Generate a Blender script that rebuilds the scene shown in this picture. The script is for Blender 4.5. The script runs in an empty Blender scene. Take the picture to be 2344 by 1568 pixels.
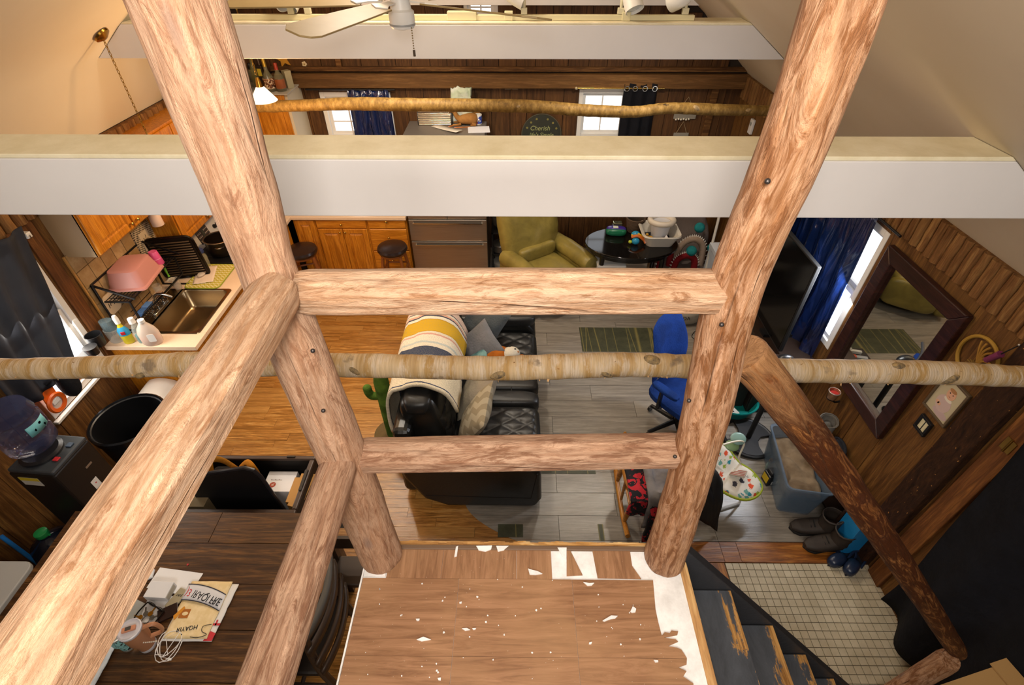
import bpy, math, random
from mathutils import Vector, Matrix, noise as mnoise
PI = math.pi
random.seed(7)
sc = bpy.context.scene
col = sc.collection

# ---------------------------------------------------------------- camera
F_PX, CAM_Z = 1160.0, 3.65
PITCH = math.radians(40.8)
YAW = math.atan(13 / (F_PX / math.cos(PITCH)))
cam = bpy.data.cameras.new('camera'); cam_o = bpy.data.objects.new('camera', cam); col.objects.link(cam_o)
cam.sensor_fit = 'HORIZONTAL'; cam.sensor_width = 36.0; cam.lens = 36.0 * F_PX / 2344.0
cam.clip_start = 0.02
cam_o.location = (0, 0, CAM_Z); cam_o.rotation_euler = (PI / 2 - PITCH, 0, YAW)
sc.camera = cam_o

# ---------------------------------------------------------------- world, lights, exposure
def lin(h):
    h = h.lstrip('#'); o = []
    for i in (0, 2, 4):
        c = int(h[i:i + 2], 16) / 255
        o.append(c / 12.92 if c <= .04045 else ((c + .055) / 1.055) ** 2.4)
    return (*o, 1.0)
w = bpy.data.worlds.new('overcast_sky'); sc.world = w; w.use_nodes = True
bg = w.node_tree.nodes['Background']; bg.inputs[0].default_value = lin('#eef2f8'); bg.inputs[1].default_value = 2.6
sc.view_settings.view_transform = 'Standard'; sc.view_settings.look = 'None'
sc.view_settings.gamma = 1.0; sc.view_settings.use_curve_mapping = False
sc.view_settings.exposure = 0.0
def area(name, loc, target, size, power, colour, sy=None):
    d = bpy.data.lights.new(name, 'AREA'); d.energy = power; d.color = lin(colour)[:3]; d.size = size
    if sy: d.shape = 'RECTANGLE'; d.size_y = sy
    o = bpy.data.objects.new(name, d); col.objects.link(o); o.location = loc
    o.rotation_euler = (Vector(target) - Vector(loc)).to_track_quat('-Z', 'Y').to_euler()
    return o
def point(name, loc, power, colour, r=.08):
    d = bpy.data.lights.new(name, 'POINT'); d.energy = power; d.color = lin(colour)[:3]; d.shadow_soft_size = r
    o = bpy.data.objects.new(name, d); col.objects.link(o); o.location = loc
    return o
area('camera_flash', (-0.02, -0.14, 3.88), (0.0, 3.0, 2.1), 0.22, 30, '#fff8f0')  # unseen area light just above the camera, standing in for its flash
area('loft_back_bounce', (0.0, -1.7, 3.85), (0.0, 2.6, 1.7), 1.9, 96, '#fff7ee', 1.0)  # unseen area light added as fill, for flash bounced off the back wall
point('kitchen_lamp', (-2.0, 4.2, 2.3), 48, '#ffca8c', .10)
point('ridge_fill', (-0.9, 4.0, 4.15), 85, '#fff1de', .25)  # added fill light under the ridge, no fixture; brightens ceiling and room
def spot(name, loc, target, power, colour, cone=100, r=.06):
    d = bpy.data.lights.new(name, 'SPOT'); d.energy = power; d.color = lin(colour)[:3]; d.shadow_soft_size = r; d.spot_size = math.radians(cone); d.spot_blend = .6
    o = bpy.data.objects.new(name, d); col.objects.link(o); o.location = loc; o.rotation_euler = (Vector(target) - Vector(loc)).to_track_quat('-Z', 'Y').to_euler()
for _x, _tx, _ty, _p in ((-1.6, -1.9, 2.4, 105), (-0.5, -.7, 2.6, 85), (0.6, .8, 2.4, 42), (1.3, 1.9, 2.6, 62)): spot('track_fill_spot', (_x, 4.10, 3.10), (_tx, _ty, 0), _p, '#fff1de', 72)  # spots added around the track heads to brighten the floor
for _x, _tx in ((-1.0, -1.2), (1.0, 1.1)): spot('track_fill_spot', (_x, 4.50, 3.10), (_tx, 5.9, 0), 80, '#fff1de')
area('window_daylight_right', (2.56, 3.20, 1.40), (0.4, 3.6, 0.3), 0.10, 34, '#f2f6ff', 0.95)
area('window_daylight_left', (-3.34, 2.74, 1.4), (-1.5, 2.6, 0.6), 0.6, 22, '#fff6ea', 1.0)

# ---------------------------------------------------------------- measuring helpers: photograph pixel -> point on a real plane
_fw = Vector((-math.sin(YAW), math.cos(YAW), 0)); _r = Vector((math.cos(YAW), math.sin(YAW), 0)); _up = Vector((0, 0, 1))
_f = _fw * math.cos(PITCH) - _up * math.sin(PITCH); _u = _fw * math.sin(PITCH) + _up * math.cos(PITCH)
_o = Vector((0, 0, CAM_Z))
def ray(px, py): return _r * ((px - 1172) / F_PX) - _u * ((py - 784) / F_PX) + _f
def on_z(px, py, z): d = ray(px, py); return _o + d * ((z - CAM_Z) / d.z)
def on_y(px, py, y): d = ray(px, py); return _o + d * (y / d.y)
def on_x(px, py, x): d = ray(px, py); return _o + d * (x / d.x)

# ---------------------------------------------------------------- materials
class NT:
    def __init__(s, name):
        s.m = bpy.data.materials.new(name); s.m.use_nodes = True
        s.t = s.m.node_tree; s.b = s.t.nodes['Principled BSDF']
    def n(s, typ, **kw):
        nd = s.t.nodes.new(typ)
        for k, v in kw.items():
            if k.startswith('_'): setattr(nd, k[1:], v)
            else: s.set(nd.inputs[k.replace('__', ' ')] if k.replace('__', ' ') in nd.inputs else nd.inputs[int(k[1:])], v)
        return nd
    def set(s, inp, v):
        if isinstance(v, bpy.types.NodeSocket): s.t.links.new(v, inp)
        else: inp.default_value = v
    def co(s, kind, scale=(1, 1, 1), rnd=False):
        if kind == 'pc': v = s.n('ShaderNodeAttribute', _attribute_name='pc').outputs['Vector']
        elif kind == 'pos': v = s.n('ShaderNodeNewGeometry').outputs['Position']
        else: v = s.n('ShaderNodeTexCoord').outputs[kind]
        mp = s.n('ShaderNodeMapping'); s.set(mp.inputs['Vector'], v); mp.inputs['Scale'].default_value = scale
        if rnd:
            r = s.n('ShaderNodeObjectInfo').outputs['Random']
            cx = s.n('ShaderNodeCombineXYZ')
            for i, k in enumerate((37.0, 91.0, 53.0)):
                mm = s.n('ShaderNodeMath', _operation='MULTIPLY'); s.set(mm.inputs[0], r); mm.inputs[1].default_value = k
                s.set(cx.inputs[i], mm.outputs[0])
            s.set(mp.inputs['Location'], cx.outputs[0])
        return mp.outputs[0]
    def noise(s, v, scale=5, detail=4, rough=.55, dist=0):
        nd = s.n('ShaderNodeTexNoise'); s.set(nd.inputs['Vector'], v)
        nd.inputs['Scale'].default_value = scale; nd.inputs['Detail'].default_value = detail
        nd.inputs['Roughness'].default_value = rough; nd.inputs['Distortion'].default_value = dist
        return nd.outputs['Fac']
    def voro(s, v, scale=5, feature='F1', out='Distance'):
        nd = s.n('ShaderNodeTexVoronoi', _feature=feature); s.set(nd.inputs['Vector'], v); nd.inputs['Scale'].default_value = scale
        return nd.outputs[out]
    def wave(s, v, scale=5, dist=3, detail=2, typ='BANDS', d='X', ds=1.0):
        nd = s.n('ShaderNodeTexWave', _wave_type=typ)
        if typ == 'BANDS': nd.bands_direction = d
        s.set(nd.inputs['Vector'], v); nd.inputs['Scale'].default_value = scale; nd.inputs['Distortion'].default_value = dist
        nd.inputs['Detail'].default_value = detail; nd.inputs['Detail Scale'].default_value = ds
        return nd.outputs['Fac']
    def ramp(s, f, stops, const=False):
        nd = s.n('ShaderNodeValToRGB'); cr = nd.color_ramp
        if const: cr.interpolation = 'CONSTANT'
        while len(cr.elements) < len(stops): cr.elements.new(.5)
        for e, (p, c) in zip(cr.elements, stops):
            e.position = p; e.color = lin(c) if isinstance(c, str) else (c, c, c, 1)
        s.set(nd.inputs[0], f); return nd.outputs[0]
    def mix(s, f, a, b, mode='MIX'):
        nd = s.n('ShaderNodeMix', _data_type='RGBA', _blend_type=mode)
        for k, v in ((0, f), (6, a), (7, b)):
            s.set(nd.inputs[k], lin(v) if isinstance(v, str) else v)
        return nd.outputs[2]
    def math(s, op, a, b=0.0):
        nd = s.n('ShaderNodeMath', _operation=op); s.set(nd.inputs[0], a); s.set(nd.inputs[1], b); return nd.outputs[0]
    def rnd(s): return s.n('ShaderNodeObjectInfo').outputs['Random']
    def bump(s, h, strength=.3, dist=.01):
        nd = s.n('ShaderNodeBump'); nd.inputs['Strength'].default_value = strength; nd.inputs['Distance'].default_value = dist
        s.set(nd.inputs['Height'], h); s.set(s.b.inputs['Normal'], nd.outputs[0])
    def done(s, colour, rough=.5, metal=0, spec=.5):
        s.set(s.b.inputs['Base Color'], lin(colour) if isinstance(colour, str) else colour)
        s.set(s.b.inputs['Roughness'], rough); s.b.inputs['Metallic'].default_value = metal
        s.b.inputs['Specular IOR Level'].default_value = spec
        return s.m
_mc = {}
def P(colour, rough=.5, metal=0, trans=0, emit=0, alpha=1, spec=.5, grain=0):
    """plain procedural paint / plastic / metal: a base colour with a little mottling and relief"""
    k = (colour, rough, metal, trans, emit, alpha, spec, grain)
    if k in _mc: return _mc[k]
    t = NT('surface_' + colour.lstrip('#'))
    c = lin(colour)
    if not trans and not emit:
        nz = t.noise(t.co('Object'), 30 if grain else 6, 3)
        d = tuple(x * (.72 if grain else .9) for x in c[:3]) + (1,)
        cc = t.mix(nz, d, c)
        if grain: t.bump(nz, .5, .004)
    else: cc = colour
    t.done(cc, rough, metal, spec)
    if trans: t.b.inputs['Transmission Weight'].default_value = trans; t.b.inputs['IOR'].default_value = 1.3
    if alpha < 1: t.b.inputs['Alpha'].default_value = alpha
    if emit: t.b.inputs['Emission Color'].default_value = c; t.b.inputs['Emission Strength'].default_value = emit
    _mc[k] = t.m; return t.m
def fabric(colour, colour2=None, scale=60):
    k = ('fab', colour, colour2, scale)
    if k in _mc: return _mc[k]
    t = NT('fabric_' + colour.lstrip('#')); v = t.co('Object')
    a = t.noise(v, scale, 3); b = t.noise(v, 7, 3)
    c = t.mix(a, tuple(x * .75 for x in lin(colour)[:3]) + (1,), lin(colour))
    if colour2: c = t.mix(t.ramp(b, [(.42, 0.), (.6, 1.)]), c, lin(colour2))
    t.bump(t.math('ADD', a, t.math('MULTIPLY', b, 2.0)), .5, .008)
    _mc[k] = t.done(c, .9, 0, .2); return t.m
def leather(colour, rough=.38):
    k = ('lea', colour)
    if k in _mc: return _mc[k]
    t = NT('leather_' + colour.lstrip('#')); v = t.co('Object')
    a = t.voro(v, 90); b = t.noise(v, 5, 5, .6, .6)
    c = t.mix(t.ramp(b, [(.35, 0.), (.7, 1.)]), tuple(x * .7 for x in lin(colour)[:3]) + (1,), tuple(min(1, x * 1.15) for x in lin(colour)[:3]) + (1,))
    t.bump(t.math('ADD', t.math('MULTIPLY', a, .12), t.math('MULTIPLY', b, .5)), .22, .012)
    _mc[k] = t.done(c, rough, 0, .5); return t.m

# ---------------------------------------------------------------- mesh helpers
class B:
    """collects faces; out() links them as ONE mesh object"""
    def __init__(s): s.v = []; s.f = []; s.pc = None; s.mi = []; s.cur = 0
    def _add(s, vs, fs):
        o = len(s.v); s.v += [tuple(v) for v in vs]; s.f += [tuple(i + o for i in f) for f in fs]; s.mi += [s.cur] * len(fs)
        if s.pc is not None and len(s.pc) < len(s.v): s.pc += [tuple(v) for v in vs]
        return s
    def mat(s, i): s.cur = i; return s
    def box(s, x0, x1, y0, y1, z0, z1, M=None):
        vs = [Vector((x, y, z)) for z in (z0, z1) for y in (y0, y1) for x in (x0, x1)]
        if M: vs = [M @ v for v in vs]
        return s._add(vs, [(0, 2, 3, 1), (4, 5, 7, 6), (0, 1, 5, 4), (2, 6, 7, 3), (0, 4, 6, 2), (1, 3, 7, 5)])
    def bar(s, a, b, w=.02, h=None):
        a, b = Vector(a), Vector(b); d = b - a; L = d.length
        M = Matrix.Translation(a) @ d.to_track_quat('Z', 'Y').to_matrix().to_4x4(); h = h or w
        return s.box(-w / 2, w / 2, -h / 2, h / 2, 0, L, M)
    def tube(s, pts, r, n=10, cap=True, closed=False, shape=None, pc=False, flat=None):
        pts = [Vector(p) for p in pts]; m = len(pts)
        rs = r if isinstance(r, (list, tuple)) else [r] * m
        up = None; vs = []; pcs = []; L = 0
        for i, p in enumerate(pts):
            a = pts[i - 1] if (i or closed) else p; b = pts[(i + 1) % m] if (i < m - 1 or closed) else p
            d = (b - a).normalized() if (b - a).length > 1e-9 else Vector((0, 0, 1))
            if up is None: up = Vector((0, 0, 1)) if abs(d.z) < .9 else Vector((0, -1, 0))
            sx = d.cross(up)
            if sx.length < 1e-6: up = Vector((1, 0, 0)); sx = d.cross(up)
            sx.normalize(); up = sx.cross(d).normalized()
            if i: L += (p - pts[i - 1]).length
            for k in range(n):
                an = 2 * PI * k / n; q = rs[i] * (shape(an, L, i) if shape else 1)
                c, e = math.cos(an), math.sin(an)
                if flat: e *= flat
                vs.append(p + sx * (c * q) + up * (e * q)); pcs.append((c * rs[i], e * rs[i], L))
        fs = []
        for i in range(m if closed else m - 1):
            j = (i + 1) % m
            for k in range(n): fs.append((i * n + k, i * n + (k + 1) % n, j * n + (k + 1) % n, j * n + k))
        if cap and not closed: fs += [tuple(range(n - 1, -1, -1)), tuple((m - 1) * n + k for k in range(n))]
        if pc:
            if s.pc is None: s.pc = [tuple(v) for v in s.v]
            s.pc += pcs
        return s._add(vs, fs)
    def pipe(s, pts, r, n=8):
        pts = [Vector(p) for p in pts]
        for p, q in zip(pts, pts[1:]): s.tube([p, q], r, n)
        for p in pts[1:-1]: s.ell(p, r * 1.02, n, 6)
        return s
    def lathe(s, prof, c=(0, 0, 0), n=20, M=None, cap=True):
        c = Vector(c); vs = []
        for r, z in prof:
            for k in range(n):
                an = 2 * PI * k / n; v = Vector((r * math.cos(an), r * math.sin(an), z))
                vs.append(c + ((M @ v) if M else v))
        m = len(prof); fs = [(i * n + k, i * n + (k + 1) % n, (i + 1) * n + (k + 1) % n, (i + 1) * n + k) for i in range(m - 1) for k in range(n)]
        if cap:
            if prof[0][0] > 1e-4: fs.append(tuple(range(n - 1, -1, -1)))
            if prof[-1][0] > 1e-4: fs.append(tuple((m - 1) * n + k for k in range(n)))
        return s._add(vs, fs)
    def prism(s, poly, z0, z1, M=None):
        n = len(poly); vs = [Vector((x, y, z)) for z in (z0, z1) for x, y in poly]
        if M: vs = [M @ v for v in vs]
        return s._add(vs, [tuple(range(n - 1, -1, -1)), tuple(range(n, 2 * n))] + [(i, (i + 1) % n, n + (i + 1) % n, n + i) for i in range(n)])
    def ell(s, c, r, n=16, m=10, p=1.0, M=None):
        c = Vector(c); r = (r, r, r) if not isinstance(r, (tuple, list)) else r
        g = lambda x: math.copysign(abs(x) ** p, x); vs = []
        for i in range(m + 1):
            t = -PI / 2 + PI * i / m
            for k in range(n):
                a = 2 * PI * k / n
                v = Vector((r[0] * g(math.cos(t)) * g(math.cos(a)), r[1] * g(math.cos(t)) * g(math.sin(a)), r[2] * g(math.sin(t))))
                vs.append(c + ((M @ v) if M else v))
        return s._add(vs, [(i * n + k, i * n + (k + 1) % n, (i + 1) * n + (k + 1) % n, (i + 1) * n + k) for i in range(m) for k in range(n)])
    def grid(s, fn, nu, nv, thick=0):
        vs = [Vector(fn(i / nu, j / nv)) for j in range(nv + 1) for i in range(nu + 1)]
        q = lambda i, j: j * (nu + 1) + i
        s._add(vs, [(q(i, j), q(i + 1, j), q(i + 1, j + 1), q(i, j + 1)) for j in range(nv) for i in range(nu)])
        s.solid = thick; return s
    def out(s, name, mt, parent=None, loc=None, rot=None, smooth=40, bevel=0, sub=0, solid=0, seg=2):
        me = bpy.data.meshes.new(name); me.from_pydata(s.v, [], s.f)
        for m_ in (mt if isinstance(mt, (list, tuple)) else [mt]): me.materials.append(m_)
        if isinstance(mt, (list, tuple)) and len(mt) > 1: me.polygons.foreach_set('material_index', s.mi)
        if s.pc is not None:
            at = me.attributes.new('pc', 'FLOAT_VECTOR', 'POINT'); at.data.foreach_set('vector', [x for p in s.pc for x in p])
        me.validate()
        if smooth:
            me.shade_smooth()
            try: me.set_sharp_from_angle(angle=math.radians(smooth))
            except Exception: pass
        o = bpy.data.objects.new(name, me); col.objects.link(o)
        if parent: o.parent = parent
        if loc is not None: o.location = loc
        if rot is not None: o.rotation_euler = rot
        th = solid or getattr(s, 'solid', 0)
        if th: md = o.modifiers.new('solid', 'SOLIDIFY'); md.thickness = th; md.offset = 0
        if bevel: md = o.modifiers.new('bevel', 'BEVEL'); md.width = bevel; md.segments = seg; md.limit_method = 'ANGLE'
        if sub: md = o.modifiers.new('sub', 'SUBSURF'); md.levels = sub; md.render_levels = sub
        return o
def tag(o, label, cat, group=None, kind=None):
    if label: o['label'] = label
    if cat: o['category'] = cat
    if group: o['group'] = group
    if kind: o['kind'] = kind
    return o
def thing(name, label, cat, loc=(0, 0, 0), rz=0, group=None):
    o = bpy.data.objects.new(name, None); col.objects.link(o); o.location = loc; o.rotation_euler = (0, 0, rz)
    o.empty_display_size = .1
    return tag(o, label, cat, group)
def dup(root, loc, rz=0, label=None):
    r = root.copy(); col.objects.link(r); r.location = loc; r.rotation_euler = (0, 0, rz)
    if label: r['label'] = label
    for ch in list(root.children):
        c = ch.copy(); col.objects.link(c); c.parent = r
        for g in ch.children:
            d = g.copy(); col.objects.link(d); d.parent = c
    return r
def struct(o): o['kind'] = 'structure'; return o
_cube = None
def piece(name, parent, c, size, mt, rot=None):
    """one plank / tile / board: a unit box sharing its mesh with its likes, scaled"""
    global _cube
    key = 'pm_' + mt.name
    me = bpy.data.meshes.get(key)
    if me is None:
        b = B().box(-.5, .5, -.5, .5, -.5, .5); me = bpy.data.meshes.new(key); me.from_pydata(b.v, [], b.f); me.materials.append(mt)
    o = bpy.data.objects.new(name, me); col.objects.link(o); o.parent = parent; o.location = c; o.scale = size
    if rot: o.rotation_euler = rot
    return o
def text(body, size, mt, name, parent, loc, rot, depth=.0008, font_shear=0, sx=1.0, align='CENTER'):
    cu = bpy.data.curves.new(name, 'FONT'); cu.body = body; cu.size = size; cu.extrude = depth; cu.align_x = align; cu.align_y = 'CENTER'; cu.shear = font_shear
    cu.materials.append(mt); q = bpy.data.objects.new(name, cu); col.objects.link(q); bpy.context.view_layer.update()
    me = bpy.data.meshes.new_from_object(q.evaluated_get(bpy.context.evaluated_depsgraph_get())); bpy.data.objects.remove(q)
    o = bpy.data.objects.new(name, me); col.objects.link(o); o.parent = parent; o.location = loc; o.rotation_euler = rot; o.scale = (sx, 1, 1)
    return o
def rr(w, h, r, n=4):
    """rounded rectangle outline"""
    o = []
    for cx, cy, a0 in ((w / 2 - r, h / 2 - r, 0), (-w / 2 + r, h / 2 - r, PI / 2), (-w / 2 + r, -h / 2 + r, PI), (w / 2 - r, -h / 2 + r, 1.5 * PI)):
        for i in range(n + 1): a = a0 + PI / 2 * i / n; o.append((cx + r * math.cos(a), cy + r * math.sin(a)))
    return o
def arc(fn, a, b, n): return [fn(a + (b - a) * i / n) for i in range(n + 1)]
def bez(pts, n=12):
    """smooth path through points"""
    pts = [Vector(p) for p in pts]; out = []
    for i in range(len(pts) - 1):
        p0 = pts[max(i - 1, 0)]; p1 = pts[i]; p2 = pts[i + 1]; p3 = pts[min(i + 2, len(pts) - 1)]
        for k in range(n):
            t = k / n
            out.append(.5 * ((2 * p1) + (p2 - p0) * t + (2 * p0 - 5 * p1 + 4 * p2 - p3) * t * t + (3 * p1 - p0 - 3 * p2 + p3) * t ** 3))
    out.append(pts[-1]); return out
# ================================================================ materials of the house
def wood_planks(name, dark, mid, light, axis, rough=.35, var=.5, scale=1.0, spec=.5):
    """boards with grain along axis, every board its own tone"""
    t = NT(name); s = [22 * scale] * 3; s[axis] = 1.6 * scale
    v = t.co('pos', tuple(s), rnd=True)
    g = t.noise(v, 2.2, 6, .62, .9); f = t.noise(v, 9, 4, .6, .3)
    c = t.ramp(g, [(.30, dark), (.5, mid), (.68, light)])
    c = t.mix(t.math('MULTIPLY', t.ramp(f, [(.40, 1.), (.52, 0.)]), .45), c, dark)
    r = t.rnd(); c = t.mix(t.math('MULTIPLY', r, var), c, t.mix(.5, c, dark))
    c = t.mix(t.ramp(r, [(.8, 0.), (1, .35)]), c, light)
    t.bump(t.math('ADD', g, t.math('MULTIPLY', f, .5)), .25, .004)
    return t.done(c, rough, 0, spec)
m_oak = wood_planks('oak_floor', '#6b4519', '#ab7536', '#cd9c58', 0, .28, .5)
m_vinyl = wood_planks('grey_vinyl_plank', '#6f6962', '#8a847b', '#9c968c', 0, .30, .3, .5)
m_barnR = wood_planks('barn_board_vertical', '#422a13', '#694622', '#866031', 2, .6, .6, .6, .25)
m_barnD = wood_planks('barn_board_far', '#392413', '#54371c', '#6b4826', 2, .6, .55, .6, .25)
m_timber = wood_planks('rough_timber', '#24130b', '#3d2213', '#5b371c', 1, .7, .3, .7, .2)
m_timberx = wood_planks('far_timber', '#3a2412', '#5f3f20', '#856036', 0, .7, .3, .6, .2)
m_slab = wood_planks('half_log_bark', '#54361a', '#7f5730', '#a27a48', 2, .75, .9, .7, .2)
m_trimw = wood_planks('brown_trim', '#4a2a11', '#6b4120', '#8a5a2c', 2, .5, .3, .6, .3)
m_sub = P('#2b211a', .9)
m_ceil = NT('painted_ceiling'); _t = m_ceil
_n = _t.noise(_t.co('pos'), 1.3, 3); m_ceil = _t.done(_t.mix(_n, '#cbbca2', '#d8ccb6'), .6, 0, .3)
def beam_paint():
    t = NT('white_beam_paint'); v = t.co('pos'); n = t.noise(v, 2.5, 4); s = t.noise(t.co('pos', (1, 60, 60)), 3, 3)
    c = t.mix(n, '#d3cecb', '#dfdbd8'); c = t.mix(t.ramp(s, [(.70, 0.), (.78, .25)]), c, '#efe9df')
    return t.done(c, .45, 0, .4)
m_beam = beam_paint()
def beam_top():  # top board mottled cream-yellow with paler specks, unlike the grey-white face
    t = NT('cream_beam_top'); v = t.co('pos'); n = t.noise(v, 5, 5, .7); s = t.noise(v, 60, 3, .8)
    c = t.mix(t.ramp(n, [(.3, 0.), (.7, 1.)]), '#d6c9a4', '#ebe1c4'); c = t.mix(t.ramp(s, [(.62, 0.), (.75, .5)]), c, '#efe3c4')
    t.bump(s, .2, .003); return t.done(c, .7, 0, .2)
m_beamtop = beam_top()
m_white = P('#e4e2dd', .45); m_glass = P('#f4f8ff', .03, alpha=.10)

# ================================================================ room shell
XL, XR, YF, YB = -3.4, 2.6, 6.3, -2.5
PROF = [(-3.46, 2.10), (-3.4, 2.24), (-3.13, 2.77), (-2.86, 2.99), (-.6, 4.55), (1.64, 3.03), (1.96, 2.80), (2.6, 2.21), (2.68, 2.13)]
def ceil_z(x):
    for (a, za), (b, zb) in zip(PROF, PROF[1:]):
        if a <= x <= b: return za + (zb - za) * (x - a) / (b - a)
    return 2.1
floor = struct(B().box(XL - .1, XR + .1, YB, YF + .1, -.12, -.012).out('floor', m_sub, smooth=0))
b = B(); n = len(PROF)
vs = [(x, y, z + d) for y in (YB, YF + .1) for d in (0, .08) for x, z in PROF]
fs = []
for i in range(n - 1):
    fs += [(i, i + 1, 2 * n + i + 1, 2 * n + i), (n + i, 3 * n + i, 3 * n + i + 1, n + i + 1), (i, n + i, n + i + 1, i + 1), (2 * n + i, 2 * n + i + 1, 3 * n + i + 1, 3 * n + i)]
fs += [(0, 2 * n, 3 * n, n), (n - 1, 2 * n - 1, 4 * n - 1, 3 * n - 1)]
b._add(vs, fs); struct(b.out('ceiling', m_ceil, smooth=25))
W_L = (2.43, 3.06, .78, 1.95); W_R = (3.16, 4.12, .86, 1.93)
W_F1 = (-2.28, -1.46, 1.05, 2.02); W_F2 = (.72, 1.52, 1.05, 2.06); W_F3 = (-.56, -.20, 2.72, 3.12)
def wall_with_holes(name, axis, at, thick, a0, a1, z0, ztop, holes):
    """solid wall with real openings: a strip per column between the hole edges"""
    cuts = sorted({a0, a1, *[h[0] for h in holes], *[h[1] for h in holes], *([x for x, _ in PROF if a0 < x < a1] if axis == 'y' else [])})
    b = B()
    for p, q in zip(cuts, cuts[1:]):
        hs = sorted([(h[2], h[3]) for h in holes if h[0] <= p + 1e-6 and h[1] >= q - 1e-6]); z = z0
        for h0, h1 in hs + [(None, None)]:
            top = h0 if h0 is not None else None
            zp, zq = (top, top) if top is not None else (ztop(p), ztop(q))
            lo, hi = (at, at + thick)
            if axis == 'y': vv = [(p, lo, z), (q, lo, z), (q, lo, zq), (p, lo, zp), (p, hi, z), (q, hi, z), (q, hi, zq), (p, hi, zp)]
            else: vv = [(lo, p, z), (lo, q, z), (lo, q, zq), (lo, p, zp), (hi, p, z), (hi, q, z), (hi, q, zq), (hi, p, zp)]
            b._add(vv, [(0, 1, 2, 3), (4, 7, 6, 5), (0, 4, 5, 1), (3, 2, 6, 7), (0, 3, 7, 4), (1, 5, 6, 2)])
            if h0 is None: break
            z = h1
    return struct(b.out(name, m_sub, smooth=0))
wl = wall_with_holes('wall_left', 'x', XL - .1, .1, YB, YF + .1, -.1, lambda y: 2.24, [W_L])
wr = wall_with_holes('wall_right', 'x', XR, .1, YB, YF + .1, -.1, lambda y: 2.22, [W_R])
wf = wall_with_holes('wall_far', 'y', YF, .1, XL - .08, XR + .08, -.1, lambda x: ceil_z(x) + .03, [W_F1, W_F2, W_F3])
wb = wall_with_holes('wall_back', 'y', YB - .1, .1, XL - .08, XR + .08, -.1, lambda x: ceil_z(x) + .03, [])
def boards(parent, axis, at, a0, a1, z0, ztop, holes, width, mt, jit=.25, face=1, th=.018, name='wall_board'):
    edges = [a0]; stops = sorted({a1, *[h[0] for h in holes], *[h[1] for h in holes]})
    stops = [s for s in stops if a0 < s <= a1]
    for st in stops:
        span = st - edges[-1]; k = max(1, round(span / width)); base = edges[-1]
        for i in range(1, k): edges.append(base + span * (i + random.uniform(-jit, jit) * .5) / k)
        edges.append(st)
    for p, q in zip(edges, edges[1:]):
        hs = sorted([(h[2], h[3]) for h in holes if h[0] < q - 1e-4 and h[1] > p + 1e-4]); z = z0
        tp = min(ztop(p), ztop(q))
        for h0, h1 in hs + [(tp, tp)]:
            e = min(h0, tp)
            if e - z > .02:
                t = th * random.uniform(.7, 1.15); c = at - face * t / 2; g = .006
                if axis == 'y': piece(name, parent, ((p + q) / 2, c, (z + e) / 2), (q - p - g, t, e - z - .003), mt)
                else: piece(name, parent, (c, (p + q) / 2, (z + e) / 2), (t, q - p - g, e - z - .003), mt)
            z = h1
boards(wr, 'x', XR, -.6, 6.3, 0, lambda y: 1.985, [W_R], .29, m_barnR)
boards(wl, 'x', XL, .2, 6.3, 0, lambda y: 2.0, [W_L], .26, m_barnR, face=-1)
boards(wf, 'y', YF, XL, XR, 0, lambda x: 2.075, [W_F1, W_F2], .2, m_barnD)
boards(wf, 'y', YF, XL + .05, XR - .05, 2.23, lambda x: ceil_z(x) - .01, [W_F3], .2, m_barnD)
# rows of half-round log slabs at the head of both long walls
for parent, x, y0, y1, pitch, z0, z1 in ((wr, XR, 1.2, 6.28, .072, 1.985, 2.215), (wl, XL, 2.2, 6.28, .092, 2.0, 2.235)):
    y = y0; shared = {}
    k = 0
    while y < y1:
        kk = k % 6
        if kk not in shared:
            r = pitch * .49 * random.uniform(.9, 1.08)
            bb = B().tube([(0, 0, i * (z1 - z0) / 4) for i in range(5)], [r * random.uniform(.92, 1.06) for _ in range(5)], 9, pc=True)
            o = bb.out('log_slab', m_slab, parent); shared[kk] = o
        else:
            o = shared[kk].copy(); col.objects.link(o)
        o.location = (x - (.012 if x > 0 else -.012), y, z0); y += pitch; k += 1
# far wall timbers
tb = struct(B().box(-2.75, XR, YF - .10, YF - .012, 2.08, 2.225).out('trim_1', m_timberx, smooth=0, bevel=.008))
tb2 = struct(B().box(-2.75, XR, YF - .06, YF - .012, 2.245, 2.29).out('trim_2', m_timberx, smooth=0, bevel=.005))
struct(B().box(-2.0, -1.94, YF - .07, YF - .012, 2.29, 2.60).out('trim_3', m_timberx, smooth=0, bevel=.005))
struct(B().box(2.22, 2.30, YF - .06, YF - .02, .3, 2.08).out('trim_4', m_timberx, smooth=0, bevel=.005))
# entry timbers on the right wall
t = NT('chipped_dark_timber'); v = t.co('pos', (20, 20, 5)); g = t.noise(v, 2, 6, .65, 1.0); ch = t.noise(t.co('pos', (55, 55, 30)), 1.0, 2, .6)
c = t.ramp(g, [(.3, '#1c0f09'), (.55, '#352012'), (.75, '#4e301a')]); c = t.mix(t.ramp(ch, [(.70, 0.), (.73, 1.)]), c, '#a4733c')
t.bump(g, .5, .01); m_chip = t.done(c, .7, 0, .2)
struct(B().box(XR - .07, XR, 1.76, 1.94, 0, 2.0).out('trim_5', m_chip, smooth=0, bevel=.01))
_t6 = struct(B().box(XR - .04, XR, 1.60, 1.725, 0, 2.0).out('trim_6', m_trimw, smooth=0, bevel=.004))
hg = bpy.data.objects.new('hinge', None); col.objects.link(hg); hg.location = (XR - .042, 1.66, 1.53); hg.parent = _t6
B().box(-.004, .001, -.03, .03, -.04, .04).out('leaf', P('#b89a55', .3, 1), hg)
B().tube([(-.004, 0, -.045), (-.004, 0, .045)], .006, 8).out('pin', P('#b89a55', .3, 1), hg)

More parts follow.
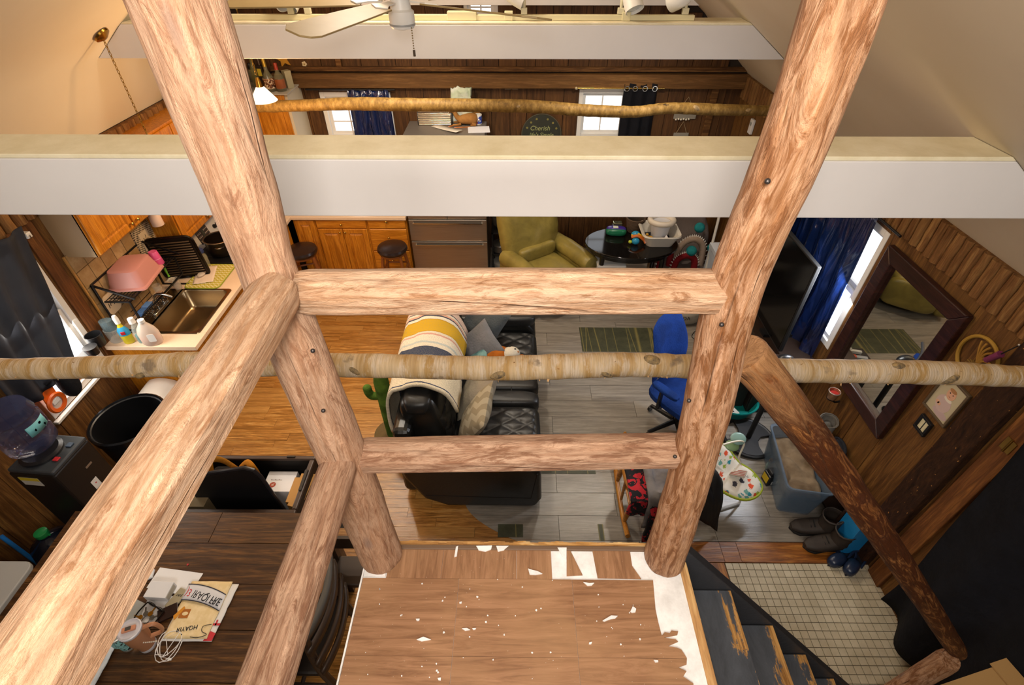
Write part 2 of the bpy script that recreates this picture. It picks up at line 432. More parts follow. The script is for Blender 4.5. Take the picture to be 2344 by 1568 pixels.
# windows ---------------------------------------------------------
def window(name, axis, at, a0, a1, z0, z1, inward, cols, rows, fw=.05, mid=True):
    """white sash window with real depth; inward = +1/-1 towards the room along the wall normal"""
    D = .07
    def bx(p0, p1, q0, q1, d0, d1):
        lo, hi = sorted((at + inward * d0, at + inward * d1))
        return (p0, p1, lo, hi, q0, q1) if axis == 'y' else (lo, hi, p0, p1, q0, q1)
    fr = B()
    for e in ((a0, a0 + fw, z0, z1), (a1 - fw, a1, z0, z1), (a0 + fw, a1 - fw, z0, z0 + fw), (a0 + fw, a1 - fw, z1 - fw, z1)): fr.box(*bx(e[0], e[1], e[2], e[3], -D, .015))
    root = struct(fr.out(name, m_white, smooth=0, bevel=.004))
    zm = (z0 + z1) / 2
    halves = ((zm, z1 - fw, -.055), (z0 + fw, zm, -.03)) if mid else ((z0 + fw, z1 - fw, -.04),)
    for h0, h1, d in halves:
        s_ = B(); w_ = .035; p0, p1 = a0 + fw, a1 - fw
        for e in ((p0, p0 + w_, h0, h1), (p1 - w_, p1, h0, h1), (p0 + w_, p1 - w_, h0, h0 + w_), (p0 + w_, p1 - w_, h1 - w_, h1)): s_.box(*bx(e[0], e[1], e[2], e[3], d, d + .025))
        sash = s_.out('sash', m_white, root, smooth=0)
        B().box(*bx(p0 + .02, p1 - .02, h0 + .02, h1 - .02, d + .010, d + .014)).out('pane', m_glass, sash, smooth=0)
        for i in range(1, cols): x = p0 + (p1 - p0) * i / cols; B().box(*bx(x - .008, x + .008, h0 + w_, h1 - w_, d + .004, d + .02)).out('muntin', m_white, sash, smooth=0)
        for i in range(1, rows): z = h0 + (h1 - h0) * i / rows; B().box(*bx(p0 + w_, p1 - w_, z - .008, z + .008, d + .004, d + .021)).out('muntin', m_white, sash, smooth=0)
    return root
window('window_1', 'x', XL, *W_L, 1, 1, 1)
window('window_2', 'x', XR, *W_R, -1, 1, 1)
window('window_3', 'y', YF, *W_F1, -1, 3, 3)
window('window_4', 'y', YF, *W_F2, -1, 3, 2)
window('window_5', 'y', YF, *W_F3, -1, 2, 2, .04)
# brown casing board right of the left window
struct(B().box(XL, XL + .03, 3.08, 3.19, .2, 2.0).out('trim_7', m_trimw, smooth=0, bevel=.004))
struct(B().box(XL + .018, XL + .03, 2.36, 3.08, 1.96, 2.0).out('trim_8', m_trimw, smooth=0))

# floor coverings --------------------------------------------------
def edge_x(y): return -.40 if y > 2.25 else -.40 + min(.6, 3.2 * (2.25 - y) ** 2 + .25 * (2.25 - y))
y = .55; k = 0
while y < 5.46:
    x = (-2.72 if y > 3.1 else XL) - random.uniform(0, .5)
    x0 = -2.72 if y > 3.1 else XL
    while x < edge_x(y):
        L = random.uniform(.45, .95); a, b_ = max(x, x0), min(x + L, edge_x(y) + (.12 if y < 2.3 else -.001))
        if b_ - a > .03: piece('floor_plank', floor, ((a + b_) / 2, y + .041, -.0075 + random.uniform(-.001, .0008)), (b_ - a - .002, .0805, .012), m_oak)
        x += L
    y += .0825; k += 1
y = 1.935 - .205 * 5; k = 0
while y < 6.28:
    x = edge_x(y) - (k % 3) * .4 - .05; h = min(.205, 6.28 - y)
    while x < XR:
        a, b_ = max(x, edge_x(y)), min(x + 1.2, XR if y > 1.9 else 1.295)
        if y < 2.3 and x < edge_x(y) + .0 and b_ - edge_x(y) < .15: x += 1.2; continue
        if y < 2.3 and a - edge_x(y) < .15 and a > edge_x(y): a = edge_x(y)
        if b_ - a > .03 and a == edge_x(y) and y < 2.3 and b_ > a + .1:
            pl_ = [(edge_x(y + (h - .003) * i / 8), y + .0015 + (h - .003) * i / 8) for i in range(9)]
            B().prism([(b_ - .0015, y + .0015), (b_ - .0015, y + h - .0015)] + pl_[::-1], -.011, .0005).out('vinyl_plank', m_vinyl, floor, smooth=0)
        elif b_ - a > .03: piece('vinyl_plank', floor, ((a + b_) / 2, y + h / 2, -.006), (b_ - a - .003, h - .003, .012 + random.uniform(0, .0008)), m_vinyl)
        x += 1.2
    y += .205; k += 1
t = NT('worn_linoleum'); v = t.co('pos', (1, 1, 1)); n_ = t.noise(v, 9, 5, .7); sc_ = t.noise(t.co('pos', (9, 1.0, 1)), 3, 2); st = t.voro(t.co('pos', (7, .4, 1)), 1, 'DISTANCE_TO_EDGE')
c = t.ramp(n_, [(.3, '#35382b'), (.6, '#484b38'), (.8, '#5a5c45')]); c = t.mix(t.ramp(st, [(.0, .55), (.03, 0.)]), c, '#a09455')
m_lino = t.done(c, .5, 0, .4)
for x0, x1, y0, y1 in ((.725, 1.56, 4.083, 4.497), (-.126, .068, 1.955, 2.062), (.648, .690, 1.93, 2.068), (.194, .69, 2.528, 2.562)):
    piece('worn_patch', floor, ((x0 + x1) / 2, (y0 + y1) / 2, .0005), (x1 - x0, y1 - y0, .003), m_lino)
m_oakb = wood_planks('oak_threshold', '#5d3410', '#93581f', '#bd8038', 0, .35, .3, .8)
m_oakv = wood_planks('oak_border', '#5d3410', '#93581f', '#bd8038', 1, .35, .3, .8)
for x0, x1 in ((1.20, 1.545), (1.545, 1.67), (1.67, 2.6)): piece('threshold_board', floor, ((x0 + x1) / 2, 1.848, .002), (x1 - x0 - .003, .155, .016), m_oakb)
for x0, x1 in ((1.30, 1.415), (1.418, 1.535)): piece('border_board', floor, ((x0 + x1) / 2, 1.25, .001), (x1 - x0, 1.03, .014), m_oakv)
t = NT('cream_floor_tile'); n_ = t.noise(t.co('pos'), 4, 5, .7); c = t.mix(t.ramp(n_, [(.3, 0.), (.7, 1.)]), '#b1a68d', '#d2c9b2')
c = t.mix(t.math('MULTIPLY', t.rnd(), .35), c, '#a0947a'); m_tile = t.done(c, .35, 0, .4)
struct(B().box(1.54, 2.6, .5, 1.77, -.012, -.002).out('trim_9', P('#57493a', .9), smooth=0))
tiles = []
for i in range(22):
    for j in range(26):
        cx, cy = 1.568 + i * .0505, 1.742 - j * .0505
        d_ = Vector((cx, cy, 0)) - _o; zz = d_.dot(_f); px = 1172 + F_PX * d_.dot(_r) / zz; py = 784 - F_PX * d_.dot(_u) / zz
        if cx < 2.6: tiles.append((0 if (zz > 0 and py < 1600 and px > 1540 + (py - 1240) * 1.16) else 1, zz, cx, cy))
tiles.sort(); rest = B()
for q, (hid, zz, cx, cy) in enumerate(tiles):
    if q < 300 and not hid: piece('floor_tile', floor, (cx, cy, 0), (.0465, .0465, .010), m_tile)
    else: rest.box(cx - .0232, cx + .0232, cy - .0232, cy + .0232, -.005, .005)
if rest.v: o = rest.out('floor_tile_rest', m_tile, floor, smooth=0); o['kind'] = 'stuff'
# ================================================================ peeled-log railing, landing and stairs
def log_mat(name, bark, mid, light, cover=.5, hue='#d8b294', knot='#84706c', fade=None):
    t = NT(name); fine = t.noise(t.co('pc', (55, 55, 5)), 1.6, 6, .65, .6); big = t.noise(t.co('pc', (38, 38, 8.5)), 1.0, 8, .72, 1.1)
    soft = t.noise(t.co('pc', (7, 7, 2.2)), 1, 4, .6); kn = t.voro(t.co('pc', (9, 9, 3.4)), 1.0)
    c = t.mix(t.ramp(soft, [(.35, 0.), (.65, 1.)]), light, hue)
    c = t.mix(t.ramp(fine, [(.38, .9), (.55, 0.)]), c, mid)
    c = t.mix(t.ramp(big, [(cover - .06, 1.), (cover + .03, 0.)]), c, t.mix(fine, bark, mid))
    c = t.mix(t.ramp(kn, [(.07, .75), (.17, 0.)]), c, knot)
    mot = t.noise(t.co('pc', (95, 95, 20)), 1.0, 5, .7, .5); c = t.mix(t.ramp(mot, [(.38, .5), (.50, 0.)]), c, t.mix(.5, bark, mid)); c = t.mix(1.0, c, '#f0eff0', 'MULTIPLY')
    if fade:
        sp_ = t.n('ShaderNodeSeparateXYZ'); t.set(sp_.inputs[0], t.co('pc')); fd = t.math('ADD', sp_.outputs[2], t.math('MULTIPLY', t.math('SUBTRACT', big, .5), 1.2)); c = t.mix(t.ramp(fd, [(.0, .8), (.30, 0.)]), c, t.mix(fine, '#8a5a34', '#c89868'))
    ck = t.voro(t.co('pc', (13, 13, .9)), 1.0, 'DISTANCE_TO_EDGE'); ckm = t.math('MULTIPLY', t.ramp(ck, [(.0, 1.), (.02, 0.)]), t.ramp(soft, [(.5, 0.), (.6, .8)]))
    c = t.mix(ckm, c, '#4f3422')
    t.bump(t.math('SUBTRACT', t.math('ADD', t.math('MULTIPLY', big, 1.6), fine), ckm), .8, .012)
    return t.done(c, .55, 0, .3)
m_logL = log_mat('peeled_log_pale', '#8d6046', '#b88a68', '#d3a886', .435)
m_logR = log_mat('peeled_log_orange', '#6d3d1a', '#a87348', '#cb9d76', .475, '#d0a482')
m_lograil = log_mat('peeled_rail_pale', '#80502f', '#b58963', '#d2ab88', .415, '#d9b899')
m_lograil2 = log_mat('peeled_rail_speckled', '#7d533b', '#ad8264', '#c9a080', .47, '#d2af92')
m_logdark = log_mat('barky_handrail', '#331607', '#6a3715', '#9c6231', .56, '#b37a45', '#2b1308', True)
def log(pts, rad, name, mt, parent, n=24, sides=8, hewn=.55, seed=1, amp=.035, step=.03):
    P_ = bez(pts, max(2, int((Vector(pts[-1]) - Vector(pts[0])).length / step / max(1, len(pts) - 1)))); m = len(P_)
    rs = []
    for i in range(m):
        f = i / (m - 1) * (len(rad) - 1); k = min(int(f), len(rad) - 2); rs.append(rad[k] + (rad[k + 1] - rad[k]) * (f - k))
    rs[0] *= .93; rs[-1] *= .93
    def shp(an, L, i):
        w_ = PI / sides; poly = math.cos(w_) / math.cos(((an + seed) % (2 * w_)) - w_)
        q = 1 + hewn * (poly * 1.04 - 1)
        return q + amp * mnoise.noise(Vector((math.cos(an) * 1.3, math.sin(an) * 1.3, L * 7 + seed * 9))) + amp * .5 * mnoise.noise(Vector((math.cos(an) * 3, math.sin(an) * 3, L * 16 + seed)))
    return B().tube(P_, rs, n, shape=shp, pc=True).out(name, mt, parent, smooth=35)
rl = thing('log_railing', 'peeled log guard railing standing around the head of the stair landing', 'railing', (0, .8, 2.05))
o_ = Vector((0, .8, 2.05)); L_ = lambda *p: Vector(p) - o_
log([L_(-.452, .80, 4.42), L_(-.452, .80, 3.5), L_(-.462, .8, 3.16), L_(-.455, .79, 2.95), L_(-.44, .79, 2.55), L_(-.43, .79, 2.052)], [.060, .060, .051, .057, .062, .068], 'post', m_logL, rl, 28, 9, .25, 1, .06)
log([L_(.375, .80, 4.45), L_(.43, .8, 3.5), L_(.415, .8, 3.12), L_(.44, .79, 2.8), L_(.465, .785, 2.45), L_(.483, .785, 2.052)], [.050, .050, .050, .053, .056, .064], 'post', m_logR, rl, 28, 9, .25, 2, .06)
log([L_(-.415, .80, 3.085), L_(0, .80, 3.09), L_(.40, .80, 3.092)], [.046, .047, .045], 'rail', m_lograil, rl, 36, 6, .85, .62, .03)
log([L_(-.40, .80, 2.57), L_(0, .80, 2.585), L_(.42, .80, 2.60)], [.046, .046, .045], 'rail', m_lograil2, rl, 36, 6, .85, .62, .03)
log([L_(-.436, .76, 3.115), L_(-.436, .4, 3.12), L_(-.438, .115, 3.12)], [.045, .046, .046], 'rail', m_lograil, rl, 36, 6, .85, .5, .03)
log([L_(-.437, .76, 2.595), L_(-.445, .4, 2.59), L_(-.45, .04, 2.59)], [.045, .048, .05], 'rail', m_lograil2, rl, 24, 8, .7, .5, .03)
log([L_(-.45, .045, 3.07), L_(-.45, .045, 2.052)], [.05, .055], 'post', m_logL, rl, 16, 8, .3, 3, .04)
# knots, nail heads
for px, py, y in ((1652, 743, .735), (1577, 917, .722), (1545, 1045, .718), (1757, 415, .75), (740, 940, .72), (716, 803, .735)):
    p = on_y(px, py, y); d = (Vector((0, 0, CAM_Z)) - p).normalized(); B().ell(p - o_, .0048, 8, 6).out('nail_head', P('#4b4644', .4, .8), rl)

ld = thing('stair_landing', 'worn stair landing of peeling wood-look vinyl over white painted boards', 'stair landing', (0, 0, 0))
LX0, LX1, LY1 = -.478, .528, .838
t = NT('scuffed_white_paint'); n_ = t.noise(t.co('pos'), 14, 5, .7); c = t.mix(t.ramp(n_, [(.3, 0.), (.6, 1.)]), '#d3d1ce', '#eeedeb'); m_wp = t.done(c, .45, 0, .4)
B().box(LX0, LX1, -1.3, LY1, 1.99, 2.046).out('subfloor', m_wp, ld, smooth=0)
B().box(LX0 + .02, LX1 - .04, -1.25, LY1 - .03, 1.82, 1.99).out('joist', P('#6b4b2c', .8), ld, smooth=0)
for x in (LX0 + .06, LX1 - .1):
    B().box(x - .04, x + .04, .70, .78, 0, 1.82).out('support_post', P('#5a3a20', .8), ld, smooth=0)
    B().box(x - .04, x + .04, -1.2, -1.12, 0, 1.82).out('support_post', P('#5a3a20', .8), ld, smooth=0)
m_nose = wood_planks('bare_pine_edge', '#8d6236', '#b98c57', '#d0a870', 1, .6, .2, .8)
m_nosex = wood_planks('chipped_edge_wood', '#7a5026', '#b68546', '#e2c48d', 0, .6, .2, 1.2)
B().box(LX1, LX1 + .026, -1.3, LY1 - .06, 1.96, 2.052).out('nosing', m_nose, ld, smooth=0, bevel=.004)
bb = B(); N = 60
for i in range(N):
    x = -.39 + .83 * i / N; x2 = -.39 + .83 * (i + 1) / N; e = LY1 + .004 + .006 * mnoise.noise(Vector((x * 25, 0, 0))); h = 2.050 + .004 * mnoise.noise(Vector((x * 18, 3, 0)))
    bb.box(x, x2, LY1 - .012, e, 2.0, h)
bb.out('chipped_edge', m_nosex, ld, smooth=0)
B().box(-.39, .44, LY1 - .026, LY1 - .010, 2.0, 2.054).out('edge_strip', P('#6d543f', .6), ld, smooth=0, bevel=.003)
def vin(axis, nm):
    t = NT(nm); s = [26.] * 3; s[axis] = 2.2; v = t.co('pos', tuple(s), rnd=True); g = t.noise(v, 1.7, 7, .7, 1.2); f = t.noise(t.co('pos', (3, 3, 3)), 1.5, 3)
    c = t.ramp(g, [(.28, '#6c4a33'), (.48, '#8d6648'), (.7, '#a87e5e')]); c = t.mix(t.ramp(f, [(.4, 0.), (.75, .5)]), c, '#ab8560')
    sp = t.voro(t.co('pos', (1, 1, 0)), 55); c = t.mix(t.ramp(sp, [(.03, .8), (.06, 0.)]), c, '#cfc0ae')
    t.bump(g, .2, .002); return t.done(c, .42, 0, .4)
m_vx, m_vy = vin(0, 'landing_vinyl_across'), vin(1, 'landing_vinyl_along')
ZL = 2.05
def zoom4(pts, z=ZL): return [tuple(on_z(750 + x / 2.6044, 1180 + y / 2.6044, z)[:2]) for x, y in pts]
B().prism([(-.47, .745), (-.405, .745), (-.405, .722), (-.47, .722)], 2.046, 2.052).out('scrap', m_wp, ld, smooth=0)
def vp(poly, mt, dz=0): B().prism(poly, 2.046, ZL + dz).out('vinyl_board', mt, ld, smooth=0)
ya = .719
for x0, x1 in ((-.402, -.2307), (-.230, .0073), (.008, .12)): vp([(x0, ya), (x1, ya), (x1, .812), (x0, .812)], m_vy)
vp(zoom4([(1425, 190), (1440, 195), (1520, 355), (1425, 360)]), m_vy)
q = zoom4([(1575, 192), (1800, 195), (1815, 300), (1870, 378), (1610, 372)]); vp(q, m_vy)
jag = zoom4([(1870, 382), (1940, 385), (1955, 560), (1972, 640), (1992, 715), (2010, 695), (2040, 700), (2050, 685), (2090, 690), (2085, 712), (2005, 728), (2075, 738), (2090, 752), (2030, 778), (2085, 788), (2110, 800), (2142, 850), (2140, 888), (2092, 905), (2140, 928), (2120, 960), (2180, 1000), (2190, 1100)])
y0r = .02
def clipx(ys, hi): return [p for p in jag if ys - 1e-6 <= p[1] <= hi]
rows = [(.5007, ya - .0007), (.3637, .500), (.1887, .363), (.0187, .188), (-1.25, .018)]
for r0, r1 in rows:
    xs = [-.474, -.172, .182]
    for a, b_ in zip(xs, xs[1:]): vp([(a, r0), (b_ - .0007, r0), (b_ - .0007, r1), (a, r1)], m_vx, random.uniform(0, .0008))
    inner = clipx(r0, r1)
    def xat(yy):
        for (ax, ay), (bx, by) in zip(jag, jag[1:]):
            if by <= yy <= ay and ay - by > 1e-6: return ax + (bx - ax) * (ay - yy) / (ay - by)
        return .50 if yy < .4 else .44
    vp([(.182, r0), (xat(r0), r0)] + inner[::-1] + [(xat(r1), r1), (.182, r1)], m_vx)
scr = B()
for pts in ([(1195, 315), (1225, 325), (1250, 330), (1280, 345), (1240, 352), (1205, 350)], [(1525, 395), (1560, 402), (1590, 400), (1575, 415), (1550, 417)], [(1640, 625), (1690, 595), (1730, 597), (1715, 612), (1690, 615), (1650, 630)],
            [(1805, 570), (1820, 540), (1840, 555), (1835, 575), (1815, 578)], [(800, 672), (830, 670), (850, 680), (820, 685)], [(862, 672), (885, 670), (880, 678), (868, 680)], [(530, 738), (570, 722), (615, 738), (560, 748)], [(755, 245), (765, 185), (778, 180), (770, 240)],
            [(1370, 190), (1425, 190), (1422, 262), (1400, 240)], [(885, 180), (980, 178), (975, 200), (940, 212), (900, 205)], [(1005, 180), (1080, 180), (1050, 205), (1015, 212)], [(785, 515), (800, 512), (798, 522), (786, 523)], [(1560, 755), (1577, 752), (1572, 765), (1558, 765)],
            [(1945, 860), (1970, 862), (1972, 872), (1955, 874)], [(655, 968), (675, 965), (674, 982), (660, 980)], [(525, 615), (548, 614), (545, 625), (530, 626)]): scr.prism(zoom4(pts, 2.055), 2.050, 2.0545)
for i in range(60):
    x, y = random.uniform(-.42, .38), random.uniform(.38, .74); r = random.uniform(.001, .0032)
    scr.prism([(x + r * math.cos(a * 1.26) * random.uniform(.6, 1.3), y + r * math.sin(a * 1.26) * random.uniform(.6, 1.3)) for a in range(5)], 2.0495, 2.0525)
o = scr.out('paint_flake', m_wp, ld, smooth=0); o['kind'] = 'stuff'
# white paint edge on the left
B().box(LX0 - .002, LX0 + .003, -1.3, .76, 2.0, 2.052).out('side_strip', m_wp, ld, smooth=0)

st = thing('staircase', 'steep black painted open staircase with worn tread edges below the landing', 'staircase', (0, 0, 0))
t = NT('worn_black_tread'); n_ = t.noise(t.co('pos', (9, 2.5, 9)), 2.0, 6, .75, .5); e_ = t.n('ShaderNodeAttribute', _attribute_name='pc').outputs['Vector']
sx_ = t.n('ShaderNodeSeparateXYZ'); t.set(sx_.inputs[0], e_)
wear = t.math('ADD', t.math('MULTIPLY', sx_.outputs[0], .5), t.math('MULTIPLY', n_, .45))
gr = t.noise(t.co('pos', (50, 3, 50)), 2, 5, .7)
spk = t.voro(t.co('pos', (1, 1, 1)), 17)
c = t.mix(t.ramp(n_, [(.3, 0.), (.7, 1.)]), '#383b40', '#50545b'); c = t.mix(t.ramp(wear, [(.675, 0.), (.69, 1.)]), c, t.ramp(gr, [(.35, '#7a5124'), (.6, '#b98c52')]))
c = t.mix(t.ramp(spk, [(.045, .7), (.06, 0.)]), c, '#c9c6c0'); t.bump(n_, .2, .004); m_tread = t.done(c, .42, 0, .4)
for cr_ in [m_tread.node_tree.nodes]: pass
steps = [(.50, .755, 1.842), (.70, 1.003, 1.538), (.97, 1.247, 1.226), (1.235, 1.495, .916), (1.49, 1.755, .61), (1.75, 2.0, .305)]
for x0, x1, z in steps:
    bb = B(); N = 12; bb.pc = []
    for i in range(N):
        a, b_ = x0 + (x1 - x0) * i / N, x0 + (x1 - x0) * (i + 1) / N
    vs = [(x0 + (x1 - x0) * i / N, yy, zz) for i in range(N + 1) for yy in (-.15, .778) for zz in (z - .035, z)]
    fs = []
    for i in range(N):
        q = 4 * i; fs += [(q + 1, q + 3, q + 7, q + 5)[::-1], (q, q + 4, q + 6, q + 2)[::-1], (q, q + 1, q + 5, q + 4)[::-1], (q + 2, q + 6, q + 7, q + 3)[::-1]]
    fs += [(0, 2, 3, 1), (4 * N, 4 * N + 1, 4 * N + 3, 4 * N + 2)]
    bb.v = vs; bb.f = fs; bb.mi = [0] * len(fs); bb.pc = [((v[0] - x0) / (x1 - x0), v[1], v[2]) for v in vs]
    bb.out('tread', m_tread, st, smooth=0)
    B().box(x0 - .0, x0 + .02, -.15, .778, z, min(z + .27, 1.98)).out('riser', P('#1d1d20', .6), st, smooth=0)
m_strg = P('#2e2f33', .5, grain=1)
M_ = Matrix(((1, 0, 0, 0), (0, 0, 1, 0), (0, 1, 0, 0), (0, 0, 0, 1)))
B().prism([(.50, 2.17), (.555, 2.10), (2.24, .0), (1.95, .0), (.50, 1.75)], .782, .818, M_).out('stringer', m_strg, st, smooth=0, bevel=.003)
B().prism([(.50, 2.10), (.545, 2.10), (2.24, .0), (1.95, .0), (.50, 1.75)], -.19, -.155, M_).out('stringer', m_strg, st, smooth=0, bevel=.003)
B().prism([(.502, 2.045), (.502, 0.0), (1.9, 0.0)], .81, .817, M_).out('side_panel', P('#17171a', .7), st, smooth=0)
hr = thing('stair_handrail', 'dark bark-streaked log handrail sloping down along the staircase', 'handrail', (0, 0, 0))
log([(.505, .84, 2.90), (.66, .845, 2.73), (1.14, .85, 2.165), (1.6, .85, 1.60), (2.03, .85, 1.065)], [.050, .047, .043, .042, .040], 'rail', m_logdark, hr, 24, 8, .4, 4, .05)
log([(1.955, .81, 1.09), (1.955, .81, .0)], [.046, .05], 'post', m_logR, hr, 18, 8, .3, 5, .05)

# ---------------------------------------------------------------- white boxed tie beams and birch poles
def tie(y0, y1, z0, z1, label):
    def xs(z):
        lo = [a + (b_ - a) * (z - za) / (zb - za) for (a, za), (b_, zb) in zip(PROF, PROF[1:]) if za <= z <= zb]
        hi = [a + (b_ - a) * (z - za) / (zb - za) for (a, za), (b_, zb) in zip(PROF, PROF[1:]) if zb <= z <= za]
        return lo[0] + .002, hi[-1] - .002
    th = thing('tie_beam', label, 'beam', (0, (y0 + y1) / 2, z0))
    a0, a1 = xs(z0); c0, c1 = xs(z1 - .015); t0, t1 = xs(z1)
    def bd(p, q, d0, d1, zz0, zz1): return B().prism([(p[0], zz0 - z0), (p[1], zz0 - z0), (q[1], zz1 - z0), (q[0], zz1 - z0)], d0 - (y0 + y1) / 2, d1 - (y0 + y1) / 2, M_)
    bd((a0, a1), (c0, c1), y0, y1, z0, z1 - .015).out('face_board', m_beam, th, smooth=0, bevel=.004)
    bd((c0, c1), (t0, t1), y0 + .002, y1, z1 - .0148, z1).out('top_board', m_beamtop, th, smooth=0, bevel=.003)
tie(1.70, 1.90, 2.788, 3.012, 'long white boxed tie beam nearest the log railing with a cream-yellow top')
tie(4.20, 4.42, 2.788, 3.02, 'white boxed tie beam farther back carrying the row of track lights')
tie(6.12, 6.26, 2.88, 3.08, 'white tie beam against the far gable wall')
def birch_mat():
    t = NT('birch_bark'); v = t.co('pc', (8, 8, 30)); n1 = t.noise(v, 1.0, 5, .65, .3); band = t.noise(t.co('pc', (1.5, 1.5, 11)), 1, 3, .5, .4); p = t.noise(t.co('pc', (9, 9, 9)), 1, 4); fine = t.noise(t.co('pc', (6, 6, 260)), 1, 3)
    c = t.mix(t.ramp(band, [(.40, 0.), (.56, 1.)]), '#bb965e', '#d6bc95'); c = t.mix(t.ramp(n1, [(.47, 0.), (.60, .85)]), c, '#dccab2')
    c = t.mix(t.math('MULTIPLY', t.ramp(fine, [(.4, .35), (.6, 0.)]), 1), c, '#8a6d40'); c = t.mix(t.ramp(p, [(.29, .8), (.37, 0.)]), c, '#806f5c')
    t.bump(t.math('ADD', n1, fine), .5, .006); return t.done(c, .6, 0, .3)
m_birch = birch_mat()
t = NT('young_birch_bark'); n1 = t.noise(t.co('pc', (14, 14, 26)), 1, 5, .7); p = t.noise(t.co('pc', (20, 20, 12)), 1, 3)
c = t.ramp(n1, [(.3, '#5f461f'), (.5, '#82642f'), (.72, '#a6874f')]); c = t.mix(t.ramp(p, [(.27, .9), (.34, 0.)]), c, '#2f2113'); t.bump(n1, .5, .006); m_birch2 = t.done(c, .6, 0, .3)
_k = NT('birch_knot'); _n = _k.noise(_k.co('Object'), 38, 5, .7); m_knot = _k.done(_k.ramp(_n, [(.35, '#5e5040'), (.5, '#8f7955'), (.65, '#b3935f')]), .8); 
def pole(name, pts, rad, mt, label, knots, curls, n=20):
    th = thing(name, label, 'pole', pts[0]); o0 = Vector(pts[0]); PT = bez([Vector(p) - o0 for p in pts], 14); m = len(PT)
    rs = []
    for i in range(m):
        f = i / (m - 1) * (len(rad) - 1); k = min(int(f), len(rad) - 2); rs.append(rad[k] + (rad[k + 1] - rad[k]) * (f - k) + .002 * math.sin(i * 1.7) * math.sin(i * .31))
    def shp(an, L, i): return 1 + .04 * mnoise.noise(Vector((math.cos(an) * 1.2, math.sin(an) * 1.2, L * 6)))
    B().tube(PT, rs, n, shape=shp, pc=True).out('trunk', mt, th)
    kb = None
    for f, an, sz in knots:
        i = int(f * (m - 1)); p = PT[i]; d = Vector((0, -math.cos(an), math.sin(an)))
        B().ell(p + d * rs[i] * .70, (sz * 1.9, sz * .95, sz * .95), 14, 10, 1.0, Matrix.Rotation(random.uniform(-.6, .6), 3, 'Y')).out('knot', m_knot, th)
    cb = B()
    for k in range(curls):
        i = random.randrange(2, m - 2); an = random.uniform(-2.2, 1.9); p = PT[i] + Vector((0, -math.cos(an), math.sin(an))) * rs[i] * .98
        d = Vector((random.uniform(-.4, .4), -math.cos(an), math.sin(an) - .3)).normalized(); s_ = random.uniform(.004, .013); sx_ = Vector((random.uniform(.002, .006), 0, 0))
        cb._add([p - sx_, p + sx_, p + sx_ * .7 + d * s_, p - sx_ * .7 + d * s_ * .9, p + sx_ * .2 + d * s_ * 1.5 + Vector((0, 0, .004))], [(0, 1, 2, 3), (3, 2, 4)])
    if curls: o = cb.out('bark_curl', P('#c79f6c', .8), th); o['kind'] = 'stuff'
    return th
YP = 1.72
pole('birch_pole', [on_y(x, y, YP) for x, y in ((-480, 842), (0, 845), (300, 838), (500, 833), (900, 838), (1140, 843), (1400, 835), (1560, 838), (1800, 848), (2100, 852), (2344, 862), (2560, 870))], [.050, .051, .053, .058, .057, .056, .060, .056, .056, .056, .057, .049, .046], m_birch,
     'thick birch pole with peeling bark spanning the room below the near white beam', [(.20, -.3, .024), (.345, .2, .022), (.455, .1, .026), (.54, -.2, .024), (.60, 1.2, .028), (.76, -1.3, .024), (.84, .1, .026), (.80, 1.3, .024)], 90, 24)
pole('birch_pole', [on_y(x, y, 5.0) for x, y in ((425, 242), (470, 244), (640, 243), (800, 238), (960, 240), (1200, 243), (1330, 252), (1450, 256), (1530, 248), (1640, 251), (1740, 253), (1785, 254))], [.058, .058, .050, .058, .058, .054, .052, .048, .052, .046, .046], m_birch2,
     'thinner crooked birch pole spanning the room in front of the far windows', [(.45, .2, .02), (.78, .4, .024), (.88, .3, .02)], 0)
# ================================================================ kitchen
m_oakcab = wood_planks('honey_oak_cabinet', '#96570f', '#c47c1e', '#db9530', 2, .35, .12, .8, .5)
m_oakcabx = wood_planks('honey_oak_drawer', '#96570f', '#c47c1e', '#db9530', 0, .35, .12, .8, .5)
m_side = P('#a98f6c', .5); m_brass = P('#c9a557', .25, 1); m_chrome = P('#c9c9c9', .18, 1); m_steel = NT('brushed_steel')
_n = m_steel.noise(m_steel.co('Object', (2, 2, 90)), 2, 3); m_steel = m_steel.done(m_steel.mix(_n, '#a39a8e', '#c0b8ac'), .45, 1)
m_counter = NT('pale_laminate'); _n = m_counter.noise(m_counter.co('pos'), 90, 3); m_counter = m_counter.done(m_counter.mix(_n, '#dcc0a2', '#e8cfb4'), .3, 0, .5)
m_blk = P('#141416', .35); m_blkm = P('#1b1b1d', .7); m_wht = P('#e9e6df', .4)
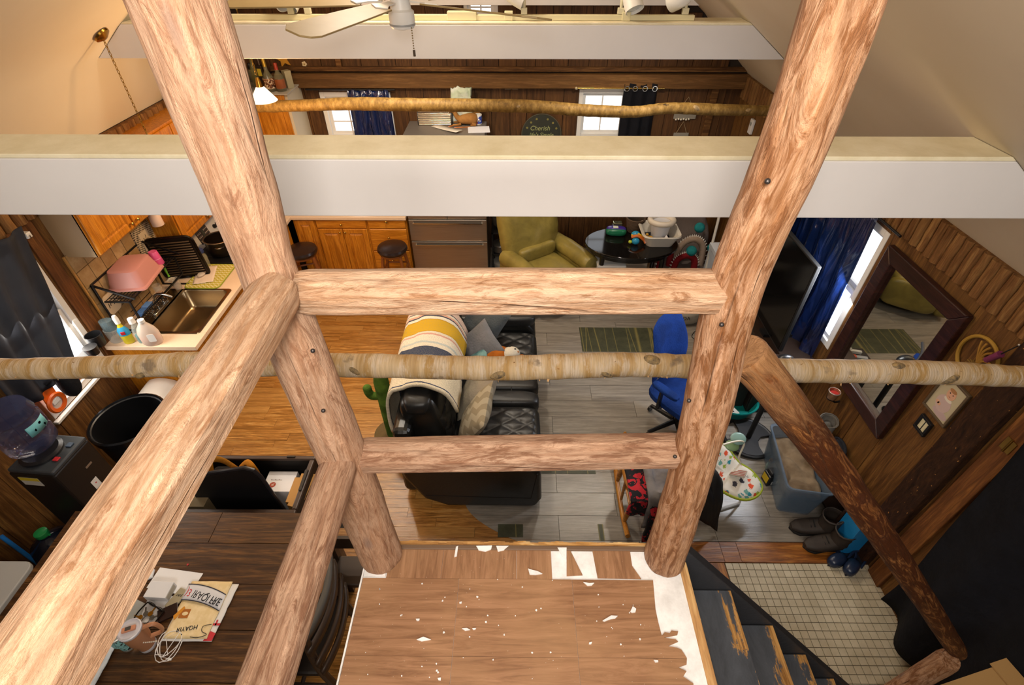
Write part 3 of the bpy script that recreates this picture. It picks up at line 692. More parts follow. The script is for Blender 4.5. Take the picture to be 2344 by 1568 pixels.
def door(parent, x0, x1, z0, z1, y, mt=None, knob=None, axis='y', name='door'):
    """raised-panel door / drawer front facing -y (axis y) or +x (axis x); local coords of parent"""
    mt = mt or m_oakcab; w_, h_ = x1 - x0, z1 - z0; c = ((x0 + x1) / 2, (z0 + z1) / 2); r = min(.055, h_ * .25)
    b = B(); rings = [(w_ / 2, h_ / 2, 0), (w_ / 2, h_ / 2, .016), (w_ / 2 - .006, h_ / 2 - .006, .02), (w_ / 2 - r, h_ / 2 - r, .02), (w_ / 2 - r - .008, h_ / 2 - r - .008, .010), (w_ / 2 - r - .03, h_ / 2 - r - .03, .018)] if name == 'door' else \
        [(w_ / 2, h_ / 2, 0), (w_ / 2, h_ / 2, .014), (w_ / 2 - .008, h_ / 2 - .008, .02)]
    vs = []
    for a, e, d in rings:
        for sx, sz in ((-1, -1), (1, -1), (1, 1), (-1, 1)):
            vs.append((c[0] + sx * a, y - d, c[1] + sz * e) if axis == 'y' else (y + d, c[0] + sx * a, c[1] + sz * e))
    k = len(rings); fs = [(4 * i + j, 4 * i + (j + 1) % 4, 4 * i + 4 + (j + 1) % 4, 4 * i + 4 + j) for i in range(k - 1) for j in range(4)] + [(0, 3, 2, 1), (4 * k - 4, 4 * k - 3, 4 * k - 2, 4 * k - 1)]
    if axis == 'x': fs = [f[::-1] for f in fs]
    o = b._add(vs, fs).out(name, mt, parent, smooth=0)
    if knob:
        kp = (knob[0], y - .02, knob[1]) if axis == 'y' else (y + .02, knob[0], knob[1])
        M = Matrix.Rotation(PI / 2, 3, 'X') if axis == 'y' else Matrix.Rotation(PI / 2, 3, 'Y')
        B().lathe([(.005, 0), (.005, .012), (.013, .018), (.014, .024), (.008, .03), (0, .031)], kp, 10, M).out('knob', m_brass, o)
    return o
# --- far run of base cabinets
def base_unit(x0, x1, label):
    t = thing('base_cabinet', label, 'cabinet', (x0, 5.42, 0), 0, 'base cabinets of the far kitchen run'); w_ = x1 - x0
    B().box(0, w_, 0, .84, .10, .868).out('body', m_oakcab, t, smooth=0); B().box(0, w_, .05, .84, 0, .10).out('plinth', m_blkm, t, smooth=0)
    return t, w_
t, w_ = base_unit(-2.62, -2.365, 'narrow oak corner base cabinet with one panel door left of the drawer unit'); door(t, .02, w_ - .01, .12, .855, 0)
t, w_ = base_unit(-2.36, -1.752, 'oak base cabinet with one wide drawer over a pair of panel doors')
door(t, .01, w_ - .01, .755, .86, 0, m_oakcabx, (w_ / 2, .81), name='drawer'); door(t, .012, w_ / 2 - .004, .12, .745, 0, None, (w_ / 2 - .03, .71)); door(t, w_ / 2 + .004, w_ - .012, .12, .745, 0, None, (w_ / 2 + .03, .71))
t, w_ = base_unit(-1.748, -1.285, 'oak base cabinet with a stack of drawers beside the steel refrigerator')
for z0, z1 in ((.755, .86), (.46, .745), (.12, .45)): door(t, .012, w_ - .012, z0, z1, 0, m_oakcabx, (w_ / 2, (z0 + z1) / 2 + .04), name='drawer')
t = thing('countertop', 'pale laminate countertop along the far kitchen run', 'countertop', (-3.38, 5.38, .87)); B().box(0, 2.10, 0, .89, 0, .04).out('slab', m_counter, t, smooth=0, bevel=.006)
B().box(.75, 2.10, .875, .89, .04, .13).out('backsplash_strip', m_counter, t, smooth=0)
t = thing('base_cabinet', 'oak corner base cabinet standing past the white range', 'cabinet', (-3.38, 5.13, 0)); B().box(0, .70, 0, .24, 0, .868).out('body', m_oakcab, t, smooth=0); door(t, .02, .22, .12, .85, .70, None, None, 'x')
t = thing('countertop', 'small pale corner countertop piece past the white range', 'countertop', (-3.38, 5.125, .87)); B().box(0, .76, 0, .25, 0, .04).out('slab', m_counter, t, smooth=0, bevel=.005)
# --- sink run
t = thing('base_cabinet', 'oak sink base cabinet below the pale countertop by the left wall', 'cabinet', (-3.38, 3.13, 0)); B().box(0, .695, 0, 1.22, .1, .70).box(0, .695, 0, .1, .7, .868).box(0, .695, .8, 1.22, .7, .868).box(.66, .695, .1, .8, .7, .868).out('body', m_oakcab, t, smooth=0)
B().box(0, .64, 0, 1.22, 0, .1).out('plinth', m_blkm, t, smooth=0)
for a, b_ in ((.02, .40), (.42, .80), (.82, 1.2)): door(t, a, b_, .12, .70, .695, None, (b_ - .04, .66), 'x')
for a, b_ in ((.02, .40), (.42, .80), (.82, 1.2)): door(t, a, b_, .73, .85, .695, m_oakcab, None, 'x', 'drawer')
ct = thing('countertop', 'pale laminate countertop holding the sink along the left wall', 'countertop', (-3.385, 3.095, .87))
SX0, SX1, SY0, SY1 = .265, .70, .19, .80      # sink cut-out, local
B().box(0, .765, 0, SY0, 0, .04).box(0, .765, SY1, 1.265, 0, .04).box(0, SX0, SY0, SY1, 0, .04).box(SX1, .765, SY0, SY1, 0, .04).out('slab', m_counter, ct, smooth=0, bevel=.004)
sk = thing('sink', 'single-bowl stainless kitchen sink with a round drain', 'sink', (-3.385, 3.095, .912))
cx, cy = (SX0 + SX1) / 2, (SY0 + SY1) / 2; b = B(); rings = [(.475, .66, .000, .03), (.47, .655, .006, .03), (.425, .61, .006, .05), (.415, .60, -.004, .05), (.395, .58, -.16, .05), (.34, .52, -.185, .04)]
vs = []
for w0, h0, z, r in rings: vs += [(cx + x, cy + y, z) for x, y in rr(w0, h0, r)]
k = len(rr(1, 1, .1)); fs = [(i * k + j, i * k + (j + 1) % k, (i + 1) * k + (j + 1) % k, (i + 1) * k + j) for i in range(len(rings) - 1) for j in range(k)] + [tuple((len(rings) - 1) * k + j for j in range(k))]
b._add(vs, fs).out('bowl', P('#a5906f', .28, 1), sk, smooth=50)
B().lathe([(.045, 0), (.042, .004), (.032, .003), (.028, -.004)], (cx + .10, cy - .14, -.184), 20).out('drain', m_blk, sk)
B().box(SX0 - .13, SX0 - .0, SY0 - .02, SY1 + .02, 0, .006).out('deck', P('#b5a183', .25, 1), sk, smooth=0, bevel=.002)
fa = thing('faucet', 'chrome kitchen faucet with two handles behind the sink', 'faucet', (-3.18, 3.60, .918))
B().box(-.03, .03, -.11, .11, 0, .018).out('base', m_chrome, fa, bevel=.006)
B().tube(bez([(0, 0, .01), (0, 0, .10), (.03, 0, .15), (.10, 0, .16), (.17, 0, .13)]), .011, 10).out('spout', m_chrome, fa)
for y in (-.085, .085): B().lathe([(.018, 0), (.02, .02), (.012, .04)], (0, y, .018), 12).box(-.006, .05, y - .006, y + .006, .052, .06).out('handle', m_chrome, fa)
# --- range
rg = thing('range', 'white kitchen range with black cooktop and keypad backguard', 'stove', (-3.372, 4.37, 0))
B().box(.02, .68, 0, .745, 0, .90).out('body', m_wht, rg, smooth=0, bevel=.006); B().box(.06, .70, .0, .745, .90, .922).out('cooktop', m_blk, rg, smooth=0, bevel=.006)
bgm = Matrix(((1, 0, 0, 0), (0, 0, 1, 0), (0, 1, 0, 0), (0, 0, 0, 1)))
bgd = B().prism([(.0, .92), (.10, .92), (.055, 1.10), (.0, 1.10)], 0, .745, bgm).out('backguard', m_wht, rg, smooth=0, bevel=.006)
sl = Matrix.Translation((.0795, .47, 1.012)) @ Matrix.Rotation(PI / 2 - .245, 4, 'Y').inverted().to_4x4()
def on_guard(y, f, d): return Vector((.10 - .045 * f + d * .97, y, .92 + .18 * f + d * .24))
def gq(y0, y1, f0, f1, d0, d1, b): b._add([on_guard(y0, f0, d0), on_guard(y1, f0, d0), on_guard(y1, f1, d0), on_guard(y0, f1, d0), on_guard(y0, f0, d1), on_guard(y1, f0, d1), on_guard(y1, f1, d1), on_guard(y0, f1, d1)], [(0, 3, 2, 1), (4, 5, 6, 7), (0, 1, 5, 4), (1, 2, 6, 5), (2, 3, 7, 6), (3, 0, 4, 7)]); return b
kp_ = gq(.29, .50, .18, .92, -.002, .003, B()).out('keypad', P('#2a1a12', .3), rg, smooth=0)
kb = B()
for i in range(8):
    for j in range(3):
        if i not in (3, 4): gq(.305 + i * .0245, .318 + i * .0245, .30 + j * .2, .38 + j * .2, .003, .0042, kb)
o = kb.out('key', P('#b9ad9c', .5), rg, smooth=0); o['kind'] = 'stuff'
gq(.39, .42, .45, .8, .003, .0042, B()).out('display', P('#2f3a22', .3), rg, smooth=0)
Mk = Matrix.Rotation(1.32, 3, 'Y')
for y, f in ((.06, .45), (.115, .45), (.61, .45), (.67, .45)): B().lathe([(.022, 0), (.022, .012), (.017, .03), (0, .031)], on_guard(y, f, 0), 14, Mk).out('burner_knob', m_blk, rg)
for x, y, r in ((.26, .2, .10), (.52, .2, .08), (.26, .55, .08), (.52, .55, .10)): B().lathe([(r, 0), (r, .002), (r - .008, .002)], (x, y, .9225), 24, cap=False).out('burner_ring', P('#3a3a3c', .5), rg)
for i in range(1): B().tube([(.71, .08, .78), (.73, .08, .78), (.73, .66, .78), (.71, .66, .78)], .01, 8).out('oven_handle', m_wht, rg)
pt = thing('stock_pot', 'dark stock pot with pale rim and loop handles standing on the range', 'pot', (-3.03, 4.57, .923))
B().lathe([(.10, 0), (.125, .01), (.135, .06), (.137, .16), (.140, .168), (.132, .168), (.13, .06), (.11, .012), (0, .012)], n=32).out('body', P('#2a2017', .3, .6), pt)
B().lathe([(.137, .162), (.143, .166), (.143, .172), (.131, .172), (.131, .166)], n=32, cap=False).out('rim', P('#d5c7b4', .25, .9), pt)
for s in (-1, 1): B().tube(bez([(s * .05 * .7 - .02, -.132 * s, .13), (s * .05, -.175 * s, .14), (.06 + s * .03, -.165 * s, .14), (.075 + s * .02, -.118 * s, .13)], 6), .006, 8).out('handle', m_chrome, pt)
# --- wall cabinets
def wall_unit(name, label, y0, y1, z0, z1, nd, knobs):
    t = thing(name, label, 'cabinet', (-3.39, y0, z0), 0, 'oak wall cabinets on the left wall'); h = z1 - z0; w_ = y1 - y0
    B().box(0, .255, 0, w_, 0, h).out('body', m_side, t, smooth=0); B().box(.245, .258, .0, w_, .0, h).out('face_frame', m_oakcab, t, smooth=0)
    for i in range(nd):
        a, b_ = w_ * i / nd + .012, w_ * (i + 1) / nd - .006
        door(t, a, b_, .012, h - .02, .258, None, ((b_ - .03) if knobs[i] > 0 else a + .03, .06), 'x')
    return t
wall_unit('wall_cabinet', 'oak wall cabinet with a grey end panel beside the left window', 3.275, 4.18, 1.645, 2.20, 2, (1, -1))
t = thing('wall_cabinet', 'plain orange-oak wall cabinet hanging lower over the range', 'cabinet', (-3.39, 4.21, 1.22), 0, 'oak wall cabinets on the left wall')
B().box(0, .255, 0, .98, 0, .96).out('body', m_oakcab, t, smooth=0); door(t, .012, .48, .015, .94, .255, None, (.44, .07), 'x'); door(t, .495, .97, .015, .94, .255, None, (.53, .07), 'x')
wc = thing('paper_cup', 'white cup hanging upside down at the oak side panel above the dish rack', 'cup', (-3.25, 4.16, 1.45)); B().lathe([(.05, 0), (.048, .10), (.035, .115), (0, .116)], n=20).out('body', P('#e3c8b6', .5), wc)
B().tube([(-.01, .0, .11), (-.01, .0, .19)], .004, 6).out('hook', m_brass, wc)
# tiles of the splashback
t = NT('tan_wall_tile'); n_ = t.noise(t.co('pos'), 7, 5, .7); c = t.ramp(n_, [(.3, '#8f7148'), (.5, '#ac8d60'), (.7, '#c4a87d')]); c = t.mix(t.math('MULTIPLY', t.rnd(), .45), c, '#836238'); m_btile = t.done(c, .4, 0, .4)
b = B().box(XL + .018, XL + .026, 3.255, 4.36, .912, 1.66); sp = thing('splashback', 'tan tiled splashback with trowelled grout behind the dish rack', 'splashback', (0, 0, 0)); b.out('grout', P('#7b6547', .9), sp, smooth=0)
B().box(XL + .018, XL + .03, 3.24, 3.255, .912, 1.66).out('edge_trim', P('#b98848', .5), sp, smooth=0)
for i in range(8):
    for j in range(5):
        sy = .14; off = 0
        piece('tile', sp, (XL + .030, 3.255 + (i + .5) * .138, .912 + (j + .5) * .15), (.008, .131, .143), m_btile)
# gingham sign
t = NT('gingham_print'); tc = t.co('Object', (1, 1, 1)); ch1 = t.n('ShaderNodeTexChecker'); t.set(ch1.inputs['Vector'], tc); ch1.inputs['Scale'].default_value = 85; ch1.inputs[1].default_value = lin('#17130f'); ch1.inputs[2].default_value = lin('#d9c6a4')
m_ging = t.done(ch1.outputs[0], .6)
gs = thing('gingham_sign', 'black gingham framed kitchen sign hanging on the tiles behind the dish rack', 'sign', (XL + .036, 4.06, 1.36))
B().box(0, .012, -.125, .125, -.125, .125).out('board', m_ging, gs, smooth=0); B().box(.012, .015, -.065, .065, -.09, .075).out('card', P('#cdbb9d', .6), gs, smooth=0)
b = B(); b.bar((.016, -.03, -.02), (.016, .03, .0), .004).bar((.016, -.01, -.04), (.016, .012, .04), .003).bar((.016, .02, -.03), (.016, -.03, .02), .003).out('drawing', m_blkm, gs, smooth=0)
# --- dish rack over the back of the counter
dr = thing('dish_rack', 'black two-tier wire dish rack standing behind the sink', 'dish rack', (0, 0, .912))
m_wire = P('#131214', .4, .3)
y0, y1, x0, x1, zt = 3.30, 4.00, -3.36, -3.13, .33
for y in (y0, y1):
    B().bar((x0, y, 0), (x0, y, .46), .014).bar((x0, y, .46), (x1 + .06, y, zt), .014).bar((x0, y, .30), (x1, y, .30), .012).bar((x1, y, .30), (x1, y - .0, .12), .012).bar((x0, y, .002), (x1 + .02, y, .002), .014).out('side_frame', m_wire, dr, smooth=0)
wb = B()
for i in range(9): z = .30; x = x0 + (x1 - x0) * i / 8; wb.bar((x, y0, z), (x, y1, z), .005)
for i in range(15): y = y0 + (y1 - y0) * i / 14; wb.bar((x0, y, .30), (x1, y, .30), .005)
o = wb.out('upper_shelf', m_wire, dr, smooth=0); o['kind'] = 'stuff'
wb = B()
for z in (.07, .11, .15): wb.bar((x1 + .01, y0 + .06, z), (x1 + .01, y0 + .36, z), .004); wb.bar((x1 - .10, y0 + .06, z), (x1 - .10, y0 + .36, z), .004)
for i in range(12): y = y0 + .06 + .3 * i / 11; wb.bar((x1 + .01, y, .07), (x1 + .01, y, .15), .003); wb.bar((x1 + .01, y, .07), (x1 - .1, y, .07), .003)
o = wb.out('lower_basket', m_wire, dr, smooth=0); o['kind'] = 'stuff'
B().bar((x1, y0, .12), (x1, y1, .12), .012).bar((x0, y0, .46), (x0, y1, .46), .012).bar((x1, y0, .30), (x1, y1, .30), .012).out('rail', m_wire, dr, smooth=0)
sp_ = thing('sponge', 'blue dish sponges lying in the lower rack basket', 'sponge', (-3.175, 3.45, 1.01)); B().box(-.03, .03, -.09, -.005, 0, .035).out('block', fabric('#41618f'), sp_, smooth=0, bevel=.006); B().box(-.03, .028, .003, .085, 0, .04).out('block', fabric('#5d7dab'), sp_, smooth=0, bevel=.006)
bs = thing('wash_basin', 'pink plastic wash basin turned upside down on the dish rack', 'basin', (-3.25, 3.62, 1.225), .12)
k = len(rr(1, 1, .1)); vs = []; rings = [(.30, .38, 0, .03), (.315, .395, .0, .03), (.31, .39, .012, .03), (.285, .36, .02, .045), (.235, .30, .15, .05), (.20, .265, .158, .05)]
for w0, h0, z, r in rings: vs += [(x, y, z) for x, y in rr(w0, h0, r)]
B()._add(vs, [(i * k + j, i * k + (j + 1) % k, (i + 1) * k + (j + 1) % k, (i + 1) * k + j) for i in range(len(rings) - 1) for j in range(k)] + [tuple((len(rings) - 1) * k + j for j in range(k))]).out('tub', P('#cf8f86', .45), bs, smooth=35)
pc = thing('pink_cup', 'bright pink plastic cup upside down on the rack behind the basin', 'cup', (-3.19, 3.86, 1.225)); B().lathe([(.048, 0), (.05, .004), (.036, .12), (.033, .124), (0, .125)], n=22).out('body', P('#d9568c', .35), pc); B().lathe([(.0435, .055), (.0445, .058), (.0425, .062)], n=22, cap=False).out('band', P('#e58cb0', .35), pc)
gt = thing('roasting_rack', 'black slatted roasting tray propped on end behind the counter mat', 'tray', (-3.17, 4.12, .914)); RM = Matrix.Translation((0, 0, .0)) @ Matrix.Rotation(math.radians(12), 4, 'Z') @ Matrix.Rotation(math.radians(8), 4, 'X')
ol = [(x, z + .235) for x, z in rr(.40, .46, .06, 5)]; MX = RM @ Matrix(((1, 0, 0, 0), (0, 0, 1, 0), (0, 1, 0, 0), (0, 0, 0, 1)))
B().tube([MX @ Vector((x, z, 0)) for x, z in ol], .012, 8, closed=True).out('rim', P('#1c140e', .25, .5), gt); B().prism(ol, -.002, .006, MX).out('pan', P('#241a12', .35, .4), gt, smooth=0)
for i in range(14): z = .05 + .028 * i; B().tube([RM @ Vector((-.17, -.01, z)), RM @ Vector((.17, -.01, z))], .007, 6).out('slat', P('#6a543a', .3, .6), gt)
br = thing('dish_brush', 'green-handled dish brush with white bristles leaning on the slatted tray', 'brush', (-3.23, 3.95, 1.02))
B().tube(bez([(0, 0, .01), (-.01, .01, .09), (-.03, .05, .22)], 6), [.012, .008, .007, .006, .009, .010, .009, .011, .011, .011, .012, .01, .009], 8).out('handle', P('#6fae2c', .4), br)
b = B(); 
for i in range(70):
    a, e = random.uniform(0, 2 * PI), random.uniform(.15, 1.2); d = Vector((math.sin(e) * math.cos(a) + .25, math.sin(e) * math.sin(a) - .3, -math.cos(e) * .9)).normalized(); b.bar(d * .012, d * .042, .003)
o = b.out('bristles', P('#dfdccb', .6), br, smooth=0); o['kind'] = 'stuff'
B().bar((-.01, .0, -.10), (.01, .02, .0), .008).out('prop', m_wire, br, smooth=0)
pl = thing('sign_plaque', 'cream kitchen plaque with black script tucked at the near end of the rack', 'plaque', (-3.345, 3.36, 1.16)); B().prism(rr(.17, .15, .04), 0, .012, Matrix.Rotation(PI / 2, 4, 'Y')).out('board', P('#d9bf9d', .5), pl, smooth=0)
b = B(); [b.bar((.0135, -.05 + .02 * i, -.02 + .01 * (i % 3)), (.0135, -.04 + .02 * i, .02 - .008 * (i % 2)), .004) for i in range(6)]; b.out('script', m_blkm, pl, smooth=0)
for nm, lb, x, y, r, a in (('serving_spoon', 'black kitchen ladle hanging at the near end of the dish rack', -3.335, 3.275, .04, 1),):
    sn = thing(nm, lb, 'ladle', (x, y, 1.0)); B().ell((0, 0, 0), (.035, .02, .05), 14, 8).out('bowl', m_blk, sn); B().tube([(0, 0, .04), (-.01, .02, .38)], .007, 8).out('handle', m_blk, sn)
# --- counter things
t = NT('chevron_mat'); v = t.co('Object', (1, 1, 1)); sp3 = t.n('ShaderNodeSeparateXYZ'); t.set(sp3.inputs[0], v)
tri = t.math('PINGPONG', sp3.outputs[0], .02); ph = t.math('FRACT', t.math('MULTIPLY', t.math('ADD', sp3.outputs[1], tri), 26.0)); m_chev = t.done(t.ramp(ph, [(0, '#b9ab3c'), (.62, '#d9d0a0')], True), .9)
mt_ = thing('drying_mat', 'yellow-green chevron drying mat on the counter by the range', 'mat', (-2.965, 4.13, .912)); B().prism(rr(.33, .42, .05), 0, .008).out('pad', m_chev, mt_, smooth=0); B().tube([(x, y, .006) for x, y in rr(.33, .42, .05)], .005, 6, closed=True).out('piping', P('#93a02a', .8), mt_)
pw = thing('paper_towel', 'wrinkled white paper towel lying over the chevron mat', 'paper', (-3.02, 4.14, .922), .3); B().grid(lambda u, v: ((u - .5) * .18, (v - .5) * .30, .006 + .006 * mnoise.noise(Vector((u * 5, v * 6, 0)))), 10, 14, .002).out('sheet', P('#ead6c2', .8), pw)
ut = thing('plastic_ladle', 'clear plastic scoop lying on the paper towel', 'scoop', (-3.06, 4.16, .95)); B().ell((0, .05, 0), (.03, .04, .015), 14, 8).out('bowl', P('#efe0d0', .2, alpha=.7), ut); B().ell((.02, -.04, 0), (.035, .05, .015), 14, 8).out('lid', P('#efe0d0', .2, alpha=.6), ut)
jr = thing('jar', 'clear jar with a round navy lid beside the stock pot', 'jar', (-3.10, 4.30, .915)); B().lathe([(.05, 0), (.055, .01), (.055, .12), (.038, .145), (.038, .16)], n=24).out('glass', P('#c9c3a4', .05, alpha=.35), jr); B().lathe([(.046, .16), (.048, .165), (.046, .19), (.03, .198), (0, .199)], n=24).out('lid', P('#3a4672', .35), jr)
bl = thing('baby_bottle', 'small dark bottle behind the navy-lidded jar', 'bottle', (-3.2, 4.30, .915)); B().lathe([(.028, 0), (.03, .01), (.03, .11), (.013, .14), (.013, .17), (0, .17)], n=16).out('body', P('#3a2a1c', .15), bl); B().lathe([(.015, .17), (.015, .19), (0, .19)], n=12).out('cap', m_blk, bl)
gl = thing('drinking_glass', 'clear drinking glass with orange drink behind the faucet', 'glass', (-3.27, 3.80, .915)); B().lathe([(.028, 0), (.036, .12), (.034, .12), (.027, .006)], n=20).out('glass', P('#e7d9c4', .04, alpha=.3), gl); B().lathe([(.027, .006), (.03, .04), (0, .04)], n=20).out('drink', P('#e08a2a', .2), gl)
gl2 = thing('drinking_glass', 'empty clear tumbler beside the faucet near the tray foot', 'glass', (-3.17, 3.92, .915)); B().lathe([(.03, 0), (.037, .11), (.035, .11), (.028, .006)], n=20).out('glass', P('#d9cbb8', .04, alpha=.35), gl2)
# bottles at the near end
sb = thing('spray_bottle', 'yellow and blue cleaner bottle with a white top at the near end of the counter', 'bottle', (-3.185, 3.15, .912), .4); B().lathe([(.036, 0), (.04, .01), (.041, .09), (.03, .15), (.016, .18), (.016, .20)], n=20, M=Matrix.Diagonal((1, .7, 1))).out('body', P('#d3c22d', .3), sb); B().lathe([(.0415, .085), (.0405, .13), (.024, .165)], n=20, M=Matrix.Diagonal((1, .72, 1)), cap=False).out('label', P('#3aa0d0', .35), sb); B().box(-.015, .015, -.034, -.02, .10, .13).out('logo_patch', P('#b9252f', .4), sb, bevel=.003); B().lathe([(.019, .20), (.02, .25), (.014, .275), (0, .277)], n=16).out('cap', m_wht, sb)
tb_ = thing('mouthwash_bottle', 'clear bottle of teal soap with a white cap beside the yellow cleaner', 'bottle', (-3.085, 3.17, .912)); B().lathe([(.034, 0), (.036, .006), (.036, .07)], n=20).out('soap', P('#1e7f86', .2), tb_); B().lathe([(.036, 0), (.038, .01), (.038, .12), (.02, .17), (.018, .19)], n=20).out('body', P('#cfd6d0', .06, alpha=.3), tb_); B().lathe([(.025, .19), (.022, .235), (0, .236)], n=18).out('cap', m_wht, tb_)
jg = thing('soap_refill_jug', 'big translucent refill jug with pink soap in its bottom', 'jug', (-2.985, 3.145, .912), .25); MJ = Matrix.Diagonal((1.15, .72, 1))
B().lathe([(.058, .003), (.064, .012), (.066, .055), (0, .055)], n=24, M=MJ).out('soap', P('#e08a72', .3), jg); B().lathe([(.06, 0), (.067, .012), (.069, .11), (.055, .16), (.03, .20), (.022, .215)], n=24, M=MJ).out('body', P('#e6d3c2', .25, alpha=.72), jg); B().lathe([(.025, .215), (.025, .24), (0, .241)], n=18).out('cap', m_wht, jg); B().prism(rr(.055, .075, .012), 0, .002, Matrix.Translation((.03, -.0515, .085)) @ Matrix.Rotation(PI / 2, 4, 'X')).out('label', P('#ece9e3', .5), jg, smooth=0)
bx = thing('clear_canister', 'clear plastic canister by the wall at the end of the counter', 'canister', (-3.30, 3.17, .912)); B().lathe([(.05, 0), (.055, .008), (.06, .12), (.057, .12)], n=20, M=Matrix.Diagonal((1, .8, 1))).out('tub', P('#bcc4c4', .08, alpha=.4), bx); B().lathe([(.052, .125), (.05, .21), (0, .212)], (0, 0, 0), 20, Matrix.Diagonal((1, .8, 1))).out('bottle', P('#6b7f86', .15, alpha=.6), bx)
# --- refrigerator and the things on it
rf = thing('refrigerator', 'wide stainless refrigerator with two freezer drawers at the far wall', 'refrigerator', (-1.25, 5.40, 0))
B().box(.005, .905, .02, .74, 0, 1.75).out('body', P('#8f8a84', .4, .5), rf, smooth=0, bevel=.01)
for z0, z1 in ((.10, .60), (.61, .885)):
    d = B().box(0, .91, -.03, .02, z0, z1).out('drawer', m_steel, rf, smooth=0, bevel=.006); B().box(.06, .85, -.034, -.028, z1 - .035, z1 - .012).out('recess', P('#4a423a', .5), d, smooth=0); B().box(.05, .86, -.05, -.03, z1 - .045, z1 - .035).out('handle', P('#d9d6cf', .2, 1), d, smooth=0)
for x0, x1 in ((0, .452), (.458, .91)): d = B().box(x0, x1, -.03, .02, .895, 1.745).out('door', m_steel, rf, smooth=0, bevel=.006); B().box(.455 - (.03 if x0 == 0 else -.015), .455 - (.015 if x0 == 0 else -.03), -.05, -.03, 1.0, 1.6).out('handle', P('#d9d6cf', .2, 1), d, smooth=0)
ZF = 1.752
bb_ = thing('bread_box', 'stainless roll-top bread box on the refrigerator', 'bread box', (-.93, 6.07, ZF)); prof = [(-.10, 0)] + [(-.10 + .09 * (1 - math.cos(a)) , .04 + .13 * math.sin(a)) for a in [i * PI / 16 for i in range(9)]] + [(.10, .17), (.10, 0)]
MB_ = Matrix(((0, 0, 1, 0), (1, 0, 0, 0), (0, 1, 0, 0), (0, 0, 0, 1))); t = NT('ribbed_steel'); wv = t.wave(t.co('Object'), 14, 0, 0, 'BANDS', 'Z'); t.bump(wv, .8, .01); m_rib = t.done('#b7a893', .25, 1)
B().prism(prof, -.185, .185, MB_).out('shell', m_rib, bb_, smooth=30)
for x in (-.19, .185): B().prism(prof, x, x + .012, MB_).out('end_cap', P('#2a2420', .4), bb_, smooth=0)
pp = thing('paper_sheet', 'white sheets of paper lying at the front of the refrigerator top', 'paper', (-.42, 5.83, ZF), .1); B().box(-.12, .12, -.1, .1, 0, .004).out('sheet', P('#e9ebf2', .7), pp, smooth=0)
pp = thing('paper_sheet', 'long curled card lying across the middle of the refrigerator top', 'paper', (-.78, 5.84, ZF), -.7); B().grid(lambda u, v: ((u - .5) * .4, (v - .5) * .10, .003 + .02 * u * u), 8, 2, .002).out('sheet', P('#d9d3c6', .7), pp)
for x, y, rz, lb in ((-.69, 5.97, .6, 'orange pencil pointing at the toy deer on the refrigerator'), (-.60, 5.90, .12, 'orange pencil lying in front of the toy deer on the refrigerator')):
    pn = thing('pencil', lb, 'pencil', (x, y, ZF + .005), rz); B().tube([(-.085, 0, 0), (.07, 0, 0)], .0045, 6).out('barrel', P('#e0801e', .4), pn); B().tube([(.07, 0, 0), (.088, 0, 0)], [.0045, .0006], 6).out('tip', P('#d8b384', .6), pn); B().tube([(-.10, 0, 0), (-.085, 0, 0)], .0048, 6).out('eraser', P('#cf8f86', .6), pn)
fx = thing('toy_deer', 'tan toy fawn lying on the refrigerator beside the mug', 'toy animal', (-.60, 6.0, ZF)); m_fawn = fabric('#a87a44', '#8a5f30', 40)
B().tube(bez([(.16, 0, .05), (.08, 0, .065), (-.02, 0, .06), (-.07, 0, .085), (-.10, 0, .14)], 6), [.02, .04, .055, .06, .062, .064, .062, .06, .058, .055, .052, .05, .048, .045, .04, .036, .032, .03, .028, .027, .026, .025, .025, .025, .025], 14).out('body', m_fawn, fx); B().ell((-.115, -.005, .155), (.035, .024, .026), 14, 10).ell((-.145, -.008, .147), (.018, .014, .013), 10, 8).out('head', m_fawn, fx)
for s in (-1, 1): B().ell((-.10, s * .022, .185), (.008, .006, .022), 8, 6, M=Matrix.Rotation(s * -.5, 3, 'X')).out('ear', m_fawn, fx); B().tube(bez([(-.03, s * .04, .02), (-.07, s * .05, .015), (-.12, s * .05, .012)], 5), [.016, .015, .014, .013, .012, .011, .011, .010, .010, .010, .010], 8).out('leg', m_fawn, fx); B().tube(bez([(.10, s * .045, .03), (.14, s * .055, .015), (.08, s * .06, .012)], 5), [.022, .02, .018, .016, .014, .012, .012, .011, .010, .010, .010], 8).out('leg', m_fawn, fx)
B().ell((.17, 0, .045), (.02, .014, .016), 8, 6).out('tail', P('#3a2a1c', .8), fx)
mg = thing('mug', 'white mug with a blue and red print on the refrigerator', 'mug', (-.435, 6.03, ZF)); B().lathe([(.038, 0), (.042, .006), (.042, .105), (.038, .105), (.037, .01), (0, .01)], n=24).out('cup', m_wht, mg); B().tube(bez([(-.04, 0, .085), (-.07, 0, .085), (-.075, 0, .05), (-.06, 0, .025), (-.04, 0, .025)], 5), .006, 8).out('handle', m_wht, mg)
t = NT('mug_print'); vv = t.voro(t.co('Object'), 28, 'F1', 'Color'); sp4 = t.n('ShaderNodeSeparateColor'); t.set(sp4.inputs[0], vv); m_mug = t.done(t.ramp(sp4.outputs[0], [(0, '#31479a'), (.4, '#a93446'), (.65, '#e6e3ea'), (.8, '#3c3f8f')], True), .4); B().lathe([(.0425, .012), (.0427, .07), (.0425, .09)], n=24, cap=False).out('print', m_mug, mg)
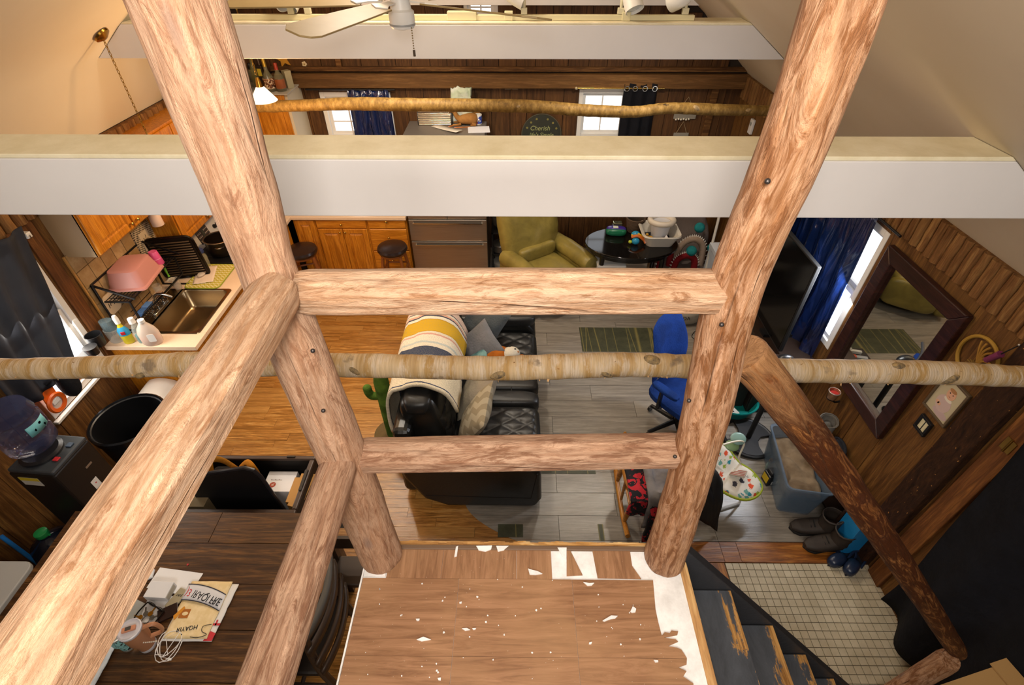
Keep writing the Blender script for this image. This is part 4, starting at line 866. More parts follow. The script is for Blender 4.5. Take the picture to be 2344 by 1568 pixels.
pbg = thing('plastic_bag', 'printed white plastic bag standing at the back of the refrigerator', 'bag', (-.62, 6.08, ZF)); B().grid(lambda u, v: ((u - .5) * .22 + .01 * mnoise.noise(Vector((u * 4, v * 4, 0))), .03 * mnoise.noise(Vector((u * 5, v * 5, 2))), v * (.37 + .04 * mnoise.noise(Vector((u * 6, 0, 7))))), 10, 10, .05).out('sack', fabric('#d9dccf', '#b9c4a8', 20), pbg)
tr = thing('wicker_tray', 'brown wicker tray propped behind the toy fawn', 'tray', (-.55, 6.115, ZF + .005)); B().prism([(-.12, 0), (.12, 0), (.14, .2), (-.14, .2)], -.01, .01, M_).out('panel', fabric('#7f5423', '#a0743a', 80), tr, smooth=0); B().tube([(-.12, 0, .006), (.12, 0, .006), (.14, 0, .2), (-.14, 0, .2)], .01, 6, closed=True).out('rim', P('#6b4519', .7), tr)
# --- bar stools
def stool():
    t = thing('bar_stool', 'x', 'stool', (0, 0, 0), 0, 'dark-topped bar stools')
    B().lathe([(.145, .60), (.165, .615), (.175, .64), (.165, .668), (.10, .685), (0, .688)], n=28).out('seat', leather('#2a1c18', .3), t); B().lathe([(.14, .575), (.15, .58), (.15, .602), (.14, .604)], n=24).out('apron', P('#8a4f1e', .45), t)
    for sx, sy in ((-1, -1), (1, -1), (1, 1), (-1, 1)): B().tube([(sx * .10, sy * .10, .59), (sx * .165, sy * .165, 0)], [.02, .018], 10).out('leg', P('#8a4f1e', .45), t)
    for z, k in ((.2, .148), (.38, .128)):
        for i in range(4): a, b_ = ((-1, -1), (1, -1), (1, 1), (-1, 1))[i], ((1, -1), (1, 1), (-1, 1), (-1, -1))[i]; B().tube([(a[0] * k, a[1] * k, z), (b_[0] * k, b_[1] * k, z)], .011, 8).out('stretcher', P('#8a4f1e', .45), t)
    return t
s1 = stool(); s1.location = (-1.43, 5.14, 0); s1['label'] = 'bar stool with round black seat in front of the drawer cabinet'
dup(s1, (-2.46, 5.08, 0), .4, 'bar stool with round black seat at the corner cabinet, partly behind the log post')
# --- upper far cabinet with bottles
uc = thing('wall_cabinet', 'orange-oak wall cabinet on the far wall carrying the empty bottles', 'cabinet', (-3.30, 5.84, 1.45))
B().box(0, .83, 0, .43, 0, .66).out('body', P('#cfc3a8', .5), uc, smooth=0); door(uc, .012, .40, .01, .655, 0); door(uc, .408, .80, .01, .655, 0)
B().box(-.0, .845, -.025, .43, .66, .672).out('top', P('#c9c2b2', .5), uc, smooth=0)
ZT = 2.125
def bottle(x, y, label, prof, mt, capm, cap, extra=None, tilt=0):
    t = thing('glass_bottle', label, 'bottle', (x, y, ZT), random.uniform(0, 6), 'empty bottles on the far wall cabinet'); B().lathe(prof, n=18).out('glass', mt, t)
    if cap: B().lathe(cap, n=14).out('neck_cap', capm, t)
    if extra: B().lathe(extra[0], n=18, cap=False).out('label', extra[1], t)
    return t
m_bglass = P('#8f8a6c', .06, alpha=.45); m_bglass2 = P('#6d6a3a', .06, alpha=.5)
lab = NT('bottle_label'); _n = lab.noise(lab.co('Object'), 26, 3, .6, 2); lab = lab.done(lab.ramp(_n, [(.40, '#3f2413'), (.5, '#9c5a2c'), (.58, '#e6d6b4')], False), .5)
bottle(-2.545, 5.93, 'clear bottle with a red wax neck beside the painted tin', [(.048, 0), (.052, .01), (.052, .14), (.02, .19), (.018, .24)], m_bglass, P('#9c3220', .3), [(.02, .205), (.018, .27), (0, .272)], ([(.0525, .03), (.0525, .12)], P('#a05a30', .4)))
bottle(-2.66, 5.93, 'rounded clear bottle with a scroll label and gold neck', [(.05, 0), (.058, .015), (.06, .12), (.02, .20), (.018, .27)], m_bglass, P('#b79a3f', .35, .6), [(.02, .235), (.018, .32), (0, .322)], ([(.0605, .03), (.0605, .13)], lab))
bottle(-2.80, 5.95, 'tall slim amber bottle behind the lamp', [(.034, 0), (.036, .01), (.036, .2), (.015, .26), (.013, .36)], m_bglass2, m_blk, [(.015, .34), (.015, .37), (0, .37)])
bottle(-2.93, 5.92, 'bulbous green-tinted bottle behind the lamp', [(.05, 0), (.065, .03), (.068, .12), (.03, .2), (.018, .24), (.018, .30)], m_bglass2, m_blk, None)
bottle(-3.03, 5.95, 'square clear bottle half behind the log post', [(.045, 0), (.05, .01), (.05, .18), (.02, .22), (.018, .27)], m_bglass, m_blk, [(.02, .26), (.02, .29), (0, .29)])
bottle(-2.90, 6.10, 'small stoppered jar at the back of the bottle row', [(.035, 0), (.038, .01), (.038, .14), (.02, .17)], m_bglass, m_blk, [(.02, .17), (.028, .19), (.02, .23), (0, .232)])
dk = thing('liquor_box', 'dark boxed bottle with a yellow label leaning among the bottles', 'box', (-2.735, 5.98, ZT), -.15); B().box(-.035, .035, -.035, .035, 0, .24).out('box', P('#1c1410', .4), dk, smooth=0, bevel=.003); B().box(-.022, .022, -.037, -.034, .14, .21).out('label', P('#b5a22e', .5), dk, smooth=0); B().lathe([(.015, .24), (.013, .36), (0, .36)], n=12).out('neck', P('#3a2a20', .3), dk)
tn = thing('tin', 'pale painted tin behind the red-necked bottle', 'tin', (-2.50, 6.05, ZT)); B().lathe([(.05, 0), (.05, .15), (.052, .15), (.052, .172), (0, .175)], n=4).out('body', P('#b3a884', .5), tn, smooth=0)
# hanging lamps
def pendant(label, x, y, zc, zs, shade, rod=True):
    t = thing('pendant_lamp', label, 'lamp', (x, y, zc)); d = zc - zs
    B().lathe([(0, .02), (.03, .016), (.062, .0), (.058, -.012), (.02, -.03), (0, -.032)], n=20, M=Matrix.Rotation(-.7 if x < 0 else 0, 3, 'Y')).out('ceiling_canopy', P('#b98d3a', .2, 1), t)
    L = d; k = int(L / .028); cb = B()
    for i in range(k):
        z = -.02 - (i + .5) * .028; a = 0 if i % 2 else PI / 2; cb.tube([(math.cos(a) * .007 * math.cos(q), math.sin(a) * .007 * math.cos(q), z + .018 * math.sin(q)) for q in [j * PI / 4 for j in range(8)]], .0022, 5, closed=True)
    o = cb.out('chain', P('#8a6a2c', .35, .9), t); o['kind'] = 'stuff'
    if shade:
        B().lathe([(.012, -d - .02), (.022, -d - .05), (.03, -d - .09), (.02, -d - .10)], n=16).out('socket', P('#b98d3a', .2, 1), t)
        B().lathe([(.03, -d - .09), (.045, -d - .11), (.11, -d - .20), (.108, -d - .20), (.04, -d - .112)], n=24, cap=False).out('shade', P('#ffe9c8', .4, emit=2.2), t)
    return t
pl2 = on_y(600, 175, 4.55)
pendant('lit white-shaded pendant lamp hanging in front of the empty bottles', -2.13, 4.55, 3.46, 2.60, True)
p0 = on_y(277, 170, 4.0)
pendant('brass ceiling canopy with a long chain running down past the log slabs', -2.86, 4.0, 2.975, 2.06, True)
# ================================================================ dining corner (left, below the railing)
m_tabw = wood_planks('dark_table_wood', '#2b1b10', '#4a301a', '#765029', 0, .35, .35, .7, .5)
m_chairw = P('#3a2a1e', .45); m_grey = P('#57534d', .5)
dt = thing('dining_table', 'dark stained plank dining table below the log railing, strewn with papers and cups', 'table', (-1.94, 1.12, 0))
TX, TY = .835, .585; r0 = -TY
for i, (a, b_) in enumerate(((-.585, -.34), (-.338, -.10), (-.098, .14), (.142, .38))): piece('tabletop_board', dt, (0, (a + b_) / 2, .735), (2 * TX - .004, b_ - a - .002, .03), m_tabw)
for x0, x1 in ((-TX, -.52), (-.518, .10), (.102, .60), (.602, TX)): piece('breadboard_end', dt, ((x0 + x1) / 2, .483, .735), (x1 - x0 - .002, .20, .031), m_tabw)
B().box(-TX + .06, TX - .06, -TY + .06, -TY + .085, .62, .72).box(-TX + .06, TX - .06, TY - .085, TY - .06, .62, .72).box(-TX + .06, -TX + .085, -TY + .06, TY - .06, .62, .72).box(TX - .085, TX - .06, -TY + .06, TY - .06, .62, .72).out('apron', m_tabw, dt, smooth=0)
for sx in (-1, 1):
    for sy in (-1, 1): B().box(sx * (TX - .08) - .04, sx * (TX - .08) + .04, sy * (TY - .08) - .04, sy * (TY - .08) + .04, 0, .72).out('leg', m_tabw, dt, smooth=0, bevel=.005)
def dchair(label, x, y, rz):
    t = thing('dining_chair', label, 'chair', (x, y, 0), rz, 'dark dining chairs')      # local: faces -x
    B().box(-.22, .20, -.22, .22, .43, .47).out('seat', leather('#2b221c', .4), t, smooth=0, bevel=.015)
    for sy in (-1, 1):
        B().bar((-.19, sy * .19, 0), (-.19, sy * .19, .43), .04).out('leg', m_chairw, t, smooth=0, bevel=.004)
        B().tube(bez([(.25, sy * .20, 0), (.20, sy * .20, .45), (.24, sy * .205, .98)], 8), .022, 8).out('back_post', m_chairw, t)
    def crest(z0, z1, th, bow): return B().grid(lambda u, v: (.235 + bow * (1 - (2 * u - 1) ** 2), -.235 + .47 * u, z0 + (z1 - z0) * v), 14, 1, th)
    crest(.94, 1.0, .028, .055).out('crest_rail', m_grey, t, smooth=50)
    crest(.80, .86, .02, .05).out('back_slat', m_chairw, t, smooth=50)
    for z in (.66, .54): crest(z - .03, z + .03, .018, .045).out('back_slat', m_chairw, t, smooth=50)
    B().tube([(-.19, -.19, .2), (.235, -.2, .2)], .013, 8).tube([(-.19, .19, .2), (.235, .2, .2)], .013, 8).tube([(.02, -.19, .2), (.02, .19, .2)], .013, 8).out('stretcher', m_chairw, t)
    return t
dchair('dining chair with a bowed grey crest rail tucked under the right end of the table', -1.255, 1.12, 0)
c2 = thing('dining_bench_chair', 'dark angled chair standing behind the far right corner of the table', 'chair', (-1.0, 1.48, 0), .0, 'dark dining chairs')
B().box(-.17, .09, -.10, .09, .43, .47).out('seat', m_chairw, c2, smooth=0, bevel=.01)
for x in (-.14, .08): B().bar((x, .08, 0), (x, .08, .98), .04).bar((x, -.09, 0), (x, -.09, .43), .035).out('leg', m_chairw, c2, smooth=0)
B().box(-.16, .10, .06, .10, .86, .98).out('crest_rail', m_grey, c2, smooth=0, bevel=.008); B().box(-.13, .07, .07, .09, .6, .72).out('back_slat', m_chairw, c2, smooth=0)
ZTB = .7515
def paper(label, pts, z=ZTB, th=.0015, mt=None, name='paper_sheet', cat='paper', M=None):
    c = sum((Vector((p[0], p[1])) for p in pts), Vector((0, 0))) / len(pts); t = thing(name, label, cat, (c.x, c.y, z))
    B().prism([(p[0] - c.x, p[1] - c.y) for p in pts], 0, th).out('sheet', mt or P('#e6e6e8', .7), t, smooth=0); return t, c
tp, c = paper('large white sheet of paper at the far edge of the heap on the dining table', [(-2.045, 1.35), (-1.78, 1.318), (-1.80, 1.19), (-2.06, 1.235)])
B().prism([(.02, .10), (.035, .10), (.028, .085)], .0015, .002).out('red_mark', P('#b52a34', .6), tp, smooth=0)
paper('small crumpled tissue left of the large white sheet', [(-2.115, 1.285), (-2.065, 1.335), (-2.055, 1.29), (-2.08, 1.275)], .753, .012)
paper('white envelope under the white carton on the dining table', [(-2.02, 1.19), (-1.88, 1.19), (-1.89, 1.06), (-2.0, 1.05)], .7532)
cb_ = thing('white_carton', 'small white carton on the heap of papers', 'box', (-1.955, 1.205, .7555), -.05); B().box(-.062, .062, -.042, .045, 0, .045).out('carton', P('#dddee2', .5), cb_, smooth=0, bevel=.002); B().box(.0625, .064, -.035, .035, .006, .04).out('side_label', P('#b9b3a6', .5), cb_, smooth=0)
ph = thing('phone_case', 'tan plastic-wrapped packet marked in small black print beside the carton', 'packet', (-1.852, 1.172, .756), 1.2); B().box(-.055, .055, -.03, .03, 0, .014).out('case', P('#a39a80', .25), ph, smooth=0, bevel=.005); text('JURY', .016, P('#1b1b1b', .6), 'lettering', ph, (.018, .0, .0145), (0, 0, PI / 2 + .2))
sg = thing('sunglasses', 'dark sunglasses lying among the papers', 'sunglasses', (-1.935, 1.125, .756), -.4); m_sg = P('#17120f', .15)
for s in (-1, 1): B().ell((s * .033, 0, .018), (.028, .008, .02), 14, 8).out('lens', m_sg, sg); B().tube(bez([(s * .06, .0, .024), (s * .064, -.06, .02), (s * .05, -.13, .006)], 6), .004, 6).out('temple', m_sg, sg)
B().tube([(-.012, 0, .024), (0, -.002, .028), (.012, 0, .024)], .004, 6).out('bridge', m_sg, sg)
wt = thing('wallet', 'dark brown wallet under the tan packet', 'wallet', (-1.862, 1.10, .756), .5); B().box(-.05, .05, -.035, .035, 0, .016).out('cover', leather('#2a1712', .3), wt, smooth=0, bevel=.004)
ky = thing('keys', 'bunch of keys on a silver ring by the tan tumbler', 'keys', (-1.965, 1.065, .756)); B().tube([(.02 * math.cos(a), .02 * math.sin(a), .004) for a in [i * PI / 8 for i in range(16)]], .0018, 6, closed=True).out('ring', m_chrome, ky)
for i, a in enumerate((.3, 1.2, 2.0, 2.9, 3.8)): B().bar((.02 * math.cos(a), .02 * math.sin(a), .006 + i * .003), (.065 * math.cos(a), .065 * math.sin(a), .01 + i * .003), .007, .003).lathe([(.013, 0), (.013, .003)], (.03 * math.cos(a), .03 * math.sin(a), .005 + i * .003), 10).out('key', P('#b8862e' if i % 2 else '#8d8f90', .3, 1), ky, smooth=0)
# folded printed scarf
t = NT('printed_scarf'); v = t.co('pos'); n_ = t.noise(t.co('pos', (1, 1, 1)), 30, 3); c = t.mix(t.ramp(n_, [(.4, 0.), (.7, 1.)]), '#dcc390', '#e8d3a8'); m_scarf = t.done(c, .8)
sf = thing('printed_scarf', 'folded cream souvenir scarf with upside-down map lettering on the dining table', 'scarf', (-1.70, 1.10, .757))
def fold(x0, x1, y0, y1, z, amp, th, mt, nm, skew=0): return B().grid(lambda u, v: (x0 + (x1 - x0) * u + skew * (v - .5) + .004 * mnoise.noise(Vector((u * 3, v * 8, z * 50))), y0 + (y1 - y0) * v, z + amp * mnoise.noise(Vector((u * 3, v * 4, z * 90)))), 14, 16, th).out(nm, mt, sf)
fold(-.12, .145, -.138, .155, .004, .003, .004, P('#e2dfdc', .8), 'white_layer', .02)
fold(-.115, .113, -.128, .165, .012, .003, .006, m_scarf, 'cream_layer', .01)
B().grid(lambda u, v: (-.118 + .232 * u, .062 + .085 * v - .055 * u * u, .0185 + .002 * math.sin(u * 5)), 14, 4, .002).out('white_band', P('#d5d5da', .8), sf)
for k_ in (0, 1): B().tube([(-.118 + .232 * u, .062 + .085 * k_ - .055 * u * u, .020 + .002 * math.sin(u * 5)) for u in [i / 12 for i in range(13)]], .0022, 5).out('border_line', P('#1f2238', .7), sf)
m_ink = P('#14151a', .7); m_red = P('#c33038', .7)
# the scarf is folded the other way up, so its words read mirrored top to bottom as in the photograph
def mtext(body, size, mt, loc, rz, sx=1.0, sy=-1.0, nm='lettering'):
    o = text(body, size, mt, nm, sf, loc, (0, 0, rz)); o.scale = (sx, sy, 1); return o
mtext(')3', .055, m_red, (-.095, .102, .0215), -.10, .7); mtext('IRAQI FRE', .056, m_ink, (.018, .074, .0215), -.27, .72); mtext('RIYADH', .031, m_ink, (-.015, -.080, .0175), .16, .95)
B().tube([Vector(p) for p in bez([(.105, -.06, .018), (.065, -.07, .018), (.07, -.095, .018), (.10, -.11, .018), (.06, -.125, .018), (.02, -.122, .018)], 8)], .0016, 5).out('outline', m_ink, sf)
B().lathe([(.003, 0), (.003, .001)], (-.03, -.11, .0165), 10).out('city_dot', m_ink, sf)
B().box(-.09, -.04, -.03, .015, .0165, .0178).out('brown_patch', P('#a8641d', .8), sf, smooth=0); B().ell((-.062, -.008, .0178), (.016, .01, .001), 12, 4).out('cream_patch', P('#e6cf9f', .8), sf); B().prism([(-.12, -.02), (-.085, .03), (-.075, .02), (-.105, -.04)], .0165, .018).out('yellow_patch', P('#cf8a1f', .8), sf, smooth=0)
B().box(.10, .145, -.062, -.052, .008, .010).box(.118, .126, -.062, -.035, .008, .010).out('red_letter', m_red, sf, smooth=0); B().prism([(.09, -.137), (.135, -.137), (.14, -.10), (.11, -.09)], .006, .0085).out('red_corner', m_red, sf, smooth=0)
# cable, tumblers
cbm = thing('charging_cable', 'coiled white charging cable at the near edge of the scarf', 'cable', (-1.775, .945, .756)); pts = []
for i in range(70):
    a = i * .33; r = .055 + .012 * math.sin(i * .45); pts.append((r * math.cos(a) * (1 + .15 * math.sin(i * .2)), r * 1.15 * math.sin(a) + .01 * math.sin(i * .7), .003 + i * .00022))
pts += [(.02, -.05, .012), (-.03, .03, .014), (.03, .06, .016), (.0, -.06, .016), (.03, -.065, .005)]
B().tube(pts, .0021, 6).out('cord', P('#e9e6e4', .4), cbm); B().box(.026, .044, -.071, -.060, .0, .007).out('plug', m_wht, cbm, smooth=0, bevel=.001)
def tumbler(label, x, y, mt, lidm, r, h, handle, rz=0):
    t = thing('tumbler', label, 'tumbler', (x, y, ZTB), rz); B().lathe([(r * .72, 0), (r * .76, .006), (r * .8, h * .35), (r, h * .5), (r * 1.02, h * .93)], n=26).out('body', mt, t)
    B().lathe([(r * .72, 0), (r * .78, .004), (r * .79, h * .13)], n=26, cap=False).out('base_band', lidm, t)
    B().lathe([(r * 1.04, h * .93), (r * 1.08, h * .95), (r * 1.08, h), (r * .98, h * 1.02), (r * .95, h * .985), (0, h * .985)], n=26).out('lid', lidm, t)
    if handle: B().tube(bez([(r * .95, 0, h * .9), (r * 2.0, 0, h * .9), (r * 2.1, 0, h * .5), (r * .9, 0, h * .42)], 8), .012, 10, flat=.6).out('handle', mt, t)
    return t
tt = tumbler('tan handled tumbler with a pale lid on the dining table', -1.885, .945, P('#b07a57', .45), P('#cfccd2', .35), .05, .21, True, .35)
B().box(-.03, .03, -.012, .012, .208, .222).out('slider', P('#c98a6a', .4), tt, smooth=0, bevel=.003); B().box(-.012, .012, -.008, .008, .222, .226).out('spout_plug', P('#4a4744', .4), tt, smooth=0)
b = B(); [b.ell((.052 * math.cos(-.9 + .1 * i), .052 * math.sin(-.9 + .1 * i), .12 - .012 * i), .004, 6, 4) for i in range(8)]; b.out('bead_charm', P('#e2dacb', .4), tt)
t = NT('leopard_teal'); vv = t.noise(t.co('Object'), 62, 2, .5, 1); m_leo = t.done(t.ramp(vv, [(0, '#8cc3c0'), (.55, '#1c2426')], True), .5)
tumbler('teal tumbler with black animal spots beside the tan tumbler', -1.985, .945, m_leo, P('#b9b9b2', .4, .6), .045, .16, False)
pb = thing('clear_folder', 'grey clear plastic folder under the tumblers', 'folder', (-2.09, 1.08, ZTB), -.35); B().box(-.11, .11, -.09, .09, 0, .003).out('cover', P('#a3a7a6', .15), pb, smooth=0)
cl = thing('white_cloth', 'crumpled white cloth at the near left of the dining table', 'cloth', (-2.12, .88, ZTB)); B().grid(lambda u, v: ((u - .5) * .16, (v - .5) * .34, .02 + .02 * mnoise.noise(Vector((u * 4, v * 6, 1)))), 12, 18, .006).out('fabric', fabric('#cfd6dc'), cl)
# water cooler, bins, jugs
wcx = thing('water_cooler', 'black water cooler with buttons and stickers by the left wall', 'water cooler', (-3.02, 1.98, 0), -.08)
B().box(-.15, .16, -.15, .15, 0, .95).out('cabinet', P('#17120f', .45), wcx, smooth=0, bevel=.012); B().box(-.14, .165, -.145, .145, .952, .985).out('top_deck', P('#33373b', .4), wcx, smooth=0, bevel=.01)
B().lathe([(.12, .985), (.12, 1.0), (.10, 1.01), (.06, 1.0)], (-.02, 0, 0), 24).out('bottle_collar', P('#1d1d20', .3), wcx)
B().box(.10, .135, -.06, -.03, .985, .995).out('button', P('#b3242a', .4), wcx, smooth=0, bevel=.003); B().box(.10, .135, .05, .085, .985, .995).out('button', P('#3f4f63', .4), wcx, smooth=0, bevel=.003)
B().box(.1605, .162, -.02, .03, .62, .70).out('white_sticker', P('#dddad6', .6), wcx, smooth=0); B().box(.1615, .1625, .0, .01, .66, .67).out('red_dot', m_red, wcx, smooth=0)
B().box(-.10, .03, -.152, -.150, .84, .92).out('label', P('#bdb8ae', .6), wcx, smooth=0); B().box(-.10, .03, -.1535, -.151, .89, .92).out('label_stripe', P('#c9b12d', .6), wcx, smooth=0)
B().box(.1605, .163, .02, .07, .80, .815).out('badge', P('#7d6a5a', .4), wcx, smooth=0)
wj = thing('water_bottle', 'big clear blue water bottle upside down on the cooler', 'water bottle', (-3.04, 1.985, .99))
m_pet = NT('clear_blue_plastic'); m_pet.b.inputs['Transmission Weight'].default_value = .55; m_pet.b.inputs['Alpha'].default_value = .62; m_pet = m_pet.done('#414b72', .08)
B().lathe([(.03, 0), (.035, .02), (.10, .06), (.135, .10), (.137, .17), (.127, .185), (.127, .20), (.137, .215), (.137, .30), (.128, .315), (.128, .33), (.136, .345), (.12, .40), (.05, .415), (0, .41)], n=32).out('shell', m_pet, wj)
B().grid(lambda u, v: (.138 * math.cos(-.5 + 1.0 * u), .138 * math.sin(-.5 + 1.0 * u), .22 + .075 * v), 10, 1, .001).out('label', P('#6fb9c0', .5), wj)
[B().lathe([(.007, 0), (.009, .0)], (.139 * math.cos(a), .139 * math.sin(a), z), 10, Matrix.Rotation(PI / 2, 3, 'Y')).out('droplet_print', P('#1f4f63', .5), wj) for a, z in ((-.2, .25), (.1, .27), (.25, .235))]
tc_ = thing('trash_can', 'tall black trash can standing open next to the water cooler', 'trash can', (-2.93, 2.50, 0)); B().lathe([(.19, 0), (.20, .01), (.245, .69), (.255, .70), (.25, .712), (.235, .70), (.19, .03), (0, .02)], n=36).out('bin', P('#101012', .4), tc_)
B().lathe([(.256, .66), (.262, .712), (.25, .722), (.24, .70), (.225, .5)], n=36, cap=False).out('liner', P('#131417', .25), tc_); B().tube(bez([(.25, -.08, .70), (.27, -.05, .60), (.262, -.02, .45)], 6), .006, 6).out('liner_tail', P('#2b2d33', .3), tc_)
wb_ = thing('pet_food_bin', 'white plastic lidded bin behind the trash can', 'bin', (-3.07, 2.96, 0)); B().lathe([(.17, 0), (.18, .01), (.20, .46)], n=4, M=Matrix.Rotation(PI / 4, 3, 'Z')).out('bucket', P('#cfc6ba', .45), wb_, smooth=0, bevel=.03, seg=4); B().grid(lambda u, v: ((u - .5) * .30, (v - .5) * .30, .475 + .05 * math.sin(PI * min(1, u * 1.1)) ** .6), 10, 4, .02).out('lid', P('#ded6cb', .4), wb_)
gj = thing('water_jug', 'dark blue water jug with a green cap on the floor by the wall', 'water jug', (-3.19, 1.72, 0)); B().lathe([(.125, 0), (.135, .02), (.135, .26), (.12, .33), (.05, .39), (.032, .40), (.032, .43)], n=28).out('shell', P('#1b2030', .12, alpha=.92), gj); B().lathe([(.038, .42), (.04, .425), (.04, .455), (.034, .46), (0, .462)], n=20).box(.036, .05, -.006, .006, .42, .428).out('cap', P('#1f8a46', .35), gj)
bs_ = thing('blue_broom', 'bright blue broom handle leaning at the left wall', 'broom', (-3.23, 1.62, 0)); B().tube([(.0, -.02, .03), (-.10, .02, .55)], .013, 10).out('handle', P('#1f6fb8', .35), bs_); B().prism([(-.12, -.03), (.12, -.03), (.10, .03), (-.10, .03)], .0, .12).out('bristle_block', P('#16191d', .8), bs_, smooth=0)
gb = thing('grey_lidded_bench', 'pale grey lidded storage bench left of the dining table', 'bench', (-2.985, 1.14, 0)); B().box(-.15, .15, -.24, .22, 0, .70).out('box', P('#6f6f70', .5), gb, smooth=0, bevel=.01); B().prism(rr(.34, .50, .05), .70, .735, Matrix.Translation((0, 0, 0))).out('lid', P('#a5a5a3', .5), gb, smooth=0, bevel=.006)
# black tote with tool bag
tt_ = thing('storage_chest', 'open brown-edged black storage chest standing behind the dining table', 'trunk', (-1.86, 2.02, 0))
B().box(-.40, .40, -.23, .23, 0, .02).box(-.40, -.375, -.23, .23, .02, .58).box(.375, .40, -.23, .23, .02, .58).box(-.375, .375, .205, .23, .02, .58).box(-.375, .375, -.23, -.205, .02, .58).out('box', P('#15110f', .6), tt_, smooth=0, bevel=.004)
B().box(-.405, .405, .20, .235, .575, .60).box(-.405, .405, -.235, -.20, .575, .60).box(-.405, -.37, -.2, .2, .575, .60).box(.37, .405, -.2, .2, .575, .60).out('rim', P('#44332a', .45), tt_, smooth=0, bevel=.008)
B().bar((.20, .22, .605), (.26, .22, .605), .012).bar((.385, -.06, .60), (.385, .10, .61), .02).out('handle', P('#2e2a27', .4), tt_, smooth=0)
bp = thing('black_tray', 'rounded black tray standing on edge in the open chest', 'tray', (0, 1.93, 0)); pq = [on_y(x, y, 1.93) for x, y in ((445, 1130), (452, 1100), (480, 1083), (560, 1071), (580, 1076), (596, 1090), (664, 1188))]; pq = [(p.x, p.z) for p in pq] + [(-1.50, .10), (-2.20, .10)]
B().prism(pq, -.01, .01, M_).out('board', P('#0d0c0f', .55), bp, smooth=0, bevel=.004); B().tube([Vector((x, 0, z)) for x, z in pq[:7]], .014, 8).out('edge', P('#1d1c20', .35), bp)
tb2_ = thing('tool_bag', 'black tool bag with orange-tan straps standing in the chest', 'bag', (-2.02, 2.13, .022)); B().box(-.16, .16, -.06, .06, 0, .55).out('body', fabric('#1b1815'), tb2_, smooth=0, bevel=.03); 
B().tube(bez([(-.16, .0, .55), (-.15, .04, .63), (-.05, .03, .64), (.08, -.03, .60), (.15, -.04, .52)], 8), .025, 8, flat=.3).out('strap', fabric('#c07f27'), tb2_); B().tube(bez([(.04, .03, .56), (.10, .04, .61), (.16, .0, .60), (.18, -.02, .50)], 8), .022, 8, flat=.35).out('strap', fabric('#b8771f'), tb2_)
wp = thing('white_package', 'white printed package with a red round seal in the chest', 'package', (-1.70, 2.10, .022)); B().box(-.10, .11, -.085, .085, 0, .48).out('carton', P('#dcdadb', .5), wp, smooth=0, bevel=.003)
B().lathe([(.022, 0), (.022, .001)], (-.035, -.03, .4805), 20).out('red_seal', P('#a33a1f', .5), wp); text('JR', .022, P('#e6d9c9', .5), 'seal_letters', wp, (-.035, -.03, .4822), (0, 0, PI))
b = B()
for i in range(9): b.box(-.06 + .009 * i, -.053 + .009 * i, .008, .012 + .004 * (i % 3 == 0), .4802, .481)
b.out('script_line', P('#8b7f7a', .6), wp, smooth=0)
kc = thing('cardboard_flap', 'loose brown cardboard flap sticking up at the right end of the chest', 'cardboard', (-1.555, 2.02, .022)); B().prism([(-.055, -.13), (.04, -.15), (.06, .13), (-.04, .13)], .50, .506, Matrix.Rotation(.1, 4, 'Y')).box(-.03, .03, -.1, .1, 0, .50).out('board', P('#b38446', .8), kc, smooth=0)
kc = thing('cardboard_piece', 'small grey-brown cardboard corner showing at the left end of the chest', 'cardboard', (-2.15, 1.90, .022)); B().box(-.08, .05, -.05, .05, 0, .55).out('board', P('#8a7a5c', .8), kc, smooth=0)
# ================================================================ living area
m_lea = leather('#1a1a19', .33); m_lea2 = leather('#242424', .42)
so = thing('sofa', 'black leather reclining sofa with quilted seats standing on the floor seam', 'sofa', (-.33, 3.15, 0))
def cush(x0, x1, y0, y1, z0, z1, p=.35, n=24, m=12): c = ((x0 + x1) / 2, (y0 + y1) / 2, (z0 + z1) / 2); return B().ell(c, ((x1 - x0) / 2, (y1 - y0) / 2, (z1 - z0) / 2), n, m, p)
B().box(-.45, .44, -.84, .86, .05, .36).out('base', m_lea, so, smooth=0, bevel=.03)
for y0, y1 in ((-.94, -.72), (.72, .94)):
    a = B().prism([(-.50, .36), (-.38, .10), (-.20, .0), (.50, .0), (.545, .10), (.53, .44), (.44, .56), (-.40, .58), (-.52, .5)], y0, y1, M_).out('arm', m_lea, so, smooth=60, bevel=.035, seg=3)
    cush(-.36, .53, y0 - .01, y1 + .01, .50, .62, .4).out('arm_pad', m_lea2, a)
B().tube([(x, -.935, z) for x, z in ((-.36, .16), (.46, .13), (.50, .45))], .008, 6).out('piping', P('#0c0c0c', .5), so)
B().prism(rr(.10, .03, .012), .0, .006, Matrix.Translation((.17, -.945, .50)) @ Matrix.Rotation(PI / 2, 4, 'X')).out('control_plate', P('#6d4c2a', .3, .6), so, smooth=0)
def quilt(x0, x1, y0, y1, z, k, dx=0):
    def h(u, v):
        a = abs(math.sin(PI * (u * k + v * k))); b_ = abs(math.sin(PI * (u * k - v * k))); e = min(u, 1 - u, v, 1 - v)
        return z + .018 * min(a, b_) ** .5 - .07 * max(0, 1 - e / .10) ** 2
    return B().grid(lambda u, v: (x0 + (x1 - x0) * u, y0 + (y1 - y0) * v, h(u, v)), 44, 36)
for nm, y0, y1 in (('near', -.72, -.26), ('far', .26, .72)):
    s_ = cush(-.20, .54, y0 + .005, y1 - .005, .30, .47, .3).out('seat_cushion', m_lea, so); quilt(-.10, .53, y0 + .03, y1 - .02, .465, 3).out('quilted_panel', m_lea2, s_)
for y0, y1 in ((-.255, -.09), (-.085, .08), (.085, .25)): cush(-.20, .54, y0, y1, .30, .485, .45).out('seat_roll', m_lea2, so)
B().tube([(.30, -.24, .475), (.30, .24, .475)], .004, 6).out('stitch', P('#0c0c0c', .5), so)
